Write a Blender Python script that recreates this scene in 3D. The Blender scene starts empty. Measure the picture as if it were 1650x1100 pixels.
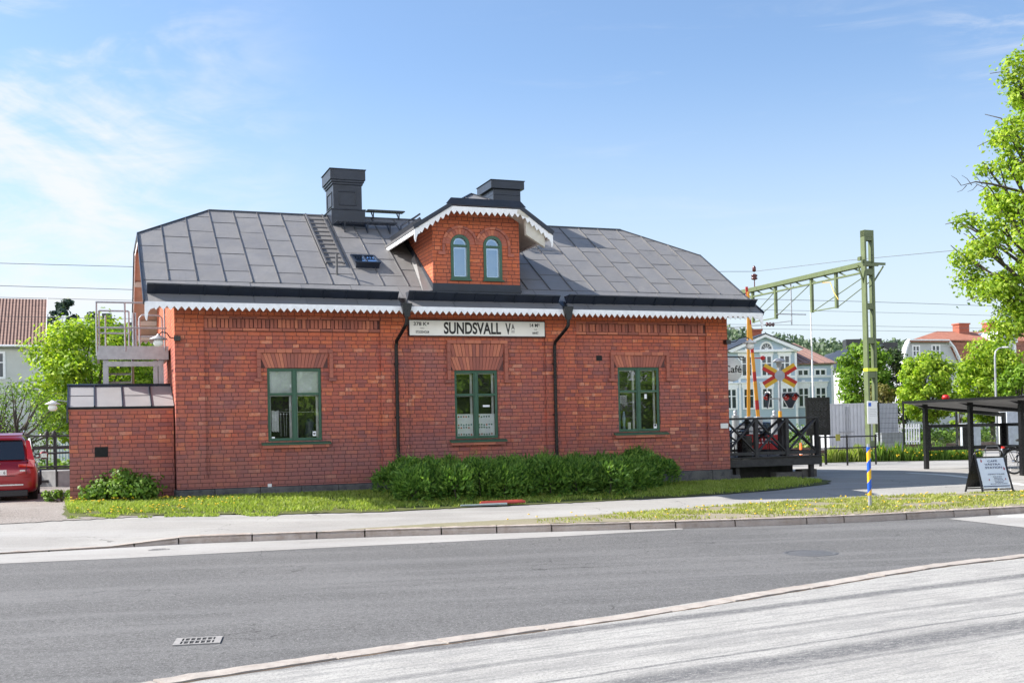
import bpy, math, random
import numpy as np
from mathutils import Vector, Matrix
from mathutils.geometry import delaunay_2d_cdt
C = bpy.context; scene = C.scene; COL = scene.collection
# ------------------------------------------------------------------ camera
EYE = 1.55
cam_d = bpy.data.cameras.new('camera'); cam = bpy.data.objects.new('camera', cam_d); COL.objects.link(cam)
cam_d.sensor_width = 36; cam_d.sensor_fit = 'HORIZONTAL'; cam_d.lens = 38.80; cam_d.shift_y = 116.42/1650
cam_d.clip_start = 0.1; cam_d.clip_end = 6000
cR = Vector((0.999764, 0.000300, -0.021736)); cU = Vector((0.021738, -0.013801, 0.999668)); cF = Vector((0, 0.999905, 0.013805))
mw = Matrix.Identity(4)
for i in range(3):
    mw[i][0] = cR[i]; mw[i][1] = cU[i]; mw[i][2] = -cF[i]
mw[2][3] = EYE
cam.matrix_world = mw
scene.camera = cam
scene.render.resolution_x = 1024; scene.render.resolution_y = 682
# ------------------------------------------------------------------ exposure
vs = scene.view_settings
vs.view_transform = 'Standard'; vs.look = 'None'; vs.gamma = 1; vs.use_curve_mapping = False
vs.exposure = 1.36
# ------------------------------------------------------------------ building frame (facade direction)
TH = 0.3583; OX, OY = -7.6205, 25.0355
EV = Vector((math.cos(TH), math.sin(TH), 0)); NV = Vector((-math.sin(TH), math.cos(TH), 0))
def BP(u, v, z=0.0): return Vector((OX, OY, 0)) + float(u)*EV + float(v)*NV + Vector((0, 0, float(z)))
def toB(X, Y):
    r = Vector((X-OX, Y-OY, 0)); return r.dot(EV), r.dot(NV)
# ------------------------------------------------------------------ sun and sky
sunv = (-1.0*EV + 0.55*NV + Vector((0, 0, 1))).normalized()
sd = bpy.data.lights.new('sun', 'SUN'); sd.energy = 4.0; sd.angle = math.radians(0.53); sd.color = (1.0, 0.95, 0.88)
sun = bpy.data.objects.new('sun', sd); COL.objects.link(sun)
sun.rotation_euler = sunv.to_track_quat('Z', 'Y').to_euler()
w = bpy.data.worlds.new('World'); scene.world = w; w.use_nodes = True
nt = w.node_tree; N = nt.nodes; Lk = nt.links
for n_ in list(N): N.remove(n_)
wo = N.new('ShaderNodeOutputWorld'); bg = N.new('ShaderNodeBackground'); bg.inputs['Strength'].default_value = 0.083
sky = N.new('ShaderNodeTexSky'); sky.sky_type = 'NISHITA'; sky.sun_disc = False
sky.sun_elevation = math.asin(sunv.z); sky.sun_rotation = math.atan2(sunv.x, sunv.y)
sky.altitude = 20; sky.air_density = 1.0; sky.dust_density = 0.5; sky.ozone_density = 3.2
tc = N.new('ShaderNodeTexCoord')
def wnoise(scale, sx, sy, sz, rot, detail=6, dist=0.6):
    mp = N.new('ShaderNodeMapping'); mp.inputs['Scale'].default_value = (sx, sy, sz); mp.inputs['Rotation'].default_value = rot
    no = N.new('ShaderNodeTexNoise'); no.inputs['Scale'].default_value = scale; no.inputs['Detail'].default_value = detail
    no.inputs['Distortion'].default_value = dist; no.inputs['Roughness'].default_value = 0.62
    Lk.new(tc.outputs['Generated'], mp.inputs['Vector']); Lk.new(mp.outputs['Vector'], no.inputs['Vector']); return no.outputs['Fac']
def wmath(op, a, b=None, c=None):
    m = N.new('ShaderNodeMath'); m.operation = op
    for k, x in enumerate((a, b, c)):
        if x is None: continue
        if isinstance(x, (int, float)): m.inputs[k].default_value = x
        else: Lk.new(x, m.inputs[k])
    return m.outputs[0]
def wrange(x, a, b, c=0., d=1.):
    m = N.new('ShaderNodeMapRange'); m.interpolation_type = 'SMOOTHSTEP'
    Lk.new(x, m.inputs[0])
    for k, y in zip((1, 2, 3, 4), (a, b, c, d)): m.inputs[k].default_value = y
    return m.outputs[0]
def wblob(d, r0, r1):
    vm = N.new('ShaderNodeVectorMath'); vm.operation = 'DISTANCE'; Lk.new(tc.outputs['Generated'], vm.inputs[0]); vm.inputs[1].default_value = Vector(d).normalized()
    return wrange(vm.outputs['Value'], r0, r1, 1., 0.)
def pdir(x, y): return cF + cR*(x-825)/1778.4 - cU*(y-666.4)/1778.4
n1 = wnoise(3.2, 1, 1, 2.6, (0.2, 0.25, 0)); n2 = wnoise(9.0, 1, 1, 3.5, (0.5, 0.5, 0.2), 8, 1.2)
veil = wmath('MULTIPLY', wblob(pdir(-40, 290), 0.08, 0.33), wrange(wmath('ADD', n1, wmath('MULTIPLY', n2, 0.35)), 0.53, 0.80))
veil = wmath('MULTIPLY', veil, 1.25)
n3 = wnoise(3.0, 1.2, 1, 12.0, (0.0, -0.75, 0.0), 9, 0.5)
wisp = wmath('MULTIPLY', wrange(n3, 0.52, 0.82), wblob(pdir(1180, 60), 0.03, 0.28))
wisp2 = wmath('MULTIPLY', wrange(n2, 0.40, 0.70), wblob(pdir(1640, 10), 0.02, 0.09))
tot = wmath('MINIMUM', wmath('ADD', wmath('ADD', wmath('MULTIPLY', veil, 0.75), wmath('MULTIPLY', wisp, 0.30)), wmath('MULTIPLY', wisp2, 0.5)), 0.9)
hxyz = N.new('ShaderNodeSeparateXYZ'); Lk.new(tc.outputs['Generated'], hxyz.inputs[0])
hz_ = N.new('ShaderNodeMix'); hz_.data_type = 'RGBA'; Lk.new(wrange(hxyz.outputs[2], 0.33, -0.02, 0.0, 0.95), hz_.inputs[0]); Lk.new(sky.outputs[0], hz_.inputs[6]); hz_.inputs[7].default_value = (3.8, 4.2, 4.55, 1)
mx = N.new('ShaderNodeMix'); mx.data_type = 'RGBA'; Lk.new(tot, mx.inputs[0]); Lk.new(hz_.outputs[2], mx.inputs[6]); mx.inputs[7].default_value = (4.5, 4.6, 4.8, 1)
# bright cloud added out of view behind the viewer to light the shaded facade
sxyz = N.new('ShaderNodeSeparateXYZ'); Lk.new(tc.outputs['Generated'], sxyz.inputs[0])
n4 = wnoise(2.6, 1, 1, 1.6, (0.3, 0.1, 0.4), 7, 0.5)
fill_cloud = wmath('MULTIPLY', wmath('MULTIPLY', wrange(sxyz.outputs[1], -0.10, -0.45), wrange(sxyz.outputs[2], 0.03, 0.10)), wmath('MULTIPLY', wrange(n4, 0.36, 0.50), wrange(sxyz.outputs[2], 0.42, 0.34)))
fill_cloud = wmath('MULTIPLY', fill_cloud, wmath('SUBTRACT', 1.0, wblob((0.63, -0.75, 0.20), 0.12, 0.24)))
mx2 = N.new('ShaderNodeMix'); mx2.data_type = 'RGBA'; Lk.new(fill_cloud, mx2.inputs[0]); Lk.new(mx.outputs[2], mx2.inputs[6]); mx2.inputs[7].default_value = (15.2, 15.2, 15.4, 1); mx = mx2
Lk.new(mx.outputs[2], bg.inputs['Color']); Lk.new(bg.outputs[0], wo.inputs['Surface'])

rnd = random.Random(7); nr = np.random.default_rng(7)
# ------------------------------------------------------------------ mesh builder
class MB:
    def __init__(s): s.v = []; s.f = []; s.m = []; s.sm = []
    def add(s, vs_, fs, mi=0, sm=False):
        o = len(s.v); s.v += [tuple(p) for p in vs_]
        for f in fs: s.f.append([i+o for i in f]); s.m.append(mi); s.sm.append(sm)
    def box(s, x0, x1, y0, y1, z0, z1, mi=0):
        s.add([(x0,y0,z0),(x1,y0,z0),(x1,y1,z0),(x0,y1,z0),(x0,y0,z1),(x1,y0,z1),(x1,y1,z1),(x0,y1,z1)],
              [(0,3,2,1),(4,5,6,7),(0,1,5,4),(1,2,6,5),(2,3,7,6),(3,0,4,7)], mi)
    def obox(s, c, ax, ay, az, mi=0):
        c, ax, ay, az = map(Vector, (c, ax, ay, az))
        P = [c+i*ax+j*ay+k*az for k in (-1,1) for (i,j) in ((-1,-1),(1,-1),(1,1),(-1,1))]
        fs = [(0,3,2,1),(4,5,6,7),(0,1,5,4),(1,2,6,5),(2,3,7,6),(3,0,4,7)]
        if ax.cross(ay).dot(az) < 0: fs = [f[::-1] for f in fs]
        s.add(P, fs, mi)
    def bar(s, p, q, w_, h_, up=(0,0,1), mi=0):
        p, q, up = Vector(p), Vector(q), Vector(up); d = (q-p)
        if d.length < 1e-6: return
        dn = d.normalized(); sd_ = dn.cross(up)
        if sd_.length < 1e-4: sd_ = dn.cross(Vector((1, 0, 0.01)))
        sd_.normalize(); u2 = sd_.cross(dn)
        s.obox((p+q)/2, d/2, sd_*w_/2, u2*h_/2, mi)
    def tube(s, path, r, seg=8, mi=0, caps=True):
        P = [Vector(p) for p in path]; rr = r if isinstance(r, (list, tuple)) else [r]*len(P); vv = []; fs = []
        a = None
        for i, p in enumerate(P):
            d = (P[min(i+1, len(P)-1)]-P[max(i-1, 0)]).normalized()
            if a is None:
                a = d.cross(Vector((0, 0, 1)));  a = a if a.length > .1 else d.cross(Vector((1, 0, 0)))
            a = (a - d*a.dot(d)).normalized(); b = d.cross(a)
            for k in range(seg):
                t = 2*math.pi*k/seg; vv.append(p + rr[i]*(math.cos(t)*a+math.sin(t)*b))
        for i in range(len(P)-1):
            for k in range(seg):
                k2 = (k+1) % seg; fs.append((i*seg+k, i*seg+k2, (i+1)*seg+k2, (i+1)*seg+k))
        s.add(vv, fs, mi, True)
        if caps:
            s.add([vv[k] for k in range(seg)], [tuple(range(seg))[::-1]], mi); s.add([vv[-seg+k] for k in range(seg)], [tuple(range(seg))], mi)
    def cyl(s, p, q, r0, r1=None, seg=16, mi=0): s.tube([p, q], [r0, r0 if r1 is None else r1], seg, mi)
    def lathe(s, prof, c=(0,0,0), axis='z', seg=20, mi=0):
        c = Vector(c); vv = []
        for (r, h) in prof:
            for k in range(seg):
                t = 2*math.pi*k/seg; a, b = r*math.cos(t), r*math.sin(t)
                vv.append(c+Vector({'z': (a, b, h), 'y': (a, h, b), 'x': (h, a, b)}[axis]))
        fs = [(i*seg+k, i*seg+(k+1) % seg, (i+1)*seg+(k+1) % seg, (i+1)*seg+k) for i in range(len(prof)-1) for k in range(seg)]
        s.add(vv, fs, mi, True)
    def prism(s, pts, ext, mi=0):          # polygon extruded by vector
        ext = Vector(ext); n = len(pts); P = [Vector(p) for p in pts]; Q = [p+ext for p in P]
        s.add(P+Q, [tuple(range(n)), tuple(range(2*n-1, n-1, -1))]+[(i, i+n, (i+1) % n+n, (i+1) % n) for i in range(n)], mi)
    def build(s, name, mats, parent=None, loc=None, rotz=None, bevel=0, seg=1):
        me = bpy.data.meshes.new(name); me.from_pydata(s.v, [], s.f)
        if not isinstance(mats, (list, tuple)): mats = [mats]
        for m_ in mats: me.materials.append(m_)
        me.polygons.foreach_set('material_index', s.m); me.polygons.foreach_set('use_smooth', s.sm)
        me.update()
        o = bpy.data.objects.new(name, me); COL.objects.link(o)
        if parent: o.parent = parent
        if loc is not None: o.location = loc
        if rotz is not None: o.rotation_euler = (0, 0, rotz)
        if bevel:
            b = o.modifiers.new('bevel', 'BEVEL'); b.width = bevel; b.segments = seg; b.limit_method = 'ANGLE'
        return o
def tag(o, label=None, cat=None, group=None, kind=None):
    if label: o['label'] = label
    if cat: o['category'] = cat
    if group: o['group'] = group
    if kind: o['kind'] = kind
    return o
def thing(name, label, cat, loc=(0,0,0), rotz=0, group=None):
    o = bpy.data.objects.new(name, None); COL.objects.link(o); o.location = loc; o.rotation_euler = (0, 0, rotz); o.empty_display_size = 0.3
    return tag(o, label, cat, group)
def bthing(name, label, cat, u=0, v=0, z=0, rot=0, group=None): return thing(name, label, cat, BP(u, v, z), TH+rot, group)
def struct(o): o['kind'] = 'structure'; return o
def kids(o): return [x for x in bpy.data.objects if x.parent == o]
def copy_tree(o, parent=None):
    c = o.copy(); COL.objects.link(c)
    if parent: c.parent = parent
    for ch in kids(o): copy_tree(ch, c)
    return c
# ------------------------------------------------------------------ materials
class NT:
    def __init__(s, name):
        s.mat = bpy.data.materials.new(name); s.mat.use_nodes = True; s.t = s.mat.node_tree; s.N = s.t.nodes; s.L = s.t.links
        s.b = s.N['Principled BSDF']; s.tc = s.N.new('ShaderNodeTexCoord'); s.out = s.N['Material Output']
    def set(s, k, v_):
        if hasattr(v_, 'links'): s.L.new(v_, s.b.inputs[k])
        else: s.b.inputs[k].default_value = v_
    def new(s, t): return s.N.new(t)
    def vec(s, sc=(1,1,1), rot=(0,0,0), src='Object'):
        m = s.new('ShaderNodeMapping'); m.inputs['Scale'].default_value = sc; m.inputs['Rotation'].default_value = rot
        s.L.new(s.tc.outputs[src], m.inputs['Vector']); return m.outputs[0]
    def stretch(s, sc, rot):      # turn first, then scale: grain that runs along a direction
        m = s.new('ShaderNodeMapping'); m.inputs['Scale'].default_value = sc; s.L.new(s.vec((1, 1, 1), (0, 0, rot)), m.inputs['Vector']); return m.outputs[0]
    def noise(s, scale, detail=4, rough=.6, vec=None, dist=0):
        n = s.new('ShaderNodeTexNoise'); n.inputs['Scale'].default_value = scale; n.inputs['Detail'].default_value = detail
        n.inputs['Roughness'].default_value = rough; n.inputs['Distortion'].default_value = dist
        s.L.new(vec if vec is not None else s.tc.outputs['Object'], n.inputs['Vector']); return n.outputs['Fac']
    def math(s, op, *a):
        m = s.new('ShaderNodeMath'); m.operation = op
        for k, x in enumerate(a):
            if hasattr(x, 'links'): s.L.new(x, m.inputs[k])
            else: m.inputs[k].default_value = x
        return m.outputs[0]
    def rng(s, x, a, b, c=0., d=1., smooth=False):
        m = s.new('ShaderNodeMapRange'); s.L.new(x, m.inputs[0])
        if smooth: m.interpolation_type = 'SMOOTHSTEP'
        for k, y in zip((1, 2, 3, 4), (a, b, c, d)): m.inputs[k].default_value = y
        return m.outputs[0]
    def mix(s, f, a, b, mode='MIX'):
        m = s.new('ShaderNodeMix'); m.data_type = 'RGBA'; m.blend_type = mode
        for k, x in ((0, f), (6, a), (7, b)):
            if hasattr(x, 'links'): s.L.new(x, m.inputs[k])
            else: m.inputs[k].default_value = x if k == 0 else (*x, 1)
        return m.outputs[2]
    def ramp(s, f, stops, mode='LINEAR'):
        r = s.new('ShaderNodeValToRGB'); r.color_ramp.interpolation = mode; el = r.color_ramp.elements
        while len(el) < len(stops): el.new(0.5)
        for e_, (p, c) in zip(el, stops): e_.position = p; e_.color = (*c, 1)
        s.L.new(f, r.inputs[0]); return r.outputs[0]
    def bump(s, h, strength=.3, dist=.01):
        b = s.new('ShaderNodeBump'); b.inputs['Strength'].default_value = strength; b.inputs['Distance'].default_value = dist
        s.L.new(h, b.inputs['Height']); s.L.new(b.outputs[0], s.b.inputs['Normal'])
    def island(s):
        g = s.new('ShaderNodeNewGeometry'); return g.outputs['Random Per Island']
def simple(name, col, rough=.55, var=.18, scale=4, metal=0, spec=.5, bump=0, bscale=40, island=0, coat=0):
    n = NT(name); f = n.noise(scale, 5)
    k = n.rng(f, .3, .7, 1-var, 1+var)
    c = n.new('ShaderNodeVectorMath'); c.operation = 'SCALE'; c.inputs[0].default_value = col
    if island: k = n.math('MULTIPLY', k, n.rng(n.island(), 0, 1, 1-island, 1+island))
    n.L.new(k, c.inputs['Scale']); n.set('Base Color', c.outputs[0])
    n.set('Roughness', n.rng(n.noise(scale*3, 3), .3, .7, max(.02, rough-.06), min(1, rough+.06))); n.set('Metallic', metal); n.set('Specular IOR Level', spec)
    if coat: n.set('Coat Weight', coat); n.set('Coat Roughness', .05)
    if bump: n.bump(n.noise(bscale, 4), bump, .01)
    return n.mat
def brick_mat(name, bw=.285, rh=.094, mort=.015, palette=None, tint=None):
    n = NT(name)
    sx = n.new('ShaderNodeSeparateXYZ'); n.L.new(n.tc.outputs['Object'], sx.inputs[0])
    cx = n.new('ShaderNodeCombineXYZ')
    d1 = n.math('MULTIPLY', n.math('SUBTRACT', n.noise(14, 4, .7), .5), .034); d2 = n.math('MULTIPLY', n.math('SUBTRACT', n.noise(17, 4, .7), .5), .022)
    zz_ = n.math('ADD', sx.outputs[2], d2); row = n.math('FLOOR', n.math('DIVIDE', zz_, rh)); wn = n.new('ShaderNodeTexWhiteNoise'); wn.noise_dimensions = '1D'; n.L.new(row, wn.inputs['W'])
    n.L.new(n.math('ADD', n.math('ADD', n.math('ADD', sx.outputs[0], sx.outputs[1]), d1), n.math('MULTIPLY', wn.outputs['Value'], .11)), cx.inputs[0]); n.L.new(zz_, cx.inputs[1])
    b = n.new('ShaderNodeTexBrick'); n.L.new(cx.outputs[0], b.inputs['Vector'])
    b.inputs['Scale'].default_value = 1; b.inputs['Brick Width'].default_value = bw; b.inputs['Row Height'].default_value = rh
    b.inputs['Mortar Size'].default_value = mort/2; b.inputs['Mortar Smooth'].default_value = .35; b.offset = .5; b.squash = .55; b.squash_frequency = 2
    b.inputs['Color1'].default_value = (0,0,0,1); b.inputs['Color2'].default_value = (1,1,1,1); b.inputs['Mortar'].default_value = (.5,.5,.5,1)
    pal = palette or [(0, (.24,.098,.092)), (.10, (.31,.115,.10)), (.3, (.39,.130,.10)), (.6, (.43,.142,.105)), (.85, (.475,.16,.108)), (.95, (.56,.20,.115)), (1, (.58,.27,.19))]
    sc = n.new('ShaderNodeSeparateColor'); n.L.new(b.outputs['Color'], sc.inputs[0])
    big = n.noise(.55, 5, .6); mid = n.noise(2.4, 6, .65)
    fac = n.math('ADD', sc.outputs[0], n.rng(mid, .3, .7, -.14, .14))
    col = n.ramp(fac, pal)
    col = n.mix(n.rng(big, .44, .62, 0, .6, True), col, (.29,.135,.128))
    col = n.mix(n.rng(n.noise(1.7, 6, .7), .54, .68, 0, .5, True), col, (.54,.135,.085))
    col = n.mix(n.rng(n.noise(.8, 4, .6, n.vec((1.0, 1.0, 1.6))), .55, .72, 0, .45, True), col, (.55,.17,.085))
    col = n.mix(n.rng(n.noise(22, 5, .8), .47, .66, 0, .5), col, (.20,.085,.07))
    col = n.mix(n.rng(n.noise(3.7, 6, .75, n.vec((1, 1, 1.4))), .64, .80, 0, .30), col, (.52,.39,.34))
    stz = n.math('ADD', sx.outputs[2], n.math('MULTIPLY', n.math('SUBTRACT', n.noise(.9, 6, .7), .5), 3.0))
    col = n.mix(n.rng(stz, .4, 1.8, .62, 0, True), col, (.225,.115,.11))
    col = n.mix(n.rng(stz, 3.3, 4.4, 0, .5, True), col, (.56,.165,.075))
    col = n.mix(n.rng(n.noise(1.3, 6, .7, n.vec((2.6, 2.6, .35))), .54, .70, 0, .5, True), col, (.23,.12,.11))
    mcol = n.mix(n.rng(big, .35, .65), (.13,.058,.05), (.085,.045,.042))
    mcol = n.mix(n.rng(mid, .55, .7, 0, .5), mcol, (.30,.19,.16))
    col = n.mix(n.math('MULTIPLY', b.outputs['Fac'], .9), col, mcol)
    hv = n.new('ShaderNodeHueSaturation'); hv.inputs['Value'].default_value = 1.14; hv.inputs['Saturation'].default_value = 1.07; n.L.new(col, hv.inputs['Color']); col = hv.outputs[0]
    n.set('Base Color', col); n.set('Roughness', .86); n.set('Specular IOR Level', .25)
    h = n.math('ADD', n.math('MULTIPLY', n.math('SUBTRACT', 1, b.outputs['Fac']), 1.0), n.math('MULTIPLY', n.noise(60, 4, .7), .35))
    n.bump(h, .9, .012)
    return n.mat
M = {}
M['brick'] = brick_mat('brick')
def block_mat():
    n = NT('brick_block'); col = n.ramp(n.island(), [(0, (.28,.11,.09)), (.3, (.38,.135,.10)), (.7, (.46,.16,.11)), (1, (.56,.21,.13))])
    col = n.mix(n.rng(n.noise(20, 4, .7), .5, .75, 0, .35), col, (.20,.09,.08)); n.set('Base Color', col); n.set('Roughness', .86); n.set('Specular IOR Level', .25)
    n.bump(n.noise(50, 4), .5, .006); return n.mat
M['block'] = block_mat()
M['mortar'] = simple('mortar', (.11,.05,.045), .9, .2, 12)
def roof_mat():
    n = NT('roof_sheet'); r = n.island()
    col = n.mix(n.rng(r, 0, 1), (.176,.170,.168), (.200,.194,.190))
    col = n.mix(n.rng(n.noise(1.1, 5, .65), .45, .75, 0, .4, True), col, (.235,.23,.23))
    col = n.mix(n.rng(n.noise(30, 3, .7), .68, .8, 0, .35), col, (.32,.31,.31))
    col = n.mix(n.rng(n.noise(1, 5, .7, n.vec((7, .5, .5))), .56, .74, 0, .35, True), col, (.12,.115,.115)); col = n.mix(n.rng(n.noise(1, 5, .75, n.vec((3.5, .7, .7))), .62, .75, 0, .3, True), col, (.30,.285,.27))
    n.set('Base Color', col); n.set('Roughness', n.rng(n.noise(2.0, 4), .3, .7, .42, .64)); n.set('Specular IOR Level', .7)
    n.bump(n.noise(2.2, 3), .45, .04); return n.mat
M['roof'] = roof_mat()
M['seam'] = simple('roof_seam', (.10,.098,.10), .45, .15, 3)
M['black_metal'] = simple('black_sheet_metal', (.012,.018,.032), .36, .25, 3, bump=.1, bscale=3)
M['black_pipe'] = simple('black_pipe', (.008,.008,.009), .3, .2, 6)
M['white_trim'] = simple('white_trim', (.86,.87,.88), .5, .08, 9)
M['soffit'] = simple('soffit_board', (.52,.40,.32), .6, .10, 5)
M['cream'] = simple('cream_board', (.58,.55,.48), .6, .08, 5)
M['green'] = simple('green_paint', (.035,.105,.062), .38, .14, 6)
M['sign_white'] = simple('sign_enamel', (.83,.83,.79), .35, .05, 2)
M['text_black'] = simple('sign_lettering', (.012,.012,.012), .5, .1)
def stone_mat(name, c1, c2, scale=8, rough=.85):
    n = NT(name); col = n.mix(n.rng(n.noise(scale, 6, .7), .35, .65), c1, c2)
    col = n.mix(n.rng(n.noise(scale*9, 3, .7), .6, .72, 0, .4), col, tuple(min(.6, x*1.5) for x in c2)); col = n.mix(n.rng(n.noise(scale*.5, 5, .7), .52, .68, 0, .6), col, tuple(x*k_ for x, k_ in zip(c1, (.62,.55,.5)))); n.set('Base Color', col); n.set('Roughness', rough)
    n.bump(n.noise(scale*3, 6, .7), .8, .02); return n.mat
M['plinth'] = stone_mat('plinth_stone', (.055,.055,.06), (.15,.145,.14), 5)
def glass_mat(name, tint=(.02,.025,.025), a=.42, rough=.01, gcol=(.95,.97,1,1)):
    n = NT(name); n.N.remove(n.b)
    gl = n.new('ShaderNodeBsdfGlossy'); gl.inputs['Roughness'].default_value = rough; gl.inputs['Color'].default_value = gcol
    tr = n.new('ShaderNodeBsdfTransparent'); tr.inputs['Color'].default_value = (.95,.97,.96,1)
    fr = n.new('ShaderNodeFresnel'); fr.inputs['IOR'].default_value = 1.5
    f = n.math('MINIMUM', n.math('ADD', n.math('MULTIPLY', fr.outputs[0], 1.8), a), 1.0)
    bp = n.new('ShaderNodeBump'); bp.inputs['Strength'].default_value = .12; bp.inputs['Distance'].default_value = .02; n.L.new(n.noise(2.6, 2), bp.inputs['Height']); n.L.new(bp.outputs[0], gl.inputs['Normal'])
    ms = n.new('ShaderNodeMixShader'); n.L.new(f, ms.inputs[0]); n.L.new(tr.outputs[0], ms.inputs[1]); n.L.new(gl.outputs[0], ms.inputs[2]); n.L.new(ms.outputs[0], n.out.inputs['Surface'])
    return n.mat
M['glass'] = glass_mat('window_glass', a=.10)
M['glass_sky'] = glass_mat('upper_window_glass', a=.34, gcol=(.66,.82,1,1))
M['glass_clear'] = glass_mat('clear_panel', a=.0)
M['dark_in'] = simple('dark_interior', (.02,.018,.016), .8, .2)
M['white_cloth'] = simple('white_cloth', (.84,.86,.88), .8, .08, 9)
M['galv'] = simple('galvanised_steel', (.36,.37,.39), .45, .14, 8, metal=.35)
M['white_enamel'] = simple('white_enamel', (.75,.75,.73), .3, .05)
M['wire'] = simple('grey_wire', (.10,.105,.11), .5)
M['wood_black'] = simple('black_stained_timber', (.036,.035,.036), .7, .35, 7, bump=.3)
M['wood_deck'] = simple('weathered_deck_board', (.10,.095,.09), .8, .3, 6)
M['mast_green'] = simple('olive_green_steel', (.115,.145,.062), .5, .16, 3)
M['red_signal'] = simple('signal_red', (.50,.012,.010), .4, .08)
M['yellow_signal'] = simple('signal_yellow', (.72,.42,.02), .4, .08)
M['orange_boom'] = simple('boom_yellow', (.78,.33,.012), .4, .06)
M['asphalt_dummy'] = simple('rubber', (.012,.012,.012), .85, .2)
M['rubber'] = M['asphalt_dummy']
M['chrome'] = simple('chrome', (.7,.7,.72), .15, .05, metal=1)
M['rust'] = simple('rail_steel', (.12,.075,.055), .6, .3, 5)
M['blue_paint'] = simple('signal_blue', (.012,.10,.52), .4, .06)
# ================================================================== GROUND
def ss(t): t = min(1, max(0, t)); return t*t*(3-2*t)
def H(X, Y):
    u, v = toB(X, Y); top = .12*(1-ss((u-2)/12)); return top+(-.22-top)*ss((-.5-v)/5)
KERB = [(-60,-1),(-22,13.2),(-8.57,18.4),(-6.94,19.02),(-5.8,19.5),(-3.68,19.86),(-2.71,20.0),(-1.46,20.12),(.81,20.30),(3.1,20.42),(5.23,20.66),(6.72,20.96),(10.21,22.1),(16,24.1),(60,40)]
GUT = [(-60,-3),(-22,11.6),(-7.93,17.01),(-6.2,17.4),(-2.89,18.4),(-1.37,18.78),(.76,19.35),(3.08,20.2)]
NEAR = [(-60,-22),(-20,-2),(-8,4.4),(-4.6,6.75),(-2.81,8.04),(-2.49,8.31),(-1.25,9.16),(-.18,9.82),(.87,10.47),(1.95,11.27),(3.22,12.24),(4.18,13.0),(5.15,13.7),(6.64,14.5),(10,16.2),(60,38)]
def interp(L, x):
    for (x0, y0), (x1, y1) in zip(L, L[1:]):
        if x0 <= x <= x1: return y0+(y1-y0)*(x-x0)/(x1-x0)
    return L[0][1] if x < L[0][0] else L[-1][1]
def Hw(X, Y):
    d = Y-interp(KERB, X)
    return H(X, Y) - .10*ss((-5.6-X)/1.6)*ss(1-d/1.6)
def dens(L, step=.3):
    out = []
    for a, b in zip(L, L[1:]+L[:1]):
        n = max(1, int(math.hypot(b[0]-a[0], b[1]-a[1])/step)); n = min(n, 60)
        out += [(a[0]+(b[0]-a[0])*k/n, a[1]+(b[1]-a[1])*k/n) for k in range(n)]
    return out
def inside(poly, x, y):
    c = False; j = len(poly)-1
    for i in range(len(poly)):
        xi, yi = poly[i]; xj, yj = poly[j]
        if (yi > y) != (yj > y) and x < (xj-xi)*(y-yi)/(yj-yi)+xi: c = not c
        j = i
    return c
def sheet(name, poly, mat, dz=0, zf=None, step=.5, jag=0, box=(-16,18,17,34)):
    zf = zf or H; P = dens(poly, step if jag == 0 else .12)
    if jag: P = [(x+rnd.gauss(0, jag), y+rnd.gauss(0, jag)) for x, y in P]
    pts = list(P); xs = [p[0] for p in P]; ys = [p[1] for p in P]
    x = max(min(xs), box[0])
    while x < min(max(xs), box[1]):
        y = max(min(ys), box[2])
        while y < min(max(ys), box[3]):
            if inside(P, x, y): pts.append((x, y))
            y += step
        x += step
    n = len(P)
    r = delaunay_2d_cdt([Vector(p) for p in pts], [(i, (i+1) % n) for i in range(n)], [], 1, 1e-5)
    b = MB(); b.add([(p[0], p[1], zf(p[0], p[1])+dz) for p in r[0]], [tuple(f) for f in r[2]], 0, True)
    o = b.build(name, mat); me = o.data
    if sum(p.normal.z for p in me.polygons) < 0: me.flip_normals()
    return o
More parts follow.
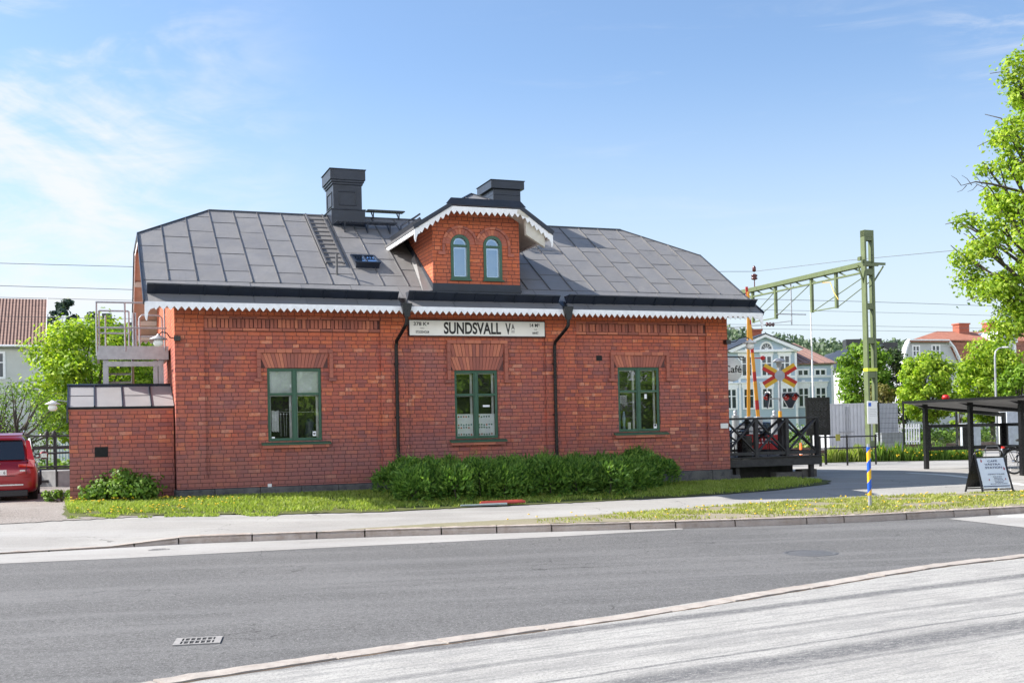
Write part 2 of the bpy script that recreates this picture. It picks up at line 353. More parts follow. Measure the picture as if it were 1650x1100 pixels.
def asphalt(name, c1, c2, light=(.3,.29,.28), streak=None, rot=0, stain=.5, speck=.5, crack=True):
    n = NT(name); col = n.mix(n.rng(n.noise(.35, 5, .6), .35, .65), c1, c2)
    col = n.mix(n.rng(n.noise(30, 6, .85), .46, .60, 0, speck), col, tuple(x*.38 for x in c1))
    col = n.mix(n.rng(n.noise(55, 3, .8), .56, .66, 0, speck), col, light)
    col = n.mix(n.rng(n.noise(2.2, 6, .7), .55, .75, 0, .35, True), col, tuple(x*.75 for x in c1))
    if crack:
        vo = n.new('ShaderNodeTexVoronoi'); vo.feature = 'DISTANCE_TO_EDGE'; vo.inputs['Scale'].default_value = .42
        wv = n.new('ShaderNodeVectorMath'); wv.operation = 'ADD'; nn_ = n.new('ShaderNodeTexNoise'); nn_.inputs['Scale'].default_value = 1.7; nn_.inputs['Detail'].default_value = 8; n.L.new(n.tc.outputs['Object'], nn_.inputs['Vector']); n.L.new(n.tc.outputs['Object'], wv.inputs[0]); n.L.new(nn_.outputs['Color'], wv.inputs[1]); n.L.new(wv.outputs[0], vo.inputs['Vector'])
        ck = n.math('MULTIPLY', n.rng(vo.outputs['Distance'], .002, .006, .75, 0), n.rng(n.noise(.5, 3), .52, .58, 0, 1)); col = n.mix(ck, col, tuple(x*.3 for x in c1))
        col = n.mix(n.rng(n.noise(.8, 4, .6, n.vec((1, 1.6, 1))), .64, .72, 0, .25, True), col, tuple(x*.62 for x in c1))
    if streak:
        s1 = n.noise(1.0, 5, .6, n.stretch((.12, 1.5, 1), -rot), .3)
        col = n.mix(n.rng(s1, .46, .66, 0, streak, True), col, tuple(min(.5, x*1.6) for x in c2))
        s2 = n.noise(1.0, 4, .6, n.stretch((.2, 2.8, 1), -rot+.05), .2)
        col = n.mix(n.rng(s2, .55, .7, 0, streak*.7, True), col, tuple(x*.6 for x in c1))
    n.set('Base Color', col); n.set('Roughness', .88); n.set('Specular IOR Level', .3)
    n.bump(n.noise(60, 5, .75), .5, .012); return n.mat
M['road'] = asphalt('road_asphalt', (.110,.109,.109), (.140,.138,.137), (.30,.30,.29), .24, .16, speck=.85)
M['old_asphalt'] = asphalt('old_pale_asphalt', (.285,.275,.26), (.345,.335,.32), (.44,.43,.41), .15, .1, speck=.2)
M['walk'] = asphalt('footway_asphalt', (.275,.265,.25), (.345,.335,.315), (.42,.41,.39), .2, .12, speck=.25)
def near_mat():
    n = NT('sanded_footway'); rot = .49
    v1 = n.vec((1, 1, 1), (0, 0, -rot)); sx = n.new('ShaderNodeSeparateXYZ'); n.L.new(v1, sx.inputs[0])
    wob = n.math('MULTIPLY', n.math('SUBTRACT', n.noise(.5, 4), .5), .22); yy = n.math('ADD', sx.outputs[1], wob)
    col = n.mix(n.rng(n.noise(1.2, 5, .65), .35, .65), (.325,.315,.295), (.40,.39,.365))
    st = n.noise(1, 8, .75, n.stretch((1.8, 16, 1), -rot), .2)
    col = n.mix(n.rng(st, .47, .63, 0, .62), col, (.16,.16,.16))
    fs_ = n.rng(n.noise(1, 6, .85, n.stretch((9, 36, 1), -rot)), .36, .54, .2, 1)
    for c_, w_, a_ in ((8.36, .085, 1.0), (7.5, .05, .6), (7.2, .10, .35), (6.80, .018, .9), (6.42, .14, 1.0), (6.16, .03, .6)):
        d = n.math('ABSOLUTE', n.math('SUBTRACT', yy, c_)); m_ = n.rng(d, w_*.5, w_*2.0, a_, 0, True)
        m_ = n.math('MULTIPLY', m_, fs_)
        col = n.mix(m_, col, (.085,.085,.088))
    col = n.mix(n.rng(n.noise(38, 6, .85), .48, .62, 0, .75), col, (.13,.13,.13)); col = n.mix(n.rng(n.noise(50, 3, .8), .56, .68, 0, .6), col, (.50,.49,.47))
    n.set('Base Color', col); n.set('Roughness', .9); n.bump(n.noise(70, 5, .75), .6, .01); return n.mat
M['near'] = near_mat()
M['gravel'] = asphalt('gravel', (.235,.205,.18), (.32,.29,.265), (.46,.43,.40), None, speck=.85)
M['soil'] = asphalt('lawn_soil', (.075,.095,.022), (.11,.12,.035), (.25,.2,.12), None, speck=.5)
M['verge'] = asphalt('dry_verge', (.27,.235,.175), (.22,.21,.12), (.40,.36,.3), None, speck=.45)
M['field'] = asphalt('field_grass', (.06,.095,.02), (.09,.12,.03), (.16,.16,.06), None, speck=.5)
M['ballast'] = asphalt('track_ballast', (.12,.095,.08), (.17,.14,.12), (.25,.2,.17), None, speck=.8)
M['granite'] = stone_mat('kerb_granite', (.36,.285,.235), (.50,.43,.38), 5)
M['paint_line'] = simple('road_paint', (.62,.62,.60), .7, .12, 20)
# one base sheet out to the horizon
b = MB(); R_ = 4000; b.add([(-R_,-R_,-.45),(R_,-R_,-.45),(R_,R_,-.45),(-R_,R_,-.45)], [(0,1,2,3)])
struct(b.build('ground', M['field']))
def bq(*L): return [tuple(BP(u, v)[:2]) for u, v in L]
land = [(-60, 6)]+KERB[2:-1]+[(60,36)]+[(200,120),(260,400),(-260,400),(-200,60)]
land = [(-60,-1),(-22,13.2)]+KERB[2:]+[(300,120),(300,500),(-300,500),(-300,-60)]
struct(sheet('land', land, M['field'], -.07, Hw, .5))
rd = KERB+[(60,38)]+NEAR[::-1]
struct(sheet('road', rd, M['road'], 0, lambda x, y: -.35, 4))
gp = GUT+KERB[:10][::-1]
struct(sheet('gutter_strip', gp, M['old_asphalt'], .004, lambda x, y: -.35, 1.0))
struct(sheet('near_pavement', NEAR+[(60,-60),(-60,-60)], M['near'], 0, lambda x, y: -.235, 6))
walk = KERB+[(60,90),(20,60),(13.5,47),(9.8,43),(8.3,40),(8.2,31.2),(8.28,28.76),(6.45,27.21),(3.94,25.77),(.99,24.5),(-1.04,23.69),(-2.75,22.96),(-4.79,22.5),(-6.65,22.3),(-9.19,21.6),(-14,20.2),(-60,8)]
struct(sheet('pavement', walk, M['walk'], 0, Hw, .5))
struct(sheet('gravel_yard', [(-60,7.2),(-14,19.6),(-9.4,21.2),(-7.2,22.1),(-8.2,22.6),(-9.6,24.2),(-10.5,25.6),(-12.2,30.5),(-14,42),(-60,30)], M['gravel'], .012, Hw, .5, .03))
lawn = [(-8.9,21.85),(-8.38,21.9),(-6.65,22.3),(-4.79,22.5),(-2.75,22.96),(-1.04,23.69),(.99,24.5),(3.94,25.77),(6.45,27.21),(8.1,28.6),(8.45,29.4),(8.2,30.6)]+bq((14.6,.3),(0,.3),(0,.6),(-2.2,.6))+[(-12.0,29.0),(-11.0,27.0),(-9.8,24.2)]
struct(sheet('lawn', lawn, M['soil'], .016, H, .4, .03))
STR_T = [(-2.9,20.3),(-1.53,21.0),(.26,21.67),(2.17,22.55),(4.31,23.86),(6.64,25.06),(9.15,26.0),(12.24,26.6),(18,28.5)]
STR_B = [(-3.2,20.06),(-1.5,20.28),(.8,20.46),(3.1,20.58),(5.2,20.82),(6.7,21.12),(10.2,22.26),(18,25.2)]
struct(sheet('verge', STR_T+STR_B[::-1], M['verge'], .010, H, .4, .02))
# white edge line and crossing mark
def zH(x, y): return H(x, y)
struct(sheet('edge_line', [(11.5,32.5),(12.45,29.9),(13.3,27.6),(16,21),(16.3,21.1),(13.62,27.7),(12.75,30.1),(11.75,32.6)][:8], M['paint_line'], .006, Hw, .3))
struct(sheet('road_patch', [(8.3,21.15),(10.2,22.0),(16,24.0),(18,20.0),(8.9,18.9)], M['old_asphalt'], .006, lambda x, y: -.35, 2))
struct(sheet('crossing_mark', [(9.25,21.25),(9.62,21.65),(10.6,21.4),(10.3,20.9)], M['paint_line'], .010, lambda x, y: -.35, 2))
# ballast and tracks
struct(sheet('track_bed', bq((-90,16.6),(110,16.6),(110,27.5),(-90,27.5)), M['ballast'], .0, H, 3))
# kerb stones: one long row of dressed granite on each side
def kerb(name, L, w_, top, zb, taper=None, side=1):
    b = MB(); D = []
    for (a, c) in zip(L, L[1:]):
        n = max(1, int(math.hypot(c[0]-a[0], c[1]-a[1])/.12)); D += [(a[0]+(c[0]-a[0])*k/n, a[1]+(c[1]-a[1])*k/n) for k in range(n)]
    D.append(L[-1]); s_ = 0; nxt = 0; cur = []; stones = []
    for i in range(len(D)):
        if i: s_ += math.hypot(D[i][0]-D[i-1][0], D[i][1]-D[i-1][1])
        cur.append(D[i])
        if s_ > nxt+1.05+.35*math.sin(len(stones)*2.3): stones.append(cur); cur = [D[i]]; nxt = s_
    for st in stones:
        jt = rnd.uniform(-.006, .006); js = rnd.uniform(-.008, .008); vv = []; n = len(st)
        for i, (x, y) in enumerate(st):
            a = st[max(0, i-1)]; c = st[min(n-1, i+1)]; d = Vector((c[0]-a[0], c[1]-a[1])).normalized(); nn = Vector((-d.y, d.x))*side
            e_ = .012 if i == 0 else (-.012 if i == n-1 else 0); px = x+d.x*e_; py = y+d.y*e_
            h = top+jt+rnd.uniform(-.004, .004)
            if taper: h = taper(x, h)
            rr = rnd.uniform(-.010, .010)
            for (o_, z_) in ((js+rr-.01, zb), (js+rr, h-.045), (js+.05+rr, h), (w_, h), (w_+.01, zb)): vv.append((px+nn.x*o_, py+nn.y*o_, z_))
        fs = [(i*5+k, (i+1)*5+k, (i+1)*5+k+1, i*5+k+1) for i in range(n-1) for k in range(4)]+[(0,1,2,3,4), tuple((n-1)*5+k for k in (4,3,2,1,0))]
        b.add(vv, fs, 0, False)
    o = b.build(name, M['granite']); return struct(o)
kerb('kerb', [(-8.9,18.27)]+KERB[2:-1]+[(24,27)], .15, -.212, -.40, lambda x, h: h-.10*ss((-5.6-x)/1.6))
M['granite'] = stone_mat('pale_kerb_granite', (.31,.27,.24), (.43,.39,.35), 7)
kerb('near_kerb', NEAR[2:-1], .25, -.226, -.40, side=-1)
b = MB(); P0 = dens(NEAR[2:-1], .10)[:-60]; prev = None
for i in range(len(P0)-1):
    d = Vector((P0[i+1][0]-P0[i][0], P0[i+1][1]-P0[i][1])); 
    if d.length > 1: break
    d.normalize(); nn = Vector((d.y, -d.x)); w0 = .245; w1 = .262+.018*abs(math.sin(i*.37)+.5*math.sin(i*1.3)); cur = [(P0[i][0]+nn.x*w0, P0[i][1]+nn.y*w0, -.2335), (P0[i][0]+nn.x*w1, P0[i][1]+nn.y*w1, -.2335)]
    if prev: b.add(prev+cur[::-1], [(0, 1, 2, 3)])
    prev = cur
struct(b.build('kerb_joint', simple('joint_dirt', (.13,.085,.05), .9, .3, 9)))
# ------------------------------------------------------------------ foliage helpers
def leaf_mat(name, c1, c2, c3, trans=.35, rough=.55):
    n = NT(name); r = n.island(); col = n.ramp(r, [(0, c1), (.5, c2), (1, c3)])
    k = n.rng(n.noise(.9, 3), .3, .7, .8, 1.2); vm = n.new('ShaderNodeVectorMath'); vm.operation = 'SCALE'; n.L.new(col, vm.inputs[0]); n.L.new(k, vm.inputs['Scale'])
    n.set('Base Color', vm.outputs[0]); n.set('Roughness', rough); n.set('Specular IOR Level', .3)
    tr = n.new('ShaderNodeBsdfTranslucent'); hs = n.new('ShaderNodeVectorMath'); hs.operation = 'MULTIPLY'; n.L.new(vm.outputs[0], hs.inputs[0]); hs.inputs[1].default_value = (1.25, 1.3, .6); n.L.new(hs.outputs[0], tr.inputs['Color'])
    ms = n.new('ShaderNodeMixShader'); ms.inputs[0].default_value = trans; n.L.new(n.b.outputs[0], ms.inputs[1]); n.L.new(tr.outputs[0], ms.inputs[2]); n.L.new(ms.outputs[0], n.out.inputs['Surface'])
    return n.mat
M['maple'] = leaf_mat('maple_leaf', (.13,.24,.02), (.27,.41,.03), (.44,.54,.07), .45)
M['maple2'] = leaf_mat('fresh_leaf', (.09,.19,.015), (.16,.29,.025), (.24,.36,.04), .38)
M['dark_leaf'] = leaf_mat('dark_leaf', (.025,.05,.018), (.04,.075,.022), (.06,.10,.03), .2)
M['thuja'] = leaf_mat('hedge_spray', (.045,.11,.02), (.11,.23,.035), (.23,.37,.07), .32)
M['shrub'] = leaf_mat('shrub_leaf', (.07,.15,.02), (.13,.24,.035), (.22,.33,.06), .35)
M['grass'] = leaf_mat('grass_blade', (.17,.25,.04), (.29,.39,.06), (.44,.49,.15), .35)
M['drygrass'] = leaf_mat('dry_grass', (.20,.27,.04), (.32,.36,.07), (.44,.42,.16), .3)
M['yellow'] = simple('dandelion_yellow', (.80,.52,.01), .6, .1)
M['olive'] = leaf_mat('reddish_leaf', (.13,.13,.03), (.18,.17,.05), (.24,.2,.07), .3)
M['bark'] = simple('bark', (.075,.06,.048), .9, .35, 9, bump=.6)
def leaves(name, pts, nrm, size, mat, parent=None, aspect=.6, fold=.18, svar=.35):
    pts = np.asarray(pts, float); n = len(pts); nrm = np.asarray(nrm, float); nrm /= np.linalg.norm(nrm, axis=1)[:, None]+1e-9
    a = nr.normal(size=(n, 3)); a -= (a*nrm).sum(1)[:, None]*nrm; a /= np.linalg.norm(a, axis=1)[:, None]+1e-9
    bb = np.cross(nrm, a); s_ = size*(1+svar*nr.uniform(-1, 1, n))[:, None]
    P = np.stack([pts-a*s_*.5, pts-bb*s_*aspect*.5+nrm*s_*fold, pts+a*s_*.5, pts+bb*s_*aspect*.5+nrm*s_*fold], 1).reshape(-1, 3)
    return raw_quads(name, P, mat, parent)
def raw_quads(name, P, mat, parent=None, k=4):
    n = len(P)//k; me = bpy.data.meshes.new(name); me.vertices.add(n*k); me.vertices.foreach_set('co', np.asarray(P, np.float32).ravel())
    me.loops.add(n*k); me.loops.foreach_set('vertex_index', np.arange(n*k, dtype=np.int32)); me.polygons.add(n)
    me.polygons.foreach_set('loop_start', np.arange(0, n*k, k, dtype=np.int32)); me.polygons.foreach_set('loop_total', np.full(n, k, np.int32))
    me.materials.append(mat); me.update(calc_edges=True); me.validate()
    o = bpy.data.objects.new(name, me); COL.objects.link(o)
    if parent: o.parent = parent
    return o
def crown_pts(centres, radii, n, up=.5, flat=.7, shell=.55):
    K = len(centres); c = np.asarray(centres, float); r = np.asarray(radii, float); wgt = r**2; idx = nr.choice(K, n, p=wgt/wgt.sum())
    d = nr.normal(size=(n, 3)); d /= np.linalg.norm(d, axis=1)[:, None]
    rad = (shell+(1-shell)*nr.uniform(0, 1, n)**.7)*(1+.25*nr.normal(size=n)); off = d*rad[:, None]*r[idx][:, None]; off[:, 2] *= flat
    nn = d+np.array([0, 0, up])+.6*nr.normal(size=(n, 3)); return c[idx]+off, nn
def tree(name, label, cat, x, y, z0, ht, trunk_h, rx, ry, n, leaf, mat, K=34, tr=.16, seed=1, group=None, prof=None, rc=.30, bark=None, clumps=None, limbs=1):
    r = random.Random(seed); t = thing(name, label, cat, (x, y, z0), 0, group)
    cz = (trunk_h+ht)/2; rz = (ht-trunk_h)/2; cs = []; rs = []
    if clumps: cs = [Vector(c[:3]) for c in clumps]; rs = [c[3] for c in clumps]
    else:
        for k in range(K):
            a = k*2.39996+r.uniform(-.4, .4); zz = 1-2*(k+.5)/K; q = math.sqrt(max(0, 1-zz*zz))
            zz = max(-1, min(1, zz+r.uniform(-.08, .08))); f = r.uniform(.55, .92)
            pw = prof(zz) if prof else 1
            cs.append(Vector((q*f*rx*pw*math.cos(a), q*f*ry*pw*math.sin(a), cz+zz*rz*.88))); rs.append(rc*min(rx, rz)*r.uniform(.75, 1.25))
    tb = MB(); top = Vector((r.uniform(-.1, .1)*rx, r.uniform(-.1, .1)*ry, trunk_h+rz*1.3)); P = [Vector((0, 0, -.3)), Vector((tr*.3, 0, trunk_h*.5)), Vector((0, tr*.3, trunk_h)), top*.5+Vector((0, 0, (trunk_h)*.5)), top]
    tb.tube(P, [tr*1.25, tr, tr*.85, tr*.55, tr*.15], 8)
    for c in cs[::limbs]:
        h = trunk_h*.75+(c.z-trunk_h)*r.uniform(.15, .45); h = max(trunk_h*.6, min(h, top.z*.92)); s_ = Vector((0, 0, h)); mid = s_.lerp(c, .5)+Vector((r.uniform(-.1, .1), r.uniform(-.1, .1), r.uniform(-.02, .16)))*rx*.6
        q1 = s_.lerp(mid, .5)+Vector((r.uniform(-.04, .04), r.uniform(-.04, .04), .03))*rx
        tb.tube([s_, q1, mid, c], [tr*.32, tr*.26, tr*.17, tr*.06], 5, caps=False)
        for _ in range(2):
            e_ = c+Vector((r.uniform(-1, 1), r.uniform(-1, 1), r.uniform(-.3, .8)))*rc*rx*.9; tb.tube([mid.lerp(c, .6), c.lerp(e_, .4)+Vector((0, 0, .05)), e_], [tr*.10, tr*.06, tr*.03], 4, caps=False)
    tb.build('trunk', bark or M['bark'], t)
    if n:
        p, nn = crown_pts(cs, rs, n); leaves('crown', p, nn, leaf, mat, t)
    return t
# ================================================================== STATION BUILDING
ZB, ZE, ZR, L, OV, UO, VR, KF, RI = .337, 4.5176, 7.5134, 14.4548, .746, .668, 4.03, .686, 1.84
W_ = 2*VR; SL = (ZR-ZE)/(VR+OV); PHI = math.atan(SL); SLEN = (VR+OV)/math.cos(PHI); SK = KF*SLEN; ZK = ZE+KF*(ZR-ZE); VK = -OV+KF*(VR+OV)
st = bthing('station_building', 'long single storey red brick railway station with dark sheet metal roof and central dormer', 'station building')
def rz(v): return ZE+SL*(v+OV)
def strip_wall(b, u0, u1, z0, z1, holes, vf, vr, mi=0):
    us = sorted({u0, u1} | {h[0] for h in holes} | {h[1] for h in holes}); zs = sorted({z0, z1} | {h[2] for h in holes} | {h[3] for h in holes})
    for a, c in zip(us, us[1:]):
        for d, e in zip(zs, zs[1:]):
            if any(h[0] <= a and c <= h[1] and h[2] <= d and e <= h[3] for h in holes): continue
            b.add([(a,vf,d),(c,vf,d),(c,vf,e),(a,vf,e)], [(0,1,2,3)], mi)
    for (a, c, d, e) in holes:
        b.add([(a,vf,d),(c,vf,d),(c,vf,e),(a,vf,e),(a,vr,d),(c,vr,d),(c,vr,e),(a,vr,e)], [(0,4,5,1),(1,5,6,2),(2,6,7,3),(3,7,4,0)], mi)
WIN = [(2.06,3.33,1.38,3.10,2.49), (6.65,7.79,1.33,3.04,2.43), (11.15,12.38,1.41,3.11,2.48)]
b = MB()
strip_wall(b, 0, L, ZB, ZE+.3, [w_[:4] for w_ in WIN], .06, .34)
for uu, sgn in ((0, 1), (L, -1)):
    prof = [(.06, ZB), (.06, ZE+.3)]+[(v, min(rz(min(v, 2*VR-v))-.12, 6.72)) for v in np.linspace(.3, W_-.3, 22)]+[(W_, ZE+.3), (W_, ZB)]
    b.add([(uu, v, z) for v, z in prof], [tuple(range(len(prof)))[::sgn]])
b.add([(0,W_,ZB),(L,W_,ZB),(L,W_,ZE+.4),(0,W_,ZE+.4)], [(3,2,1,0)])
b.build('wall', M['brick'], st)
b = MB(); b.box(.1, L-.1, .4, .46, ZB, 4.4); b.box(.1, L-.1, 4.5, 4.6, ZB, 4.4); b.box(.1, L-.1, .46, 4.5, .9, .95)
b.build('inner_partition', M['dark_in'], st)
# relief: pilasters, base band, eaves band
for (a, c) in ((0, .645), (4.78, 5.44), (9.09, 9.96), (13.80, L)):
    b = MB(); b.box(a-(.004 if a == 0 else 0), c+(.004 if c == L else 0), 0, .30, ZB, 4.60); b.build('pilaster', M['brick'], st)
b = MB()
for (a, c) in ((.645, 4.78), (5.44, 9.09), (9.96, 13.80)):
    b.box(a, c, .004, .2, ZB, .575)
b.build('base_course', M['brick'], st)
b = MB()
for (a, c) in ((.645, 4.78), (5.44, 9.09), (9.96, 13.80)):
    b.box(a, c, .006, .3, 4.30, 4.60)
b.build('eaves_band', M['brick'], st)
for (a, c) in ((.645, 4.78), (9.96, 13.80)):      # dentil frieze in real bricks
    b = MB(); b.box(a, c, .054, .1, 3.96, 4.30, 1); k = 0; x = a+.01
    while x < c-.12:
        wd = rnd.uniform(.068, .080); b.box(x, x+wd, .010 if k % 2 == 0 else .036, .09, 4.035+rnd.uniform(-.006, .006), 4.235+rnd.uniform(-.006, .006)); x += wd+.020; k += 1
    x = a+.01
    while x < c-.05:
        wd = min(rnd.uniform(.27, .30), c-.01-x); b.box(x, x+wd, .008, .09, 3.965, 4.024); b.box(x, x+wd, .016, .09, 4.248, 4.296); x += wd+.014
    b.build('frieze', [M['block'], M['mortar']], st)
# stone plinth
b = MB(); x = -.04; 
while x < L+.04:
    wd = min(rnd.uniform(.7, 1.3), L+.04-x); dz = rnd.uniform(-.012, .012); b.box(x+.004, x+wd-.004, -.07+rnd.uniform(-.012, .012), .3, -.35, ZB-.012+dz*.3); x += wd
b.box(-.05, .3, .302, W_, -.35, ZB-.01); b.box(L-.3, L+.05, .302, W_, -.35, ZB-.01)
b.build('plinth', M['plinth'], st, bevel=.02, seg=2)
# flat arches with hood moulds
HOOD = [(1.83,3.61,3.54,2.86,3.45), (6.46,8.06,3.79,2.80,3.70), (10.93,12.66,3.51,2.82,3.43)]
for (u0, u1, z0, z1, _), (h0, h1, ht, hl, at) in zip(WIN, HOOD):
    b = MB(); cu = (u0+u1)/2; foc = z1-2.6; n = int((u1-u0+.24)/.083); rows = [(z1+.003, at)] if at-z1 < .5 else [(z1+.003, z1+.33), (z1+.342, at)]
    b.box(u0-.16, u1+.16, .052, .12, z1, at+.02, 1)
    for (za, zb_) in rows:
        for k in range(n):
            f0 = -1+2*(k+.06)/n; f1 = -1+2*(k+.94)/n; hw0 = (u1-u0)/2+.04; hw1 = hw0+.12+(zb_-z1)*.1; hw0 += (za-z1)*.25; jj = rnd.uniform(-.004, .004)
            b.prism([(cu+f0*hw0, .038+jj, za), (cu+f1*hw0, .038+jj, za), (cu+f1*hw1, .038+jj, zb_), (cu+f0*hw1, .038+jj, zb_)], (0, .06, 0))
    b.build('flat_arch', [M['block'], M['mortar']], st)
    b = MB(); x = h0; wd_ = .085
    def run(a, c, ax, o0, o1):
        s_ = a
        while s_ < c-.02:
            e_ = min(s_+rnd.uniform(.16, .28), c); 
            if ax == 'u': b.box(s_+.004, e_-.004, -.01+rnd.uniform(-.004, .004), .1, o0, o1)
            else: b.box(o0, o1, -.01+rnd.uniform(-.004, .004), .1, s_+.004, e_-.004)
            s_ = e_
    run(h0, h1, 'u', ht-wd_, ht); run(hl, ht-wd_-.002, 'z', h0, h0+wd_); run(hl, ht-wd_-.002, 'z', h1-wd_, h1)
    b.box(h0-.07, h0+wd_+.02, -.022, .1, hl-.075, hl-.004); b.box(h1-wd_-.02, h1+.07, -.022, .1, hl-.075, hl-.004)
    b.build('hood_mould', M['block'], st)
# windows
def window(u0, u1, z0, z1, zt, par):
    b = MB(); fw = .034; mu = (u0+u1)/2; v0, v1 = .085, .15
    b.box(u0+.004, u0+fw, v0, v1, z0+.004, z1-.004); b.box(u1-fw, u1-.004, v0, v1, z0+.004, z1-.004)
    b.box(u0+fw, u1-fw, v0, v1, z1-fw-.01, z1-.004); b.box(u0+fw, u1-fw, v0, v1, z0+.004, z0+fw)
    b.box(mu-.032, mu+.032, v0-.012, v1, z0+fw, z1-fw-.01)
    fr = b.build('window', M['green'], par, bevel=.004)
    for (a, c) in ((u0+fw, mu-.032), (mu+.032, u1-fw)):
        b = MB(); s_ = .030; za, zb_ = z0+fw, z1-fw-.01
        b.box(a+.002, a+s_, v0+.008, v1-.01, za+.002, zb_-.002); b.box(c-s_, c-.002, v0+.008, v1-.01, za+.002, zb_-.002)
        b.box(a+s_, c-s_, v0+.008, v1-.01, zb_-s_, zb_-.002); b.box(a+s_, c-s_, v0+.008, v1-.01, za+.002, za+s_+.01); b.box(a+s_, c-s_, v0+.004, v1-.01, zt-.025, zt+.025)
        b.build('sash', M['green'], fr)
    b = MB()
    for (a, c) in ((u0+fw, mu-.032), (mu+.032, u1-fw)):
        for (d, e) in ((z0+fw+.03, zt-.02), (zt+.02, z1-fw-.05)): b.add([(a+.03,v0+.03,d),(c-.03,v0+.03,d),(c-.03,v0+.03,e),(a+.03,v0+.03,e)], [(0,1,2,3)])
    b.build('pane', M['glass'], fr)
    b = MB()
    for (a, c) in ((u0+fw, mu-.032), (mu+.032, u1-fw)):
        b.box(a+.02, a+.062, .24, .28, z0+fw, z1-fw); b.box(c-.072, c-.02, .24, .28, z0+fw, z1-fw); b.box(a+.062, c-.072, .24, .28, z1-fw-.06, z1-fw); b.box(a+.062, c-.072, .24, .28, zt-.04, zt+.02)
    b.build('inner_sash', M['white_trim'], fr)
    b = MB(); b.prism([(u0-.16, .08, z0-.01), (u0-.16, .08, z0-.05), (u0-.16, -.07, z0-.085), (u0-.16, -.07, z0-.055)], (u1-u0+.35, 0, 0)); b.build('sill', M['green'], fr)
    b = MB(); x = u0-.13
    while x < u1+.13:
        e_ = min(x+.29, u1+.15); b.box(x+.003, e_-.004, -.035+rnd.uniform(-.004, .004), .08, z0-.155, z0-.088); x = e_
    b.build('brick_ledge', M['block'], fr)
    return fr
wins = [window(*w_, st) for w_ in WIN]
# things seen in the windows
b = MB(); 
for (a, c) in ((2.10, 2.66), (2.73, 3.29)): b.box(a, c, .155, .160, 2.50, 3.06)
b.build('roller_blind', simple('blind', (.66,.70,.68), .7, .25, 2), wins[0])
b = MB(); b.box(2.13, 3.26, .196, .212, 2.44, 2.50); b.build('blind_rail', M['white_trim'], wins[0])
b = MB()
for k in range(9): x = 2.17+k*.019; b.box(x, x+.015, .23+.01*(k % 2), .235+.01*(k % 2), 1.62-.01*(k % 3), 2.10+.01*math.sin(k))
b.build('hanging_cloth', M['white_cloth'], wins[0])
b = MB(); b.tube([(2.2, .2, 2.08), (2.9, .2, 2.06), (3.2, .2, 2.07)], .004, 5)
for k in range(5): 
    x = 2.38+k*.07; b.tube([(x, .2, 2.05), (x+.02*math.sin(k*2), .2, 1.5)], .003, 5); b.lathe([(0, -.02), (.018, -.01), (.018, .01), (0, .02)], (x, .2, 2.02), 'z', 8)
b.build('string_ornament', M['white_cloth'], wins[0])
b = MB(); b.lathe([(.0, 1.42), (.11, 1.44), (.13, 1.55), (.10, 1.7), (.12, 1.8), (.06, 1.9), (0, 1.92)], (3.08, .33, 0), 'z', 12); b.build('vase', simple('blue_grey_vase', (.06,.075,.10), .5), wins[0])
b = MB(); b.box(3.11, 3.19, .10, .104, 1.49, 1.60); b.build('sticker', M['white_trim'], wins[0]); b = MB(); b.box(2.15, 2.22, .10, .104, 1.45, 1.49); b.build('sticker', M['white_trim'], wins[0])
b = MB(); b.box(3.125, 3.175, .097, .0985, 1.525, 1.565); b.build('sticker_print', M['text_black'], wins[0])
b = MB(); b.box(6.72, 7.15, .155, .160, 1.38, 1.95); b.box(7.29, 7.72, .155, .160, 1.38, 1.95)
cafe = b.build('cafe_curtain', M['white_cloth'], wins[1])
cols = [simple('dot_green', (.03,.12,.09), .7), simple('dot_red', (.42,.06,.03), .7), simple('dot_teal', (.05,.2,.22), .7)]
b = MB()
for a0 in (6.77, 7.31):
    for (zz, ks) in ((1.88, range(5)), (1.68, range(6)), (1.61, range(5)), (1.44, range(6))):
        for k in ks:
            mi = rnd.choice((0, 2, 0, 1)) if zz not in (1.44,) else rnd.choice((0, 1)); x = a0+k*.066; z = zz+rnd.uniform(-.008, .008)
            b.add([(x+.022*math.cos(t), .1535, z+.022*math.sin(t)) for t in np.linspace(0, 2*math.pi, 9)[:-1]], [tuple(range(8))], mi)
b.build('curtain_dots', cols, wins[1])
b = MB(); b.box(7.4, 7.58, .10, .103, 2.12, 2.17); b.build('sticker', M['white_trim'], wins[1])
b = MB(); b.box(11.94, 12.01, .10, .103, 2.28, 2.40); b.build('sticker', M['white_trim'], wins[2]); b = MB(); b.box(12.2, 12.29, .10, .103, 1.49, 1.60); b.build('sticker', M['white_trim'], wins[2])
b = MB(); b.box(12.215, 12.275, .097, .0985, 1.545, 1.59); b.build('sticker_print', M['text_black'], wins[2])
b = MB(); b.box(11.52, 11.60, .26, .27, 1.47, 1.66); b.build('menu_card', M['white_cloth'], wins[2]); b = MB(); b.box(11.86, 11.90, .26, .27, 1.47, 1.66); b.build('menu_card', M['white_cloth'], wins[2])
b = MB()
for k in range(7): x = 11.28+k*.03; b.bar((x, .25, 2.12+.05*math.sin(k)), (x+.03, .25, 2.38), .008, .008)
for k in range(5): z = 2.16+k*.05; b.bar((11.26, .25, z), (11.5, .25, z+.01), .006, .006)
b.build('hanging_basket', M['white_cloth'], wins[2])
b = MB(); b.lathe([(0, 1.45), (.05, 1.46), (.03, 1.6), (.05, 1.75), (.02, 1.95), (0, 1.96)], (11.42, .3, 0), 'z', 10); b.build('bottle', simple('pale_blue_glass', (.35,.45,.6), .2), wins[2])
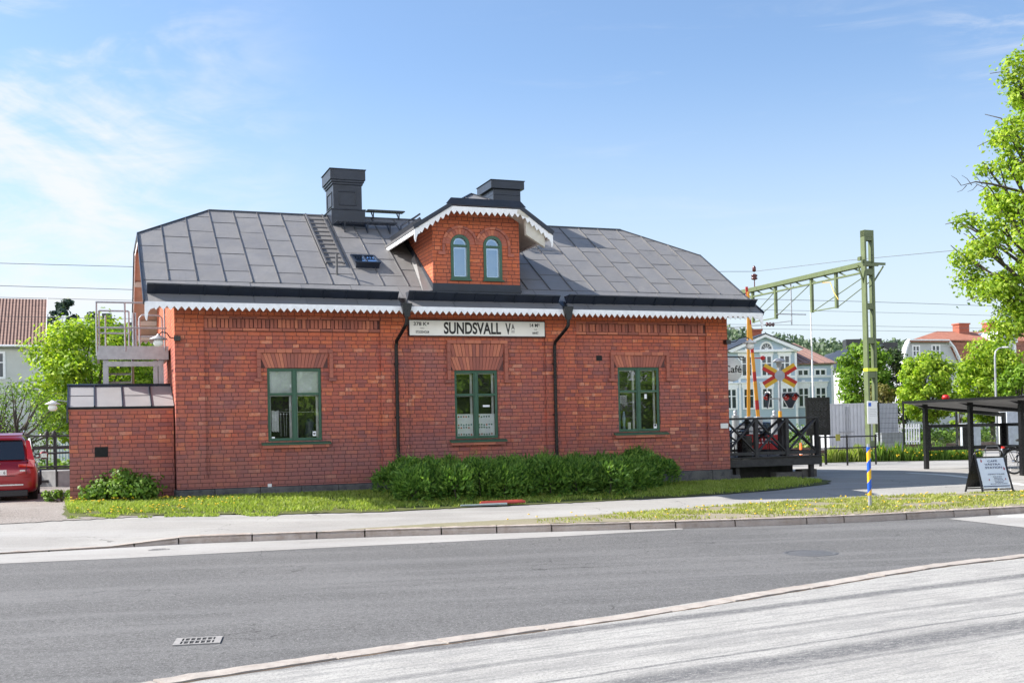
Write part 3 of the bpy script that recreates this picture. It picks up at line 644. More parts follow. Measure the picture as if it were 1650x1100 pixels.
# small wall items
b = MB(); b.box(10.54, 10.70, -.012+.06, .075, 3.28, 3.42); b.build('air_vent', M['rubber'], st)
b = MB(); b.box(14.17, 14.40, -.05, 0, 1.44, 1.58); b.build('junction_box', M['white_enamel'], st, bevel=.008)
b = MB(); b.box(2.02, 2.11, -.03, .0035, .31, .40); b.build('outlet_box', M['white_enamel'], st, bevel=.005)
# ------------------------------------------------------------------ roof
def clip(poly, a, b_, c):      # keep a*x+b*y<=c
    out = []
    for i in range(len(poly)):
        p, q = poly[i], poly[(i+1) % len(poly)]; dp = a*p[0]+b_*p[1]-c; dq = a*q[0]+b_*q[1]-c
        if dp <= 0: out.append(p)
        if dp*dq < 0: t = dp/(dp-dq); out.append((p[0]+t*(q[0]-p[0]), p[1]+t*(q[1]-p[1])))
    return out
def sheets(b, poly, X, S, N_, O_, seams, s0, rowlen=1.02, seam_h=.028, ribs=True, low=None):
    """sheet metal laid on a plane: x along X, s up the slope S, from origin O_"""
    X, S, N_, O_ = map(Vector, (X, S, N_, O_)); xs = [min(p[0] for p in poly)]+[x for x in seams]+[max(p[0] for p in poly)]; smax = max(p[1] for p in poly)
    def at(x, s_, h=0): return O_+X*x+S*s_+N_*h
    def put(pg, gap=.004):
        if len(pg) < 3: return
        cx = sum(p[0] for p in pg)/len(pg); cs = sum(p[1] for p in pg)/len(pg); tx, ts = rnd.uniform(-.006, .006), rnd.uniform(-.006, .006)
        pg = [(p[0], p[1]) for p in pg]
        b.add([at(p[0], p[1], .004+tx*(p[0]-cx)+ts*(p[1]-cs)) for p in pg], [tuple(range(len(pg)))], 0)
    if s0 > 0:
        k = 0; x = xs[0]
        while x < xs[-1]-.01:
            e_ = min(x+1.19, xs[-1]); pg = clip(clip(clip(poly, -1, 0, -x), 1, 0, e_), 0, 1, s0)
            put(pg); b.bar(at(e_-.003, .0, .006), at(e_-.003, s0, .006), .006, .010, N_, 1); x = e_
        b.bar(at(xs[0]+.02, s0, .008), at(xs[-1]-.02, s0, .008), .008, .008, N_, 1)
    for i, (a, c) in enumerate(zip(xs, xs[1:])):
        off = rowlen*(.0, .52)[i % 2]+rnd.uniform(-.04, .04); s_ = s0; nxt = s0+(.62 if i % 2 else .98)+rnd.uniform(-.03, .03)
        base = clip(clip(poly, -1, 0, -a), 1, 0, c)
        while s_ < smax:
            pg = clip(clip(base, 0, -1, -s_), 0, 1, nxt); put(pg)
            if len(pg) > 2:
                t_ = [p for p in pg if abs(p[1]-nxt) < 1e-4]
                if len(t_) == 2 and abs(t_[0][0]-t_[1][0]) > .1: b.bar(at(min(t_[0][0], t_[1][0])+.01, nxt, .008), at(max(t_[0][0], t_[1][0])-.01, nxt, .008), .009, .008, N_, 1)
            s_ = nxt; nxt += rowlen+rnd.uniform(-.03, .03)
    if ribs:
        for x in seams:
            pg = clip(clip(poly, -1, 0, -x+.001), 1, 0, x+.001)
            if len(pg) < 2: continue
            sa, sb = max(s0, min(p[1] for p in pg)), max(p[1] for p in pg)
            if sb-sa > .05: b.bar(at(x, sa+.01, seam_h/2+.003), at(x, sb-.01, seam_h/2+.003), .016, seam_h, N_, 1)
SV = Vector((0, math.cos(PHI), math.sin(PHI))); NV_ = Vector((0, -math.sin(PHI), math.cos(PHI)))
fpoly = [(-UO, 0), (L+UO, 0), (L+UO, SK), (L+UO-RI, SLEN), (-UO+RI, SLEN), (-UO, SK)]
roof = MB(); seams = [-.1+.63*k for k in range(-0, 24)]
sheets(roof, fpoly, (1,0,0), SV, NV_, (0, -OV, ZE), seams, 1.12)
bp = [(-(L+UO), 0), (UO, 0), (UO, SK), (UO-RI, SLEN), (-(L+UO)+RI, SLEN), (-(L+UO), SK)]
SVb = Vector((0, -math.cos(PHI), math.sin(PHI))); NVb = Vector((0, math.sin(PHI), math.cos(PHI)))
sheets(roof, bp, (-1,0,0), SVb, NVb, (0, W_+OV, ZE), [-x for x in seams[::-1]], 1.12)
for sg, ue in ((1, -UO), (-1, L+UO)):       # half hips
    A = Vector((ue, VK, ZK)); B_ = Vector((ue, W_-VK, ZK)); T = Vector((ue+sg*RI, VR, ZR)); X = (A-B_).normalized()*sg; Mid = (A+B_)/2; S_ = (T-Mid).normalized(); hw = (A-B_).length/2
    sheets(roof, [(-hw, 0), (hw, 0), (0, (T-Mid).length)], X, S_, X.cross(S_), Mid, [-.6, 0, .6], 0)
ro = roof.build('roof', [M['roof'], M['seam']], st)
# roof deck underneath (boards) and ridge/hip caps
b = MB(); dn = .07
def slab(P, n_):
    b.prism(P, -Vector(n_)*dn)
fp3 = lambda x, s_, o=(0, -OV, ZE), sv=SV: Vector(o)+Vector((x, 0, 0))+sv*s_
slab([fp3(x*.9985+.01, s_)-NV_*.006 for x, s_ in fpoly], NV_)
b.prism([Vector((-x, W_+OV, ZE))+SVb*s_-NVb*.006 for x, s_ in bp], -NVb*dn)
b.build('roof_boarding', M['soffit'], ro)
b = MB(); e_ = .035
b.bar((-UO+RI, VR, ZR+.01), (L+UO-RI, VR, ZR+.01), .06, .05)
for ue, us in ((-UO, -UO+RI), (L+UO, L+UO-RI)):
    b.bar((ue, VK, ZK+.008), (us, VR, ZR+.008), .05, .045); b.bar((ue, W_-VK, ZK+.008), (us, VR, ZR+.008), .05, .045)
    b.bar((ue, VK, ZK+.0), (ue, W_-VK, ZK+.0), .05, .05)
    so = .012 if ue > 0 else -.012
    b.bar((ue+so, -OV-.01, ZE-.02), (ue+so, VK, ZK-.02), .03, .11, (0, 0, 1)); b.bar((ue+so, W_+OV, ZE-.02), (ue+so, W_-VK, ZK-.02), .03, .11, (0, 0, 1))
b.build('ridge_flashing', M['black_metal'], ro)
def fringe(b, P0, P1, nrm, top=0.0, hb=.075, ht=.095, pitch=.155, th=.018, down=(0,0,-1), mi=0):
    P0, P1, nrm, dw = map(Vector, (P0, P1, nrm, down)); d = P1-P0; n = max(1, round(d.length/pitch)); e = d/n
    for k in range(n):
        a = P0+e*k; c = a+e
        b.prism([a+dw*top, c+dw*top, c+dw*hb, (a+c)/2+dw*(hb+ht), a+dw*hb], nrm.normalized()*th, mi)
def drop(b, P, along, nrm, ln=.34, w_=.13, th=.022):
    P, al, nn = map(Vector, (P, along, nrm)); al.normalize(); D_ = Vector((0, 0, -1))
    pts = [P, P+al*w_*1.5, P+al*w_*1.5+D_*.13, P+al*w_*.9+D_*.16, P+al*w_*.55+D_*.24, P+al*w_*.38+D_*ln, P+al*.03+D_*ln*1.02, P+al*.0+D_*ln*.8]
    b.prism(pts, nn.normalized()*th)
b = MB(); fy = -OV-.005
fringe(b, (-UO+.16, fy, ZE-.015), (L+UO-.16, fy, ZE-.015), (0, 1, 0))
b.box(-UO, L+UO, fy+.001, fy+.03, ZE-.035, ZE+.0)
fringe(b, (-UO, W_+OV, ZE-.01), (L+UO, W_+OV, ZE-.01), (0, -1, 0)); fb = b
drop(b, (-UO, fy-.004, ZE-.015), (1, 0, 0), (0, 1, 0), .40); drop(b, (L+UO, fy-.004, ZE-.015), (-1, 0, 0), (0, 1, 0), .40)
for ue, nn in ((-UO, 1), (L+UO, -1)):
    b.bar((ue+nn*.02, -OV, ZE-.08), (ue+nn*.02, VK, ZK-.08), .02, .13); b.bar((ue+nn*.02, W_+OV, ZE-.08), (ue+nn*.02, W_-VK, ZK-.08), .02, .13)
    b.bar((ue+nn*.02, VK, ZK-.06), (ue+nn*.02, W_-VK, ZK-.06), .02, .12)
b.build('scalloped_fascia', M['white_trim'], ro)
b = MB(); b.box(-UO+.03, L+UO-.03, -OV+.03, .05, ZE-.055, ZE-.02); b.build('soffit', M['soffit'], ro)
# gable purlin ends (seen under the verge)
for ue, s_ in ((-UO+.04, 1), (L+.02, 1)):
    for v in (1.6, W_/2, W_-1.6, W_-.1, W_+OV-.25):
        z = rz(min(v, W_-v))-.17; b = MB(); b.box(ue, ue+.62, v-.06, v+.06, z-.07, z+.07) if z < 6.6 else b.box(ue, ue+.62, v-.06, v+.06, 6.45, 6.6); b.build('purlin_end', M['cream'], ro)
# standing gutter on the slope
def slope_pt(u, s_, h=0): return Vector((u, -OV, ZE))+SV*s_+NV_*h
for (a, c, sa, sc) in ((-.60, 5.10, .40, .33), (5.34, 9.27, .33, .33), (9.50, 15.06, .33, .36)):
    b = MB(); hgt = .24
    P = [slope_pt(a, sa), slope_pt(c, sc), slope_pt(c, sc, hgt*.85)+Vector((0, -.05, 0)), slope_pt(a, sa, hgt)+Vector((0, -.05, 0))]
    b.prism(P, (0, .02, .004)); b.bar(P[3], P[2], .035, .03, (0, 0, 1))
    n = int((c-a)/.56)
    for k in range(n+1):
        t = (k+.3)/(n+.6); p0 = P[0].lerp(P[1], t); p1 = P[3].lerp(P[2], t); b.bar(p0+Vector((0, -.012, 0)), p1+Vector((0, -.02, 0)), .02, .035, (1, 0, 0)); b.bar(p1+Vector((0, .0, .0)), p1+SV*.22-NV_*.1, .018, .01)
    for (x_, ss_, q) in ((c, sc, P[2]), (a, sa, P[3])):
        b.prism([slope_pt(x_, ss_), q, q+SV*.28-NV_*.18], (.012 if x_ == a else -.012, 0, 0))
    b.build('standing_gutter', M['black_metal'], ro)
for (uc, ) in ((5.22,), (9.385,)):
    b = MB()
    b.prism([slope_pt(uc-.10, .40, .012), slope_pt(uc+.10, .40, .012), slope_pt(uc+.055, -.03, .012), slope_pt(uc-.055, -.03, .012)], NV_*.012)
    b.prism([(uc-.13, fy-.02, ZE+.06), (uc+.13, fy-.02, ZE+.06), (uc+.06, fy-.02, ZE-.26), (uc-.06, fy-.02, ZE-.26)], (0, -.11, 0))
    b.tube([(uc, fy-.07, ZE-.24), (uc, fy-.06, ZE-.40), (uc-.03, fy+.03, ZE-.50), (uc-.07, -.13, ZE-.76), (uc-.075, -.075, ZE-.90), (uc-.075, -.075, .20)], .044, 12)
    for z in (3.2, 1.9, .7): b.box(uc-.135, uc-.015, -.06, .06, z-.015, z+.015)
    b.build('downpipe', M['black_pipe'], st)
# ladder, walkways, skylight, vent rod
def ladder(b, u0, u1, s0, s1, n, h=.07):
    for u in (u0, u1): b.bar(slope_pt(u, s0, h), slope_pt(u, s1, h), .035, .05, NV_)
    for k in range(n): s_ = s0+.08+(s1-s0-.16)*k/(n-1); b.bar(slope_pt(u0, s_, h), slope_pt(u1, s_, h), .05, .03, NV_)
    for u in (u0, u1):
        for s_ in (s0+.2, (s0+s1)/2, s1-.2): b.bar(slope_pt(u, s_, 0), slope_pt(u, s_, h), .03, .03)
b = MB(); ladder(b, 3.72, 4.17, 2.25, 5.55, 12); b.build('roof_ladder', M['seam'], ro)
def walkway(b, P, Q, wd, hz, nrm=(0,0,1)):
    P, Q = Vector(P), Vector(Q); d = (Q-P).normalized(); s_ = Vector((0, 1, 0))
    for k in (-wd/2, wd/2, 0): b.bar(P+s_*k, Q+s_*k, .022, .03)
    n = int((Q-P).length/.075)
    for k in range(n+1): p = P+(Q-P)*k/n; b.bar(p-s_*wd/2, p+s_*wd/2, .028, .018)
    for f in (.12, .5, .88) if (Q-P).length > 1.5 else (.15, .85):
        p = P+(Q-P)*f; b.bar(p-s_*wd/2, p-s_*wd*.5+Vector((0, .05, -hz)), .025, .03, (1,0,0)); b.bar(p+s_*wd/2, p-s_*wd*.4+Vector((0, .05, -hz*.8)), .025, .03, (1,0,0))
b = MB(); walkway(b, (4.42, 3.20, 7.22), (6.05, 3.20, 7.22), .34, .30); b.build('roof_walkway', M['black_metal'], ro)
b = MB(); walkway(b, (5.45, VR, 7.72), (6.50, VR, 7.72), .30, .24); b.build('roof_walkway', M['black_metal'], ro)
b = MB(); walkway(b, (9.2, 2.75, 6.98), (10.1, 2.75, 6.98), .34, .30); b.build('roof_walkway', M['black_metal'], ro)
b = MB(); c0 = [slope_pt(u, s_, 0) for u, s_ in ((4.45, 2.17), (5.05, 2.17), (5.05, 2.86), (4.45, 2.86))]
hb = [.16, .16, .05, .05]; top = [p+Vector((0, -.0, 0))+NV_*h for p, h in zip(c0, hb)]
b.add(c0+top, [(0,1,5,4),(1,2,6,5),(2,3,7,6),(3,0,4,7)]); 
for i, j in ((0,1),(1,2),(2,3),(3,0)): b.bar(top[i], top[j], .05, .04, NV_)
b.bar((top[0]+top[1])/2, (top[2]+top[3])/2, .04, .035, NV_)
sk = b.build('skylight', M['black_metal'], ro)
b = MB(); b.add([p-NV_*.005 for p in top], [(0,1,2,3)]); b.build('pane', M['glass_sky'], sk)
b = MB(); b.cyl(slope_pt(3.89, 1.72), slope_pt(3.89, 1.72)+Vector((0, 0, .52)), .03, .03, 10); b.build('vent_rod', M['seam'], ro)
# chimneys
def chimney(u0, u1, v0, v1, z0, zt, base, name='chimney'):
    b = MB(); b.box(u0, u1, v0, v1, z0, zt-.42)
    if base: b.box(u0-.07, u1+.07, v0-.07, v1+.07, z0, base); b.box(u0-.09, u1+.09, v0-.09, v1+.09, base, base+.03)
    if base: b.box(u0-.03, u1+.03, v0-.03, v1+.03, zt-.42, zt-.36); b.box(u0-.06, u1+.06, v0-.06, v1+.06, zt-.36, zt-.30)
    else: b.box(u0, u1, v0, v1, zt-.42, zt-.2501)
    b.box(u0-.09, u1+.09, v0-.09, v1+.09, zt-(.30 if base else .25), zt-.02); b.box(u0-.115, u1+.115, v0-.115, v1+.115, zt-.02, zt)
    if base:
        for (p, q, r_, s_) in (((u0+.18), (u1-.18), base+.16, zt-.62),):
            for (x0, x1, a0, a1) in ((p-.03, q+.03, s_, s_+.03), (p-.03, q+.03, r_-.03, r_), (p-.03, p, r_, s_), (q, q+.03, r_, s_)): b.box(x0, x1, v0-.02, v0+.01, a0, a1)
            vv0, vv1 = v0+.2, v1-.2
            for (y0, y1, a0, a1) in ((vv0-.03, vv1+.03, s_, s_+.03), (vv0-.03, vv1+.03, r_-.03, r_), (vv0-.03, vv0, r_, s_), (vv1, vv1+.03, r_, s_)): b.box(u0-.02, u0+.01, y0, y1, a0, a1)
    return b.build(name, M['black_metal'], ro, bevel=.006)
chimney(4.41, 5.20, 3.52, 4.52, 6.9, 8.72, 7.60)
chimney(9.20, 10.05, 4.0, 5.1, 6.9, 8.80, None)
# ------------------------------------------------------------------ dormer
DU0, DU1, DZ0, DZ1 = 6.14, 8.43, 4.9, 7.0
DE, DK, DZE, DZK, DVF = (5.53, 9.12), (6.46, 8.27), 6.42, 7.02, -.55
UC = 7.32; DSL = (DZK-DZE)/(DK[0]-DE[0]); DZR = DZK+DSL*(UC-DK[0])-.04
AW = [(6.60, 7.10, 5.30, 6.42), (7.46, 7.96, 5.30, 6.42)]
dm = MB(); NS = 8
def arch_z(a, x): r_ = (a[1]-a[0])/2; c_ = (a[0]+a[1])/2; return a[3]-r_+math.sqrt(max(0, r_*r_-(x-c_)**2))
def topz(x): return min(7.02, DZE-.05+DSL*(min(x, 2*UC-x)-DE[0]))
for x0, x1 in ((DU0, AW[0][0]), (AW[0][1], AW[1][0]), (AW[1][1], DU1)): dm.add([(x0,0,DZ0),(x1,0,DZ0),(x1,0,topz(x1)),(x0,0,topz(x0))], [(0,1,2,3)])
for a in AW:
    dm.add([(a[0],0,DZ0),(a[1],0,DZ0),(a[1],0,a[2]),(a[0],0,a[2])], [(0,1,2,3)]); dm.add([(a[0],0,a[2]),(a[1],0,a[2]),(a[1],.1,a[2]),(a[0],.1,a[2])], [(0,1,2,3)][::1])
    xs = [(a[0]+a[1])/2-math.cos(math.pi*k/14)*(a[1]-a[0])/2 for k in range(15)]
    for x0, x1 in zip(xs, xs[1:]): dm.add([(x0,0,arch_z(a,x0)),(x1,0,arch_z(a,x1)),(x1,0,topz(x1)),(x0,0,topz(x0)),(x0,.1,arch_z(a,x0)),(x1,.1,arch_z(a,x1))], [(0,1,2,3),(0,4,5,1)])
    rr_ = (a[1]-a[0])/2
    for x in (a[0], a[1]): dm.add([(x,0,a[2]),(x,0,a[3]-rr_),(x,.1,a[3]-rr_),(x,.1,a[2])], [(0,1,2,3)])
for x, s_ in ((DU0, 1), (DU1, -1)): dm.add([(x,0,DZ0),(x,0,topz(x)),(x,3.2,topz(x)),(x,3.2,DZ0)], [(0,1,2,3)[::s_]])
dmo = dm.build('dormer', M['brick'], st)
b = MB(); b.box(DU0-.015, DU1+.015, -.03, .05, 4.8, 5.19); b.box(DU0-.03, DU1+.03, -.05, -.03, 5.0, 5.05)
for x, s_ in ((DU0, -1), (DU1, 1)): b.prism([(x, 0, 5.19), (x, 0, 4.9), (x, 3.0, 4.9+SL*3), (x, 3.0, 5.19+SL*3)], (s_*.02, 0, 0))
b.build('dormer_flashing', M['black_metal'], dmo)
b = MB(); b.prism([(DU0-.02, -.01, 5.0), (DU0-.02, 1.6, 6.13), (DU0-.14, 1.5, 5.98), (DU0-.30, -.1, 4.95)], (0, 0, .012)); b.build('side_flashing', M['roof'], dmo)
for a in AW:
    cu = (a[0]+a[1])/2; R0 = (a[1]-a[0])/2; cz = a[3]-R0; b = MB()
    n = 13
    for k in range(n):        # voussoirs
        t0 = math.pi*(k+.06)/n; t1 = math.pi*(k+.94)/n
        b.prism([(cu-math.cos(t)*r_, -.012, cz+math.sin(t)*r_) for r_, t in ((R0+.004, t0), (R0+.004, t1), (R0+.145, t1), (R0+.145, t0))], (0, .05, 0))
    for k in range(9):
        t0 = math.pi*(k+.03)/9; t1 = math.pi*(k+.97)/9
        pts = [(R0+.155, t0), (R0+.155, (t0+t1)/2), (R0+.155, t1), (R0+.215, t1), (R0+.215, (t0+t1)/2), (R0+.215, t0)]
        b.prism([(cu-math.cos(t)*r_, -.045, cz+math.sin(t)*r_) for r_, t in pts], (0, .09, 0))
    out = -1 if a is AW[0] else 1
    x = cu+out*(R0+.185); b.box(x-.03, x+.03, -.045, .02, cz-.19, cz-.005); b.box(min(x-.04, x+out*.13), max(x+.04, x+out*.13), -.05, .02, cz-.27, cz-.195)
    b.build('arch_hood', M['block'], dmo)
    b = MB()                   # green arched frame
    def ring(r1, r2, v0, v1, zb, mi=0):
        P = [(cu-r1, zb)]+[(cu-math.cos(math.pi*k/16)*r1, cz+math.sin(math.pi*k/16)*r1) for k in range(17)]+[(cu+r1, zb)]
        Q = [(cu-r2, zb)]+[(cu-math.cos(math.pi*k/16)*r2, cz+math.sin(math.pi*k/16)*r2) for k in range(17)]+[(cu+r2, zb)]
        for i in range(len(P)-1): b.prism([(P[i][0], v0, P[i][1]), (P[i+1][0], v0, P[i+1][1]), (Q[i+1][0], v0, Q[i+1][1]), (Q[i][0], v0, Q[i][1])], (0, v1-v0, 0), mi)
    ring(R0-.004, R0-.075, .0-.02, .06, a[2]+.07); b.box(a[0]+.004, a[1]-.004, -.02, .06, a[2]+.004, a[2]+.069); b.box(cu-R0+.076, cu+R0-.076, -.012, .05, cz-.055, cz-.005)
    b.box(a[0]-.03, a[1]+.03, -.07, .03, a[2]-.035, a[2]+.0)
    fr = b.build('window', M['green'], dmo)
    b = MB(); ring(R0-.078, R0-.115, .05, .075, a[2]+.1, 0); b.box(cu-R0+.116, cu+R0-.116, .05, .075, cz-.10, cz-.06); b.box(cu-R0+.116, cu+R0-.116, .05, .075, a[2]+.072, a[2]+.10); b.build('inner_sash', M['white_trim'], fr)
    b = MB(); r_ = R0-.04; P = [(cu-r_, .045, a[2]+.05)]+[(cu-math.cos(math.pi*k/16)*r_, .045, cz+math.sin(math.pi*k/16)*r_) for k in range(17)]+[(cu+r_, .045, a[2]+.05)]
    b.add(P, [tuple(range(len(P)))[::-1]]); b.build('pane', M['glass_sky'], fr)
    b = MB(); b.box(a[0]-.1, a[1]+.1, .35, .4, a[2]-.1, a[3]+.1); b.build('inner_blind', simple('grey_blind', (.25,.27,.3), .8), fr)
# dormer roof
dr = MB(); HS = 1.0
VH = .42
for sg in (-1, 1):
    ue = DE[0] if sg < 0 else DE[1]; uk = DK[0] if sg < 0 else DK[1]
    e1 = Vector((ue, DVF, DZE)); run_v = 3.35
    X = Vector((0, -1, 0)) if sg < 0 else Vector((0, 1, 0)); S_ = Vector((UC-ue, 0, DZR-DZE)); SLn = S_.length; S_.normalize(); Nn = X.cross(S_)
    if Nn.z < 0: Nn = -Nn
    sk_ = SLn*(uk-ue)/(UC-ue)
    # x runs along v: left side x=-v, right side x=v
    if sg < 0: pol = [(-4.6, 0), (-DVF, 0), (-DVF, sk_), (-VH, SLn), (-4.6, SLn)]; O_ = (ue, 0, DZE); sm_ = [-4.0,-3.4,-2.8,-2.2,-1.6,-1.0,-.4,.2]
    else: pol = [(DVF, 0), (4.6, 0), (4.6, SLn), (VH, SLn), (DVF, sk_)]; O_ = (ue, 0, DZE); sm_ = [-.2,.4,1.0,1.6,2.2,2.8,3.4,4.0]
    # cut where it meets the main roof: v where z = rz(v)
    def cutv(s_): z = DZE+(DZR-DZE)*s_/SLn; return (z-ZE)/SL-OV+.05
    v0_, v1_ = cutv(0), cutv(SLn); 
    if sg < 0: A_ = (-v0_, 0); B2 = (-v1_, SLn); pol = clip(pol, -(B2[1]-A_[1]), (B2[0]-A_[0]), -(B2[1]-A_[1])*A_[0]+(B2[0]-A_[0])*A_[1])
    else: A_ = (v0_, 0); B2 = (v1_, SLn); pol = clip(pol, (B2[1]-A_[1]), -(B2[0]-A_[0]), (B2[1]-A_[1])*A_[0]-(B2[0]-A_[0])*A_[1])
    sheets(dr, pol, X, S_, Nn, O_, sm_, 0, 1.2, .025)
    dr.prism([Vector(O_)+X*p[0]+S_*p[1]-Nn*.004 for p in pol], -Nn*.05, 2)
    # flange at the eave and black capping on the rake
    dr.bar((ue, DVF-.02, DZE+.01), (ue, v0_+.1, DZE+.01), .04, .06, (0,0,1), 1)
    dr.bar((ue+sg*.02, DVF-.03, DZE+.03), (uk, DVF-.03, DZK+.03), .03, .10, (0,0,1), 3)
    dr.bar(Vector((ue, DVF+.12, DZE+.1))+S_*.25, Vector((ue, v0_, DZE+.1))+S_*.25+Vector((0, .2, 0)), .02, .16, Nn, 3)
P = [Vector((DK[0], DVF, DZK)), Vector((DK[1], DVF, DZK)), Vector((UC, VH, DZR))]; X = Vector((1,0,0)); mid = (P[0]+P[1])/2; S_ = (P[2]-Vector((UC, DVF, DZK))).normalized(); hl = (P[2]-Vector((UC, DVF, DZK))).length
sheets(dr, [(DK[0], 0), (DK[1], 0), (UC, hl)], X, S_, X.cross(S_), (0, DVF, DZK), [UC-.28, UC+.33], 0)
dr.prism([(DK[0]-.14, DVF-.05, DZK+.03), (DK[1]+.14, DVF-.05, DZK+.03), (DK[1]+.0, DVF-.02, DZK+.19), (DK[0]+.0, DVF-.02, DZK+.19)][::1], (0, .02, .0), 3)
dr.bar((DK[0]-.05, DVF, DZK+.02), (DK[1]+.05, DVF, DZK+.02), .08, .03, (0,0,1), 3)
for q in (0, 1): dr.bar(P[q]+Vector((0, 0, .01)), P[2]+Vector((0, 0, .015)), .045, .04, (0,0,1), 3)
dr.bar(P[2]+Vector((0, 0, .012)), (UC, VR, DZR+.012), .05, .04, (0,0,1), 3)
dro = dr.build('dormer_roof', [M['roof'], M['seam'], M['cream'], M['black_metal']], dmo)
b = MB()
fringe(b, (DE[0]+.12, DVF-.01, DZE+.05), (DK[0], DVF-.01, DZK-.02), (0, 1, 0), hb=.10, ht=.09, pitch=.15)
fringe(b, (DK[1], DVF-.01, DZK-.02), (DE[1]-.12, DVF-.01, DZE+.05), (0, 1, 0), hb=.10, ht=.09, pitch=.15)
fringe(b, (DK[0], DVF-.014, DZK-.015), (DK[1], DVF-.014, DZK-.015), (0, 1, 0), hb=.10, ht=.10, pitch=.155)
drop(b, (DE[0]-.01, DVF-.014, DZE+.02), (1, 0, 0), (0, 1, 0), .34, .10); drop(b, (DE[1]+.01, DVF-.014, DZE+.02), (-1, 0, 0), (0, 1, 0), .34, .10)
fringe(b, (DE[0]+.0, DVF, DZE-.02), (DE[0], 2.2, DZE-.02), (1, 0, 0), hb=.06, ht=.06, pitch=.13); fringe(b, (DE[1]-.0, DVF, DZE-.02), (DE[1], 2.2, DZE-.02), (-1, 0, 0), hb=.06, ht=.06, pitch=.13)
b.build('scalloped_fascia', M['white_trim'], dmo)
b = MB()
for uu, sg in ((DU1, 1),):
    b.prism([(uu, -.35, 6.78), (uu, -.47, 6.78), (uu+sg*.02, -.47, 6.40), (uu+sg*.02, -.35, 6.40)][::1], (sg*.5, 0, -.30))
b.bar((DU1-.02, -.48, 6.92), (DE[1]-.1, -.48, 6.40), .08, .12)
b.bar((DU1+.05, -.53, 6.85), (DU1-.25, -.53, 6.95), .08, .10)
b.build('rafter_end', M['cream'], dmo)
b = MB()
P0, Q0 = Vector((5.92, 1.35, 6.98)), Vector((5.92, 2.15, 6.98))
for k in (0, .3): b.bar(P0+Vector((k, 0, k*.6)), Q0+Vector((k, 0, k*.6)), .03, .04)
for k in range(10): p = P0.lerp(Q0, k/9); b.bar(p, p+Vector((.3, 0, .18)), .03, .02)
b.bar(P0, P0+Vector((0, 0, -.25)), .025, .025); b.bar(Q0, Q0+Vector((0, 0, -.25)), .025, .025)
b.build('roof_step', M['black_metal'], dmo)
# ------------------------------------------------------------------ lettering helper
def text(name, s_, x0, x1, z0, z1, y, mat, parent, off=0.0, ext=.0015, face=-1):
    cu_ = bpy.data.curves.new(name, 'FONT'); cu_.body = s_; cu_.offset = off; cu_.extrude = 0
    to = bpy.data.objects.new(name+'_src', cu_); COL.objects.link(to); bpy.context.view_layer.update()
    me = bpy.data.meshes.new_from_object(to.evaluated_get(bpy.context.evaluated_depsgraph_get())); bpy.data.objects.remove(to)
    co = np.empty(len(me.vertices)*3, np.float32); me.vertices.foreach_get('co', co); co = co.reshape(-1, 3)
    mn, mxx = co[:, :2].min(0), co[:, :2].max(0); X = x0+(co[:, 0]-mn[0])/(mxx[0]-mn[0])*(x1-x0); Z = z0+(co[:, 1]-mn[1])/(mxx[1]-mn[1])*(z1-z0)
    me.vertices.foreach_set('co', np.stack([X, np.full_like(X, y), Z], 1).astype(np.float32).ravel()); me.materials.clear(); me.materials.append(mat); me.update()
    o = bpy.data.objects.new(name, me); COL.objects.link(o); o.parent = parent; return o
sg = bthing('station_sign', 'long white enamel name board reading SUNDSVALL V:A under the eaves', 'sign', 5.49, 0, 3.885)
b = MB(); b.box(0, 3.58, -.035, .055, 0, .385); b.build('sign_board', M['sign_white'], sg, bevel=.004)
b = MB()
for (x0, x1, z0, z1) in ((0, 3.58, .377, .392), (0, 3.58, -.006, .008), (-.006, .008, .0, .385), (3.572, 3.586, .0, .385)): b.box(x0, x1, -.042, .05, z0, z1)
b.build('sign_edge', M['black_metal'], sg)
k_ = 3.57/1385; X_ = lambda px: (px-122)*k_
tb = M['text_black']
text('place_name', 'SUNDSVALL', X_(465), X_(1048), .048, .345, -.039, tb, sg, .03)
text('place_name', 'V', X_(1094), X_(1150), .048, .335, -.039, tb, sg, .03); text('place_name', 'A', X_(1156), X_(1190), .175, .315, -.039, tb, sg, .025)
b = MB(); b.box(X_(1156), X_(1190), -.0395, -.036, .130, .142); b.box(X_(1156), X_(1190), -.0395, -.036, .098, .110); b.build('underline', tb, sg)
text('distance', '378 K', X_(166), X_(296), .245, .335, -.039, tb, sg, .02); text('distance', 'M', X_(301), X_(317), .275, .330, -.039, tb, sg, .03)
text('distance', 'FRÅN', X_(232), X_(270), .170, .202, -.039, tb, sg); text('distance', 'STOCKHOLM', X_(186), X_(316), .060, .125, -.039, tb, sg, .025)
text('distance', '14 M', X_(1352), X_(1436), .245, .335, -.039, tb, sg, .02); text('distance', 'R', X_(1443), X_(1458), .275, .330, -.039, tb, sg)
text('distance', 'ÖVER', X_(1395), X_(1430), .170, .202, -.039, tb, sg); text('distance', 'HAVET', X_(1378), X_(1442), .060, .125, -.039, tb, sg, .025)
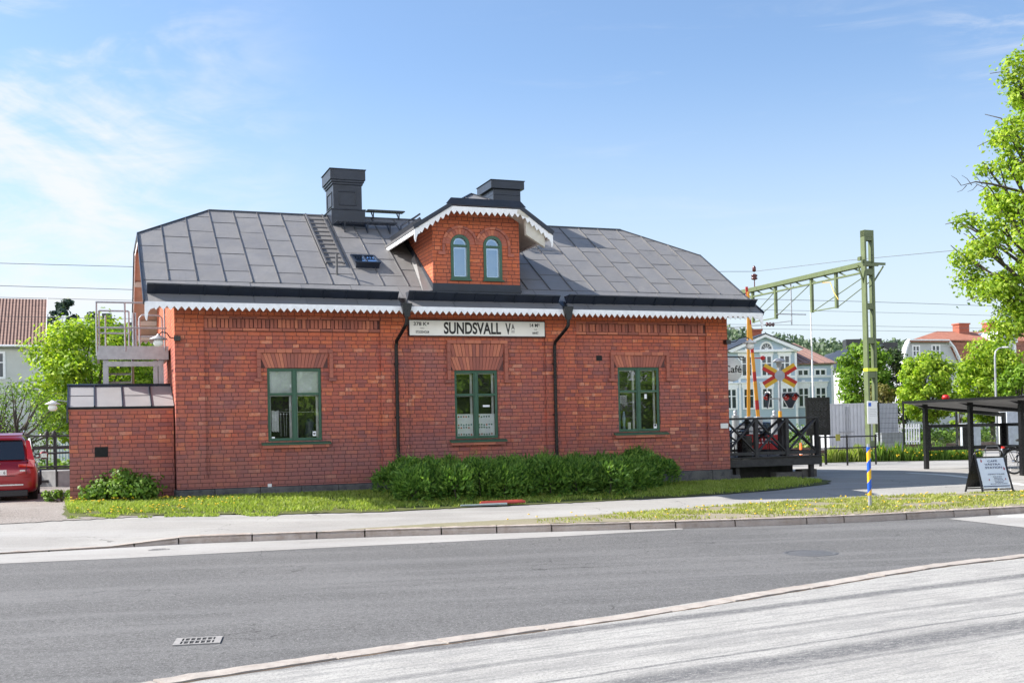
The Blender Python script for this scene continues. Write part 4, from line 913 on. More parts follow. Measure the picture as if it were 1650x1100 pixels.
# ------------------------------------------------------------------ annex
an = bthing('brick_shed', 'low red brick lean-to shed with pale sheet metal roof beside the station', 'shed', -2.27, .4, 0)
b = MB(); AL = 2.24
b.box(0, AL, 0, 1.8, -.3, 2.24); b.build('wall', M['brick'], an)
b = MB(); b.box(-.01, AL, -.012, .1, 2.16, 2.24); b.build('top_course', M['block'], an)
b = MB(); ph = math.radians(25); SA = Vector((0, math.cos(ph), math.sin(ph))); NA = Vector((0, -math.sin(ph), math.cos(ph)))
for x0, x1 in ((-.02, .54), (.54, 1.14), (1.14, 1.76), (1.76, AL+.01)): b.add([Vector((x, -.05, 2.252+rnd.uniform(0, .004)))+SA*s_ for x, s_ in ((x0, 0), (x1, 0), (x1, 1.18), (x0, 1.18))], [(0,1,2,3)], 0)
b.prism([Vector((x, -.05, 2.244))+SA*s_ for x, s_ in ((-.02, 0), (AL, 0), (AL, 1.18), (-.02, 1.18))], -NA*.05, 2)
for x in (.54, 1.14, 1.76, -.02): b.bar(Vector((x, -.06, 2.265)), Vector((x, -.05, 2.265))+SA*1.2, .03, .03, NA, 2)
for x0, x1 in ((.0, .54), (1.14, 1.76)): b.bar(Vector((x0, -.05, 2.26))+SA*.62, Vector((x1, -.05, 2.26))+SA*.62, .012, .01, NA, 1)
b.bar(Vector((-.05, -.05, 2.27))+SA*1.2, Vector((AL+.0, -.05, 2.27))+SA*1.2, .06, .06, NA, 2)
b.prism([Vector((0, 1.02, 2.7)), Vector((AL, 1.02, 2.7)), Vector((AL, 1.85, 2.3)), Vector((0, 1.85, 2.3))], (0, 0, .03), 2)
b.bar((-.03, -.05, 2.28), (-.03, -.05, 1.9), .04, .04, (0,1,0), 2)
M['pale_sheet'] = simple('pale_roof_sheet', (.255,.25,.25), .55, .08, 2, island=.06)
b.build('roof', [M['pale_sheet'], M['seam'], M['black_metal']], an)
b = MB(); b.box(.53, .81, -.012, .03, 1.12, 1.35)
for k in range(5): b.box(.54, .80, -.022, -.012, 1.14+k*.042, 1.16+k*.042)
b.build('air_vent', M['rubber'], an)
# lamps
def wall_lamp(u, z, uo, shade, dz=0):
    b = MB(); t = bthing('wall_lamp', LAB, 'lamp', u, 0, z, 0, 'old fashioned pendant wall lamps')
    s_ = 1 if uo > 0 else -1
    b.box(-.12 if s_ > 0 else -.02, .02 if s_ > 0 else .12, -.16, 0, -.05, .06); b.tube([(0, -.1, 0), (uo*.3, -.12, .02), (uo*.5, -.14, .12), (uo*.8, -.15, .14), (uo, -.15, .08)], .014, 6); b.build('bracket', M['black_pipe'], t)
    b = MB(); b.lathe([(.02, .10), (.05, .06), (.19, -.01), (.20, -.03), (.17, -.02), (.06, .02)], (uo, -.15, 0), 'z', 24); b.build('shade', M['white_enamel'] if shade else M['galv'], t)
    b = MB(); b.lathe([(.05, .02), (.10, -.05), (.115, -.12), (.08, -.18), (0, -.20)], (uo, -.15, 0), 'z', 20); b.build('globe', M['white_enamel'], t)
    return t
LAB = 'white globe wall lamp with grey shade at the left corner of the brick station'
wall_lamp(-.0, 3.76, -.36, False)
LAB = 'white globe wall lamp on black arm at the right corner of the brick station'
wall_lamp(L, 3.78, .62, True)
LAB = 'white enamel pendant lamp on a thin pipe beside the left end of the brick shed'
t = bthing('wall_lamp', LAB, 'lamp', -2.3, .45, 2.38, 0, 'old fashioned pendant wall lamps')
b = MB(); b.tube([(.0, 0, .0), (-.12, 0, .02), (-.2, 0, .03), (-.27, 0, -.02)], .012, 6); b.build('bracket', M['galv'], t)
b = MB(); b.lathe([(.02, .03), (.06, -.0), (.17, -.05), (.16, -.06), (.05, -.02)], (-.30, 0, 0), 'z', 24); b.lathe([(.05, -.03), (.09, -.10), (.10, -.15), (.06, -.2), (0, -.21)], (-.30, 0, 0), 'z', 20); b.build('shade', M['white_enamel'], t)
# steel stairs and landing behind the shed
sx = bthing('steel_staircase', 'galvanised steel external staircase and landing at the left gable of the station', 'staircase', 0, 0, .1)
b = MB(); b.box(-1.66, -.05, 1.62, 3.2, 3.40, 3.46); b.box(-1.66, -.05, 1.60, 1.66, 3.30, 3.62); b.box(-1.66, -1.60, 1.661, 3.2, 3.30, 3.62); b.box(-.11, -.05, 1.661, 3.2, 3.30, 3.62); b.build('landing', M['galv'], sx)
b = MB()
for (u, v) in ((-1.47, 1.75), (-.22, 1.75), (-1.47, 3.1), (-.22, 3.1)): b.box(u-.06, u+.06, v-.06, v+.06, -.2, 3.38)
b.box(-.40, -.30, 1.70, 1.76, 0, 3.28); b.bar((-1.47, 1.7, 3.2), (-.2, 1.7, 3.2), .05, .12); b.build('column', M['galv'], sx)
b = MB()
def rail(P, Q, z0, posts, hs=(1.12, .56)):
    P, Q = Vector(P), Vector(Q)
    for h in hs: b.tube([P+Vector((0,0,h)), Q+Vector((0,0,h))], .022, 8)
    for k in posts: p = P.lerp(Q, k); b.tube([p, p+Vector((0,0,hs[0]))], .022, 8)
rail((-1.66, 1.60, 3.5), (-.08, 1.60, 3.5), 0, (0, .40, .97), (1.15, .55)); rail((-1.66, 1.62, 3.5), (-1.66, 3.2, 3.5), 0, (.3, .65, 1), (1.15, .55)); rail((-1.6, 3.2, 3.5), (-.9, 3.2, 3.5), 0, (0, 1))
for u in (-.80, -.74): b.tube([(u, 2.9, 3.4), (u, 2.9, 4.55)], .03, 8)
b.tube([(-.68, 2.2, 3.4), (-.68, 2.2, 4.35), (-.62, 2.2, 4.42), (-.22, 2.2, 4.42), (-.15, 2.2, 4.35), (-.15, 2.2, 3.4)], .022, 8); b.tube([(-.68, 2.2, 3.9), (-.15, 2.2, 3.9)], .02, 8)
b.build('railing', M['galv'], sx)
b = MB()
for s_ in (-1.42, -.82): b.bar((s_, 3.2, 3.45), (s_, 7.2, -.1), .05, .22, (0,0,1))
for k in range(17): z = 3.25-k*.2; v = 3.42+k*.225; b.box(-1.39, -.85, v-.02, v+.22, z, z+.035)
b.build('stair_flight', M['galv'], sx)
b = MB()
for s_ in (-1.45, -.79):
    for h in (1.0, .5): b.tube([(s_, 3.2, 3.5+h), (s_, 7.1, .0+h)], .02, 8)
    for k in range(6): v = 3.2+k*.78; z = 3.5-k*.70; b.tube([(s_, v, z), (s_, v, z+1.0)], .018, 8)
b.build('handrail', M['galv'], sx)
# ================================================================== HEDGE, LAWN, SHRUBS
def grass_field(name, poly, n, size, mat, zf, keep=None):
    xs = [p[0] for p in poly]; ys = [p[1] for p in poly]; P = []
    while len(P) < n:
        x = rnd.uniform(min(xs), max(xs)); y = rnd.uniform(min(ys), max(ys))
        if inside(poly, x, y) and (keep is None or keep(x, y)): P.append((x, y, zf(x, y)))
    P = np.array(P); n = len(P); s_ = size*(1+.5*nr.uniform(-1, 1, n))[:, None]; a = nr.uniform(0, 2*np.pi, n); d = np.stack([np.cos(a), np.sin(a), 0*a], 1); w_ = .010
    ln = nr.normal(0, .45, (n, 3)); ln[:, 2] = 1; tip = P+ln*s_; mid = P+ln*s_*.5*np.array([.7, .7, 1])
    Q = np.stack([P-d*w_, P+d*w_, mid+d*w_*.9, tip, mid-d*w_*.9], 1).reshape(-1, 3)
    return raw_quads(name, Q, mat, None, 5)
def fbm(x, y, s=1.0): return math.sin(x*1.7*s+1.3*math.sin(y*1.1*s))+math.sin(y*2.3*s+1.7*math.sin(x*.9*s+2))+.6*math.sin(x*4.1*s+y*3.7*s)
lw = [(-9.0,22.3),(-8.38,22.0),(-6.65,22.38),(-4.79,22.6),(-2.75,23.04),(-1.04,23.75),(.99,24.58),(3.94,25.85),(6.45,27.25),(8.0,28.6),(8.2,29.6),(7.6,30.6)]+bq((14.5,-.1),(0,-.1),(-.2,.35),(-2.1,.35))+[(-11.0,27.2),(-10.0,24.6)]
def keepl(x, y):
    u, v = toB(x, y); d = min(1, max(0, (y-interp(LE, x))/.5)); return rnd.random() < .25+.75*d and fbm(x, y, 2.2) > -1.9+1.2*(1-d) and (d > .5 or fbm(x, y, 5) > -.2)
LE = [(-9.6,21.9),(-8.38,21.95),(-6.65,22.3),(-4.79,22.5),(-2.75,22.96),(-1.04,23.69),(.99,24.5),(3.94,25.77),(6.45,27.21),(8.3,28.9)]
tag(grass_field('lawn_grass', lw, 50000, .066, M['grass'], lambda x, y: H(x, y)+.01, keepl), kind='stuff')
edge = [(-9.6,21.6),(-8.38,21.7),(-6.65,22.1),(-4.79,22.3),(-4.79,22.6),(-6.65,22.38),(-8.38,22.1),(-9.6,22.3)]
tag(grass_field('lawn_edge_grass', edge, 1400, .045, M['grass'], H, lambda x, y: fbm(x, y, 2) > .3), kind='stuff')
vs_ = STR_T[1:]+STR_B[1:][::-1]
def keepv(x, y):
    dens_ = ss((x+1)/4.5); return rnd.random() < dens_*(.28 if y < interp(STR_B, x)+.55 else .8) and fbm(x, y, 1.6) > .9-1.7*dens_
tag(grass_field('verge_grass', vs_, 20000, .05, M['drygrass'], H, keepv), kind='stuff')
# dandelions
def dandelions(name, pts, zf, h=.10):
    b = MB()
    for x, y in pts:
        z = zf(x, y)+h*rnd.uniform(.6, 1.3); r_ = rnd.uniform(.018, .028); n = 7
        b.lathe([(0, .008), (r_*.7, .010), (r_, .0), (r_*.5, -.008), (0, -.008)], (x, y, z), 'z', n)
    return tag(b.build(name, M['yellow']), kind='stuff')
pts = []
while len(pts) < 110:
    x, y = rnd.uniform(-10.2, 8), rnd.uniform(22, 29)
    if inside(lw, x, y) and (x < -5.8 and y < 24.6 or (x > 4 and rnd.random() < .03)) and fbm(x, y, 1.4) > 0: pts.append((x, y))
while len(pts) < 215:
    x, y = rnd.uniform(-.2, 14), rnd.uniform(20, 28)
    if inside(vs_, x, y) and fbm(x*1.3, y, 1.2) > -.3 and (x > 1.2 or rnd.random() < .3): pts.append((x, y))
dandelions('dandelions', pts, H)
# hedge
hd = bthing('hedge', 'clipped low dark green evergreen hedge in front of the station wall', 'hedge', 4.5, 0, 0)
cl = []; 
u = 0.55
while u < 7.1:
    vf = -3.0 if u < 5.0 else -3.0+(u-5.0)*.65
    for v in np.arange(vf+.5, -.6, .75):
        X, Y = BP(4.5+u, v)[:2]; cl.append((u+rnd.uniform(-.2, .2), v+rnd.uniform(-.15, .15), H(X, Y)+.33+rnd.uniform(-.04, .04), .52+rnd.uniform(-.04, .04)))
    u += .62
cl.append((7.25, -1.1, .30, .45)); cl.append((6.8, -.9, .55, .42)); cl.append((6.7, -.7, .66, .32)); cl.append((.2, -1.2, .35, .45)); cl.append((.35, -2.4, .2, .42))
c_ = np.array([c[:3] for c in cl]); r_ = np.array([c[3] for c in cl])
n_ = 60000; idx = nr.choice(len(cl), n_, p=r_**2/(r_**2).sum()); d_ = nr.normal(size=(n_, 3)); d_ /= np.linalg.norm(d_, axis=1)[:, None]; d_[:, 2] = np.abs(d_[:, 2])*np.where(nr.uniform(size=n_) < .75, 1, -1)
rad = (.60+.40*nr.uniform(0, 1, n_)**.6)*(1+.10*np.sin(idx*1.7+d_[:, 0]*7)+.10*nr.normal(size=n_)*(nr.uniform(size=n_) < .25)); pt = c_[idx]+d_*(rad*r_[idx])[:, None]
# feathery sprays: elongated leaves pointing outwards and up
dirn = d_+np.array([0, -.1, .6])+.6*nr.normal(size=(n_, 3)); dirn /= np.linalg.norm(dirn, axis=1)[:, None]; sd_ = np.cross(dirn, nr.normal(size=(n_, 3))); sd_ /= np.linalg.norm(sd_, axis=1)[:, None]
ln_ = (.085+.075*nr.uniform(size=n_)**2)[:, None]; wd_ = ln_*.18
P_ = np.stack([pt-dirn*ln_*.5, pt+sd_*wd_, pt+dirn*ln_*.6, pt-sd_*wd_], 1).reshape(-1, 3)
raw_quads('foliage', P_, M['thuja'], hd)
m_ = 2600; sel = nr.choice(n_, m_); bs = pt[sel]; dd = dirn[sel]*np.array([1, 1, 1.3])+np.array([0, -.05, .35]); dd /= np.linalg.norm(dd, axis=1)[:, None]; ll = (.12+.16*nr.uniform(size=m_)**2)[:, None]
P2 = []
for f in (.35, .6, .85, 1.0):
    c2 = bs+dd*ll*f+np.array([0, 0, -.03])*f*f; 
    for sgn in (-1, 1):
        s2 = sd_[sel]*sgn*ll*.22*(1.15-f); e2 = c2+s2+dd*ll*.22; P2.append(np.stack([c2, c2+dd*.012, e2, e2-dd*.016], 1))
raw_quads('stray_shoots', np.concatenate(P2).reshape(-1, 3), M['thuja'], hd)
b = MB()
for c in cl:
    for _ in range(2): b.tube([(c[0]*.97+.1, c[1]+.05, -.15), (c[0], c[1], c[2]-.1), (c[0]+rnd.uniform(-.3, .3), c[1]+rnd.uniform(-.3, .3), c[2]+.3)], [.02, .014, .005], 5)
b.build('stems', M['bark'], hd)
# leafy shrub by the shed
def bush(name, label, x, y, w_, d, h, n, leaf, mat, K=14, group=None, cat='shrub'):
    t = thing(name, label, cat, (x, y, H(x, y)), 0, group); cs = []; rs = []; r = random.Random(int(x*10+y*7))
    for k in range(K): cs.append((r.uniform(-.8, .8)*w_, r.uniform(-.8, .8)*d, h*r.uniform(.25, .8))); rs.append(min(w_, h)*r.uniform(.28, .42))
    cs = [(c[0], c[1], c[2]*(1-.5*(abs(c[0])/w_)**2)) for c in cs]
    b = MB()
    for c in cs: b.tube([(c[0]*.2, c[1]*.2, -.05), (c[0]*.7, c[1]*.7, c[2]*.6), c], [.014, .010, .004], 5)
    b.build('stems', M['bark'], t); p, nn = crown_pts(cs, rs, n, shell=.2); leaves('foliage', p, nn, leaf, mat, t); return t
bx, by = -9.25, 25.6
bush('leafy_shrub', 'bright green leafy shrub against the front wall of the brick shed', -8.72, 24.45, .85, .34, .80, 3000, .10, M['shrub'], 20)
bush('leafy_shrub', 'low sprawling green weed bush between the car and the brick shed', -10.15, 25.0, .6, .4, .35, 900, .09, M['shrub'], 10)
p_, n2 = [], []
# ================================================================== PIPES ON THE GRASS, DRAINS
t = thing('marker_pole_bundle', 'bundle of red plastic marker poles lying on the grass before the hedge', 'poles', (-.35, 24.05, H(-.35, 24.05)+.04), .28)
b = MB(); 
for k in range(4): b.tube([(-.42+.03*k, .03*k-.04, .02+.025*(k % 2)), (.62-.05*k, .02*k, .03+.02*(k % 2))], .026, 8)
b.build('red_pole', simple('dull_red_plastic', (.36,.05,.035), .5), t)
b = MB(); b.tube([(-.42, -.08, .0), (.18, -.09, .0)], .028, 8); b.tube([(-.85, -.06, .0), (-.1, -.12, .0)], .022, 8); b.build('grey_pole', simple('grey_plastic', (.25,.3,.3), .5), t)
b = MB()
for k in range(3): b.lathe([(.030, -.02), (.032, .02)], (-.38, .02*k-.02, .02*k), 'x', 10)
b.build('yellow_band', M['yellow_signal'], t)
def grate(name, label, cx, cy, ang, w_, d, nx, ny, z=-.35):
    t = thing(name, label, 'drain', (cx, cy, z), ang); b = MB()
    b.box(-w_/2, w_/2, -d/2, -d/2+.035, .0, .012); b.box(-w_/2, w_/2, d/2-.035, d/2, .0, .012); b.box(-w_/2, -w_/2+.06, -d/2+.035, d/2-.035, .0, .012); b.box(w_/2-.06, w_/2, -d/2+.035, d/2-.035, .0, .012)
    for k in range(nx): x = -w_/2+.06+(w_-.12)*(k+.5)/nx; b.box(x-.007, x+.007, -d/2+.035, d/2-.035, .0, .010)
    b.box(-w_/2+.06, w_/2-.06, -.015, .015, .0, .013)
    b.build('grate', simple('cast_iron', (.26,.25,.24), .7, .2, 12), t)
    b = MB(); b.box(-w_/2+.05, w_/2-.05, -d/2+.03, d/2-.03, .001, .004); b.build('opening', M['rubber'], t)
grate('drain_grate', 'rectangular slotted iron drain grate in the dark asphalt near the camera', -2.95, 10.24, .18, .42, .34, 6, 2)
grate('kerb_gully', 'small black slotted gully beside the far kerb', -6.0, 18.62, .35, .34, .22, 5, 1)
t = thing('manhole_cover', 'round worn manhole cover in the carriageway', 'manhole', (4.3, 16.1, -.35)); b = MB()
b.lathe([(.0, .006), (.30, .006), (.31, .004), (.325, .004), (.33, .008), (.38, .008), (.40, .001)], (0, 0, 0), 'z', 40); b.build('cover', simple('worn_iron', (.09,.09,.092), .6, .2, 12, bump=.5, bscale=30), t)
# striped snow pole
t = thing('marker_post', 'blue and yellow striped marker post standing on the verge by the kerb', 'post', (7.36, 22.85, H(7.36, 22.85)), 0)
b = MB(); b.cyl((0,0,-.1), (0,0,.26), .038, .036, 14); b.cyl((0,0,1.22), (0,0,1.30), .034, .034, 14); b.build('steel_socket', M['galv'], t)
b = MB(); n = 24; zs = np.linspace(.24, 1.24, 100); r_ = .042
for i in range(len(zs)-1):
    for k in range(n):
        a0, a1 = 2*math.pi*k/n, 2*math.pi*(k+1)/n; ph_ = (zs[i]*2.6+a0/(2*math.pi)*.55) % 1 if False else (zs[i]/.42+ (1-abs(((a0/math.pi)-1)))*.35) % 1
        b.add([(r_*math.cos(a0), r_*math.sin(a0), zs[i]), (r_*math.cos(a1), r_*math.sin(a1), zs[i]), (r_*math.cos(a1), r_*math.sin(a1), zs[i+1]), (r_*math.cos(a0), r_*math.sin(a0), zs[i+1])], [(0,1,2,3)], 0 if ph_ < .5 else 1, True)
b.build('striped_sleeve', [M['blue_paint'], simple('post_yellow', (.80,.45,.015), .45, .05)], t)
# ================================================================== CAFE BOARD
a0 = (11.2, 26.55); t = thing('a_board', 'black A-frame pavement sign with white poster of cafe opening hours', 'sign', (11.45, 26.6, H(11.45, 26.6)), .24)
W2, HB, SP = .42, .98, .33; lean = math.atan(SP/HB)
def apt(x, s_, side=-1, off=0): # point on panel: s_ 0..1 from foot to top
    return Vector((x, side*(SP*(1-s_))+side*off, HB*s_))
b = MB()
for sd_ in (-1, 1):
    for x in (-W2, W2): b.bar(apt(x, -.0, sd_), apt(x*.93, .93, sd_), .035, .03, (0,1,0))
    b.bar(apt(-W2, .09, sd_), apt(W2, .09, sd_), .03, .03); b.bar(apt(-W2*.94, .86, sd_), apt(W2*.94, .86, sd_), .03, .03)
    b.tube([apt(-W2*.93, .90, sd_), apt(-W2*.85, 1.0, sd_), apt(-W2*.6, 1.03, sd_), apt(W2*.6, 1.03, sd_), apt(W2*.85, 1.0, sd_), apt(W2*.93, .90, sd_)], .014, 8)
b.build('frame', M['black_pipe'], t)
b = MB(); b.prism([apt(-W2*.94, .12, 1), apt(W2*.94, .12, 1), apt(W2*.92, .85, 1), apt(-W2*.92, .85, 1)], (0, .01, 0)); b.build('rear_panel', M['black_pipe'], t)
pn = bpy.data.objects.new('poster', None)
b = MB(); X0, X1 = -W2*.88, W2*.88; b.prism([apt(X0, .115, -1, .004), apt(X1, .115, -1, .004), apt(X1, .845, -1, .004), apt(X0, .845, -1, .004)], (0, .008, 0)); po = b.build('poster', simple('poster_paper', (.66,.72,.80), .5, .04), t)
def ptext(s_, x0, x1, z0, z1, off=.006, mat=None):
    o = text('poster_text', s_, x0, x1, z0, z1, 0, mat or NAVY, po, off); me = o.data
    for v_ in me.vertices:
        p = apt(v_.co.x, v_.co.z, -1, .014); v_.co = p
NAVY = simple('navy_ink', (.015,.025,.10), .6)
ptext('CAFÉ', -.10, .17, .745, .80, .012); ptext('VÄSTRA', -.20, .24, .665, .72, .012); ptext('STATION', -.20, .26, .585, .635, .012); ptext('ÖPPETTIDER', -.17, .29, .435, .47, .010)
b = MB()
for k, (x0, x1) in enumerate(((-.05, .20), (-.03, .19), (-.04, .21), (-.03, .24), (-.02, .20), (-.16, .30))):
    z = .385-k*.034; x = x0
    while x < x1:
        e_ = x+rnd.uniform(.015, .045); b.add([apt(x, z, -1, .0145), apt(min(e_, x1), z, -1, .0145), apt(min(e_, x1), z+.013, -1, .0145), apt(x, z+.013, -1, .0145)], [(0,1,2,3)]); x = e_+.012
b.add([apt(X0+.01, .155, -1, .0145), apt(X1-.01, .155, -1, .0145), apt(X1-.01, .175, -1, .0145), apt(X0+.01, .175, -1, .0145)], [(0,1,2,3)])
b.build('small_print', NAVY, po)
b = MB()
for (x, z, r_) in ((-.27, .775, .034), (.31, .575, .034), (-.17, .32, .022), (.28, .325, .022)):
    b.add([apt(x+r_*.7*math.cos(q), z+r_*math.sin(q), -1, .0145) for q in np.linspace(0, 2*math.pi, 11)[:-1]], [tuple(range(10))])
    b.add([apt(x-r_*.2, z+r_*.9, -1, .0147), apt(x+r_*.2, z+r_*.9, -1, .0147), apt(x+r_*.3, z+r_*1.35, -1, .0147), apt(x-r_*.3, z+r_*1.35, -1, .0147)], [(0,1,2,3)])
b.build('cone_emblem', simple('emblem_red', (.35,.12,.14), .6), po)
# ================================================================== DECK
dk = bthing('timber_terrace', 'raised black timber terrace with cross braced railing at the right end of the station', 'terrace', L+.06, .3, 0)
DW, DD = 2.98, 3.6; FZ = .60
b = MB(); x = 0
while x < DD: b.box(0, DW+.12, x, x+.115, FZ-.03, FZ); x += .125
b.build('deck_boards', M['wood_deck'], dk)
b = MB(); b.box(0, DW+.10, -.04, .0, FZ-.24, FZ-.032); b.box(DW+.10, DW+.14, -.04, DD, FZ-.24, FZ-.032); b.box(0, DW+.18, -.09, .02, FZ-.03+.031, FZ+.03)
b.build('fascia_board', M['wood_black'], dk)
b = MB()
for (x, y) in ((.42, .15), (DW-.1, .15), (DW-.1, 2), (.42, 2.6), (DW-.1, 3.4)): b = MB(); b.box(x-.06, x+.06, y-.06, y+.06, -.2, FZ-.24); b.build('support_post', M['wood_black'], dk)
for q in ((1.75, 2.6, .2, .5, -.2, .16), (2.65, 3.15, .25, .6, -.15, .22)): b = MB(); b.box(*q); b.build('sleeper_block', M['wood_deck'], dk, bevel=.01)
b = MB(); b.box(.0, .3, -.25, .1, -.3, .16); b.build('foundation_stone', M['plinth'], dk, bevel=.02)
b = MB(); b.box(.1, DW-.2, .9, .94, -.3, FZ-.25); b.build('under_shade_panel', M['wood_black'], dk)  # dark panel added to stand in for the shade under the deck
b = MB()
def xrail(P, Q, posts):
    P, Q = Vector(P), Vector(Q); n = len(posts)-1; up = Vector((0,0,1)); T = 1.08
    for f in posts: p = P.lerp(Q, f); b.box(p.x-.05, p.x+.05, p.y-.05, p.y+.05, FZ+.03, FZ+T)
    b.bar(P+up*(FZ+T+.02), Q+up*(FZ+T+.02), .13, .045); b.bar(P+up*(FZ+.12), Q+up*(FZ+.12), .05, .09)
    for f0, f1 in zip(posts, posts[1:]):
        a, c = P.lerp(Q, f0), P.lerp(Q, f1); d = (c-a).normalized(); nn = d.cross(up)*.012
        b.bar(a+d*.05+up*(FZ+.18)+nn, c-d*.05+up*(FZ+T-.04)+nn, .035, .09, nn); b.bar(a+d*.05+up*(FZ+T-.04)-nn, c-d*.05+up*(FZ+.18)-nn, .035, .09, nn)
xrail((-.02, 0, 0), (DW, 0, 0), (0.0, .33, .665, 1)); xrail((DW, 0, 0), (DW, DD, 0), (0, .5, 1)); xrail((0.3, DD, 0), (DW, DD, 0), (0, .5, 1))
b.box(1.86, 2.06, .06, .16, FZ, FZ+1.0); b.build('railing', M['wood_black'], dk)
# cafe furniture on the terrace
def chair(label, u, v, rot):
    t = bthing('cafe_chair', label, 'chair', L+u, v, FZ, rot, 'black metal cafe chairs on the terrace'); b = MB(); b.box(-.21, .21, -.21, .21, .43, .45); b.build('seat', M['black_pipe'], t)
    b = MB(); b.tube([(-.2, .2, .45), (-.2, .24, .86), (-.12, .25, .92), (.12, .25, .92), (.2, .24, .86), (.2, .2, .45)], .012, 6)
    for k in range(4): b.box(-.19, .19, .215+.01*k, .228+.01*k, .52+.09*k, .56+.09*k)
    b.build('backrest', M['black_pipe'], t)
    for (x, y) in ((-.2, -.2), (.2, -.2), (-.2, .2), (.2, .2)): b = MB(); b.tube([(x, y, .44), (x*1.1, y*1.15, 0)], .012, 6); b.build('leg', M['black_pipe'], t)
chair('black slatted metal chair next to the station wall on the terrace', .45, 1.0, 1.4); chair('black metal chair behind the second railing post on the terrace', 1.25, 1.7, -1.5); chair('black metal chair at the right end of the terrace', 2.3, 1.6, 1.7)
t = bthing('cafe_table', 'small round black cafe table between the chairs on the terrace', 'table', L+1.75, 1.5, FZ); b = MB(); b.lathe([(0,.74),(.38,.74),(.38,.715),(0,.715)], (0,0,0), 'z', 28); b.build('table_top', M['black_pipe'], t)
b = MB(); b.cyl((0,0,.02), (0,0,.72), .03, .03, 10); b.lathe([(.24,0),(.24,.015),(.03,.04)], (0,0,0), 'z', 20); b.build('pedestal', M['black_pipe'], t)
t = bthing('planter', 'black square planter box against the terrace railing', 'planter', L+.95, .75, FZ); b = MB(); b.box(-.16, .16, -.14, .14, 0, .62); b.build('box', M['black_pipe'], t, bevel=.01)
t = bthing('red_banner', 'red and white cloth banner seen through the right part of the terrace railing', 'banner', L+2.88, 3.75, .68); b = MB(); P=[]
for k in range(13): x = k*.11; P.append((x, .03*math.sin(k*1.3), 0))
for p, q in zip(P, P[1:]): b.prism([p, q, (q[0], q[1]+.02, .52+.02*math.sin(q[0]*5)), (p[0], p[1]+.02, .52+.02*math.sin(p[0]*5))], (0, .012, 0))
b.build('cloth', simple('red_cloth', (.45,.02,.02), .7), t)
b = MB()
for k, (x0, x1) in enumerate(((.45, .52), (.58, .66), (.72, .8), (.86, .94))): b.box(x0, x0+.025, -.045, -.035, .25, .42); b.box(x0, x1, -.045, -.035, .25, .28)
b.build('white_pattern', M['white_cloth'], t)
t = bthing('projecting_sign', 'round white Café sign hanging from a black bracket on the station gable', 'sign', L, 1.55, 3.50)
b = MB(); b.tube([(0, 0, 0), (1.5, 0, 0)], .018, 8); b.tube([(.05, 0, .0), (.2, 0, .1), (.35, 0, .0)], .012, 6); b.tube([(0, 0, .45), (.55, 0, .05)], .008, 5); b.tube([(1.3, 0, 0), (1.4, 0, -.08), (1.55, 0, -.10)], .014, 6); b.build('bracket', M['black_pipe'], t)
b = MB(); b.lathe([(0, -.018), (.33, -.018), (.35, 0), (.33, .018), (0, .018)], (1.10, 0, -.36), 'y', 36); pl = b.build('disc', M['white_enamel'], t)
text('sign_text', 'Café', .82, 1.40, -.46, -.25, -.022, tb, pl, .015)
# ================================================================== helper: a world point seen at (px,py) of the 1650 px photo, D metres away
def AT(px, py, D):
    r = pdir(px, py); t = D/r.y; return Vector((r.x*t, D, EYE+r.z*t))
# ================================================================== RED CAR (stands left of the shed, seen from behind)
paint = NT('dark_red_car_paint'); paint.set('Base Color', (.27,.006,.012,1)); paint.set('Roughness', .28); paint.set('Coat Weight', .8); paint.set('Coat Roughness', .04); paint.set('Metallic', .35); M['paint'] = paint.mat
M['car_glass'] = simple('tinted_car_glass', (.012,.014,.016), .06, .05, spec=.9, coat=.5)
M['tail'] = simple('tail_lamp_red', (.55,.02,.015), .15, .1, 20, coat=1)
M['plastic'] = simple('black_plastic', (.018,.018,.02), .55, .2, 10)
M['rim'] = simple('alloy_rim', (.45,.45,.47), .3, .08, metal=.8)
def loft(b, secs, mi=0, closed=True, caps=True):
    n = len(secs[0]); vv = [p for s_ in secs for p in s_]
    fs = [(i*n+k, i*n+(k+1) % n, (i+1)*n+(k+1) % n, (i+1)*n+k) for i in range(len(secs)-1) for k in range(n if closed else n-1)]
    if caps: fs += [tuple(range(n))[::-1], tuple((len(secs)-1)*n+k for k in range(n))]
    b.add(vv, fs, mi, True)
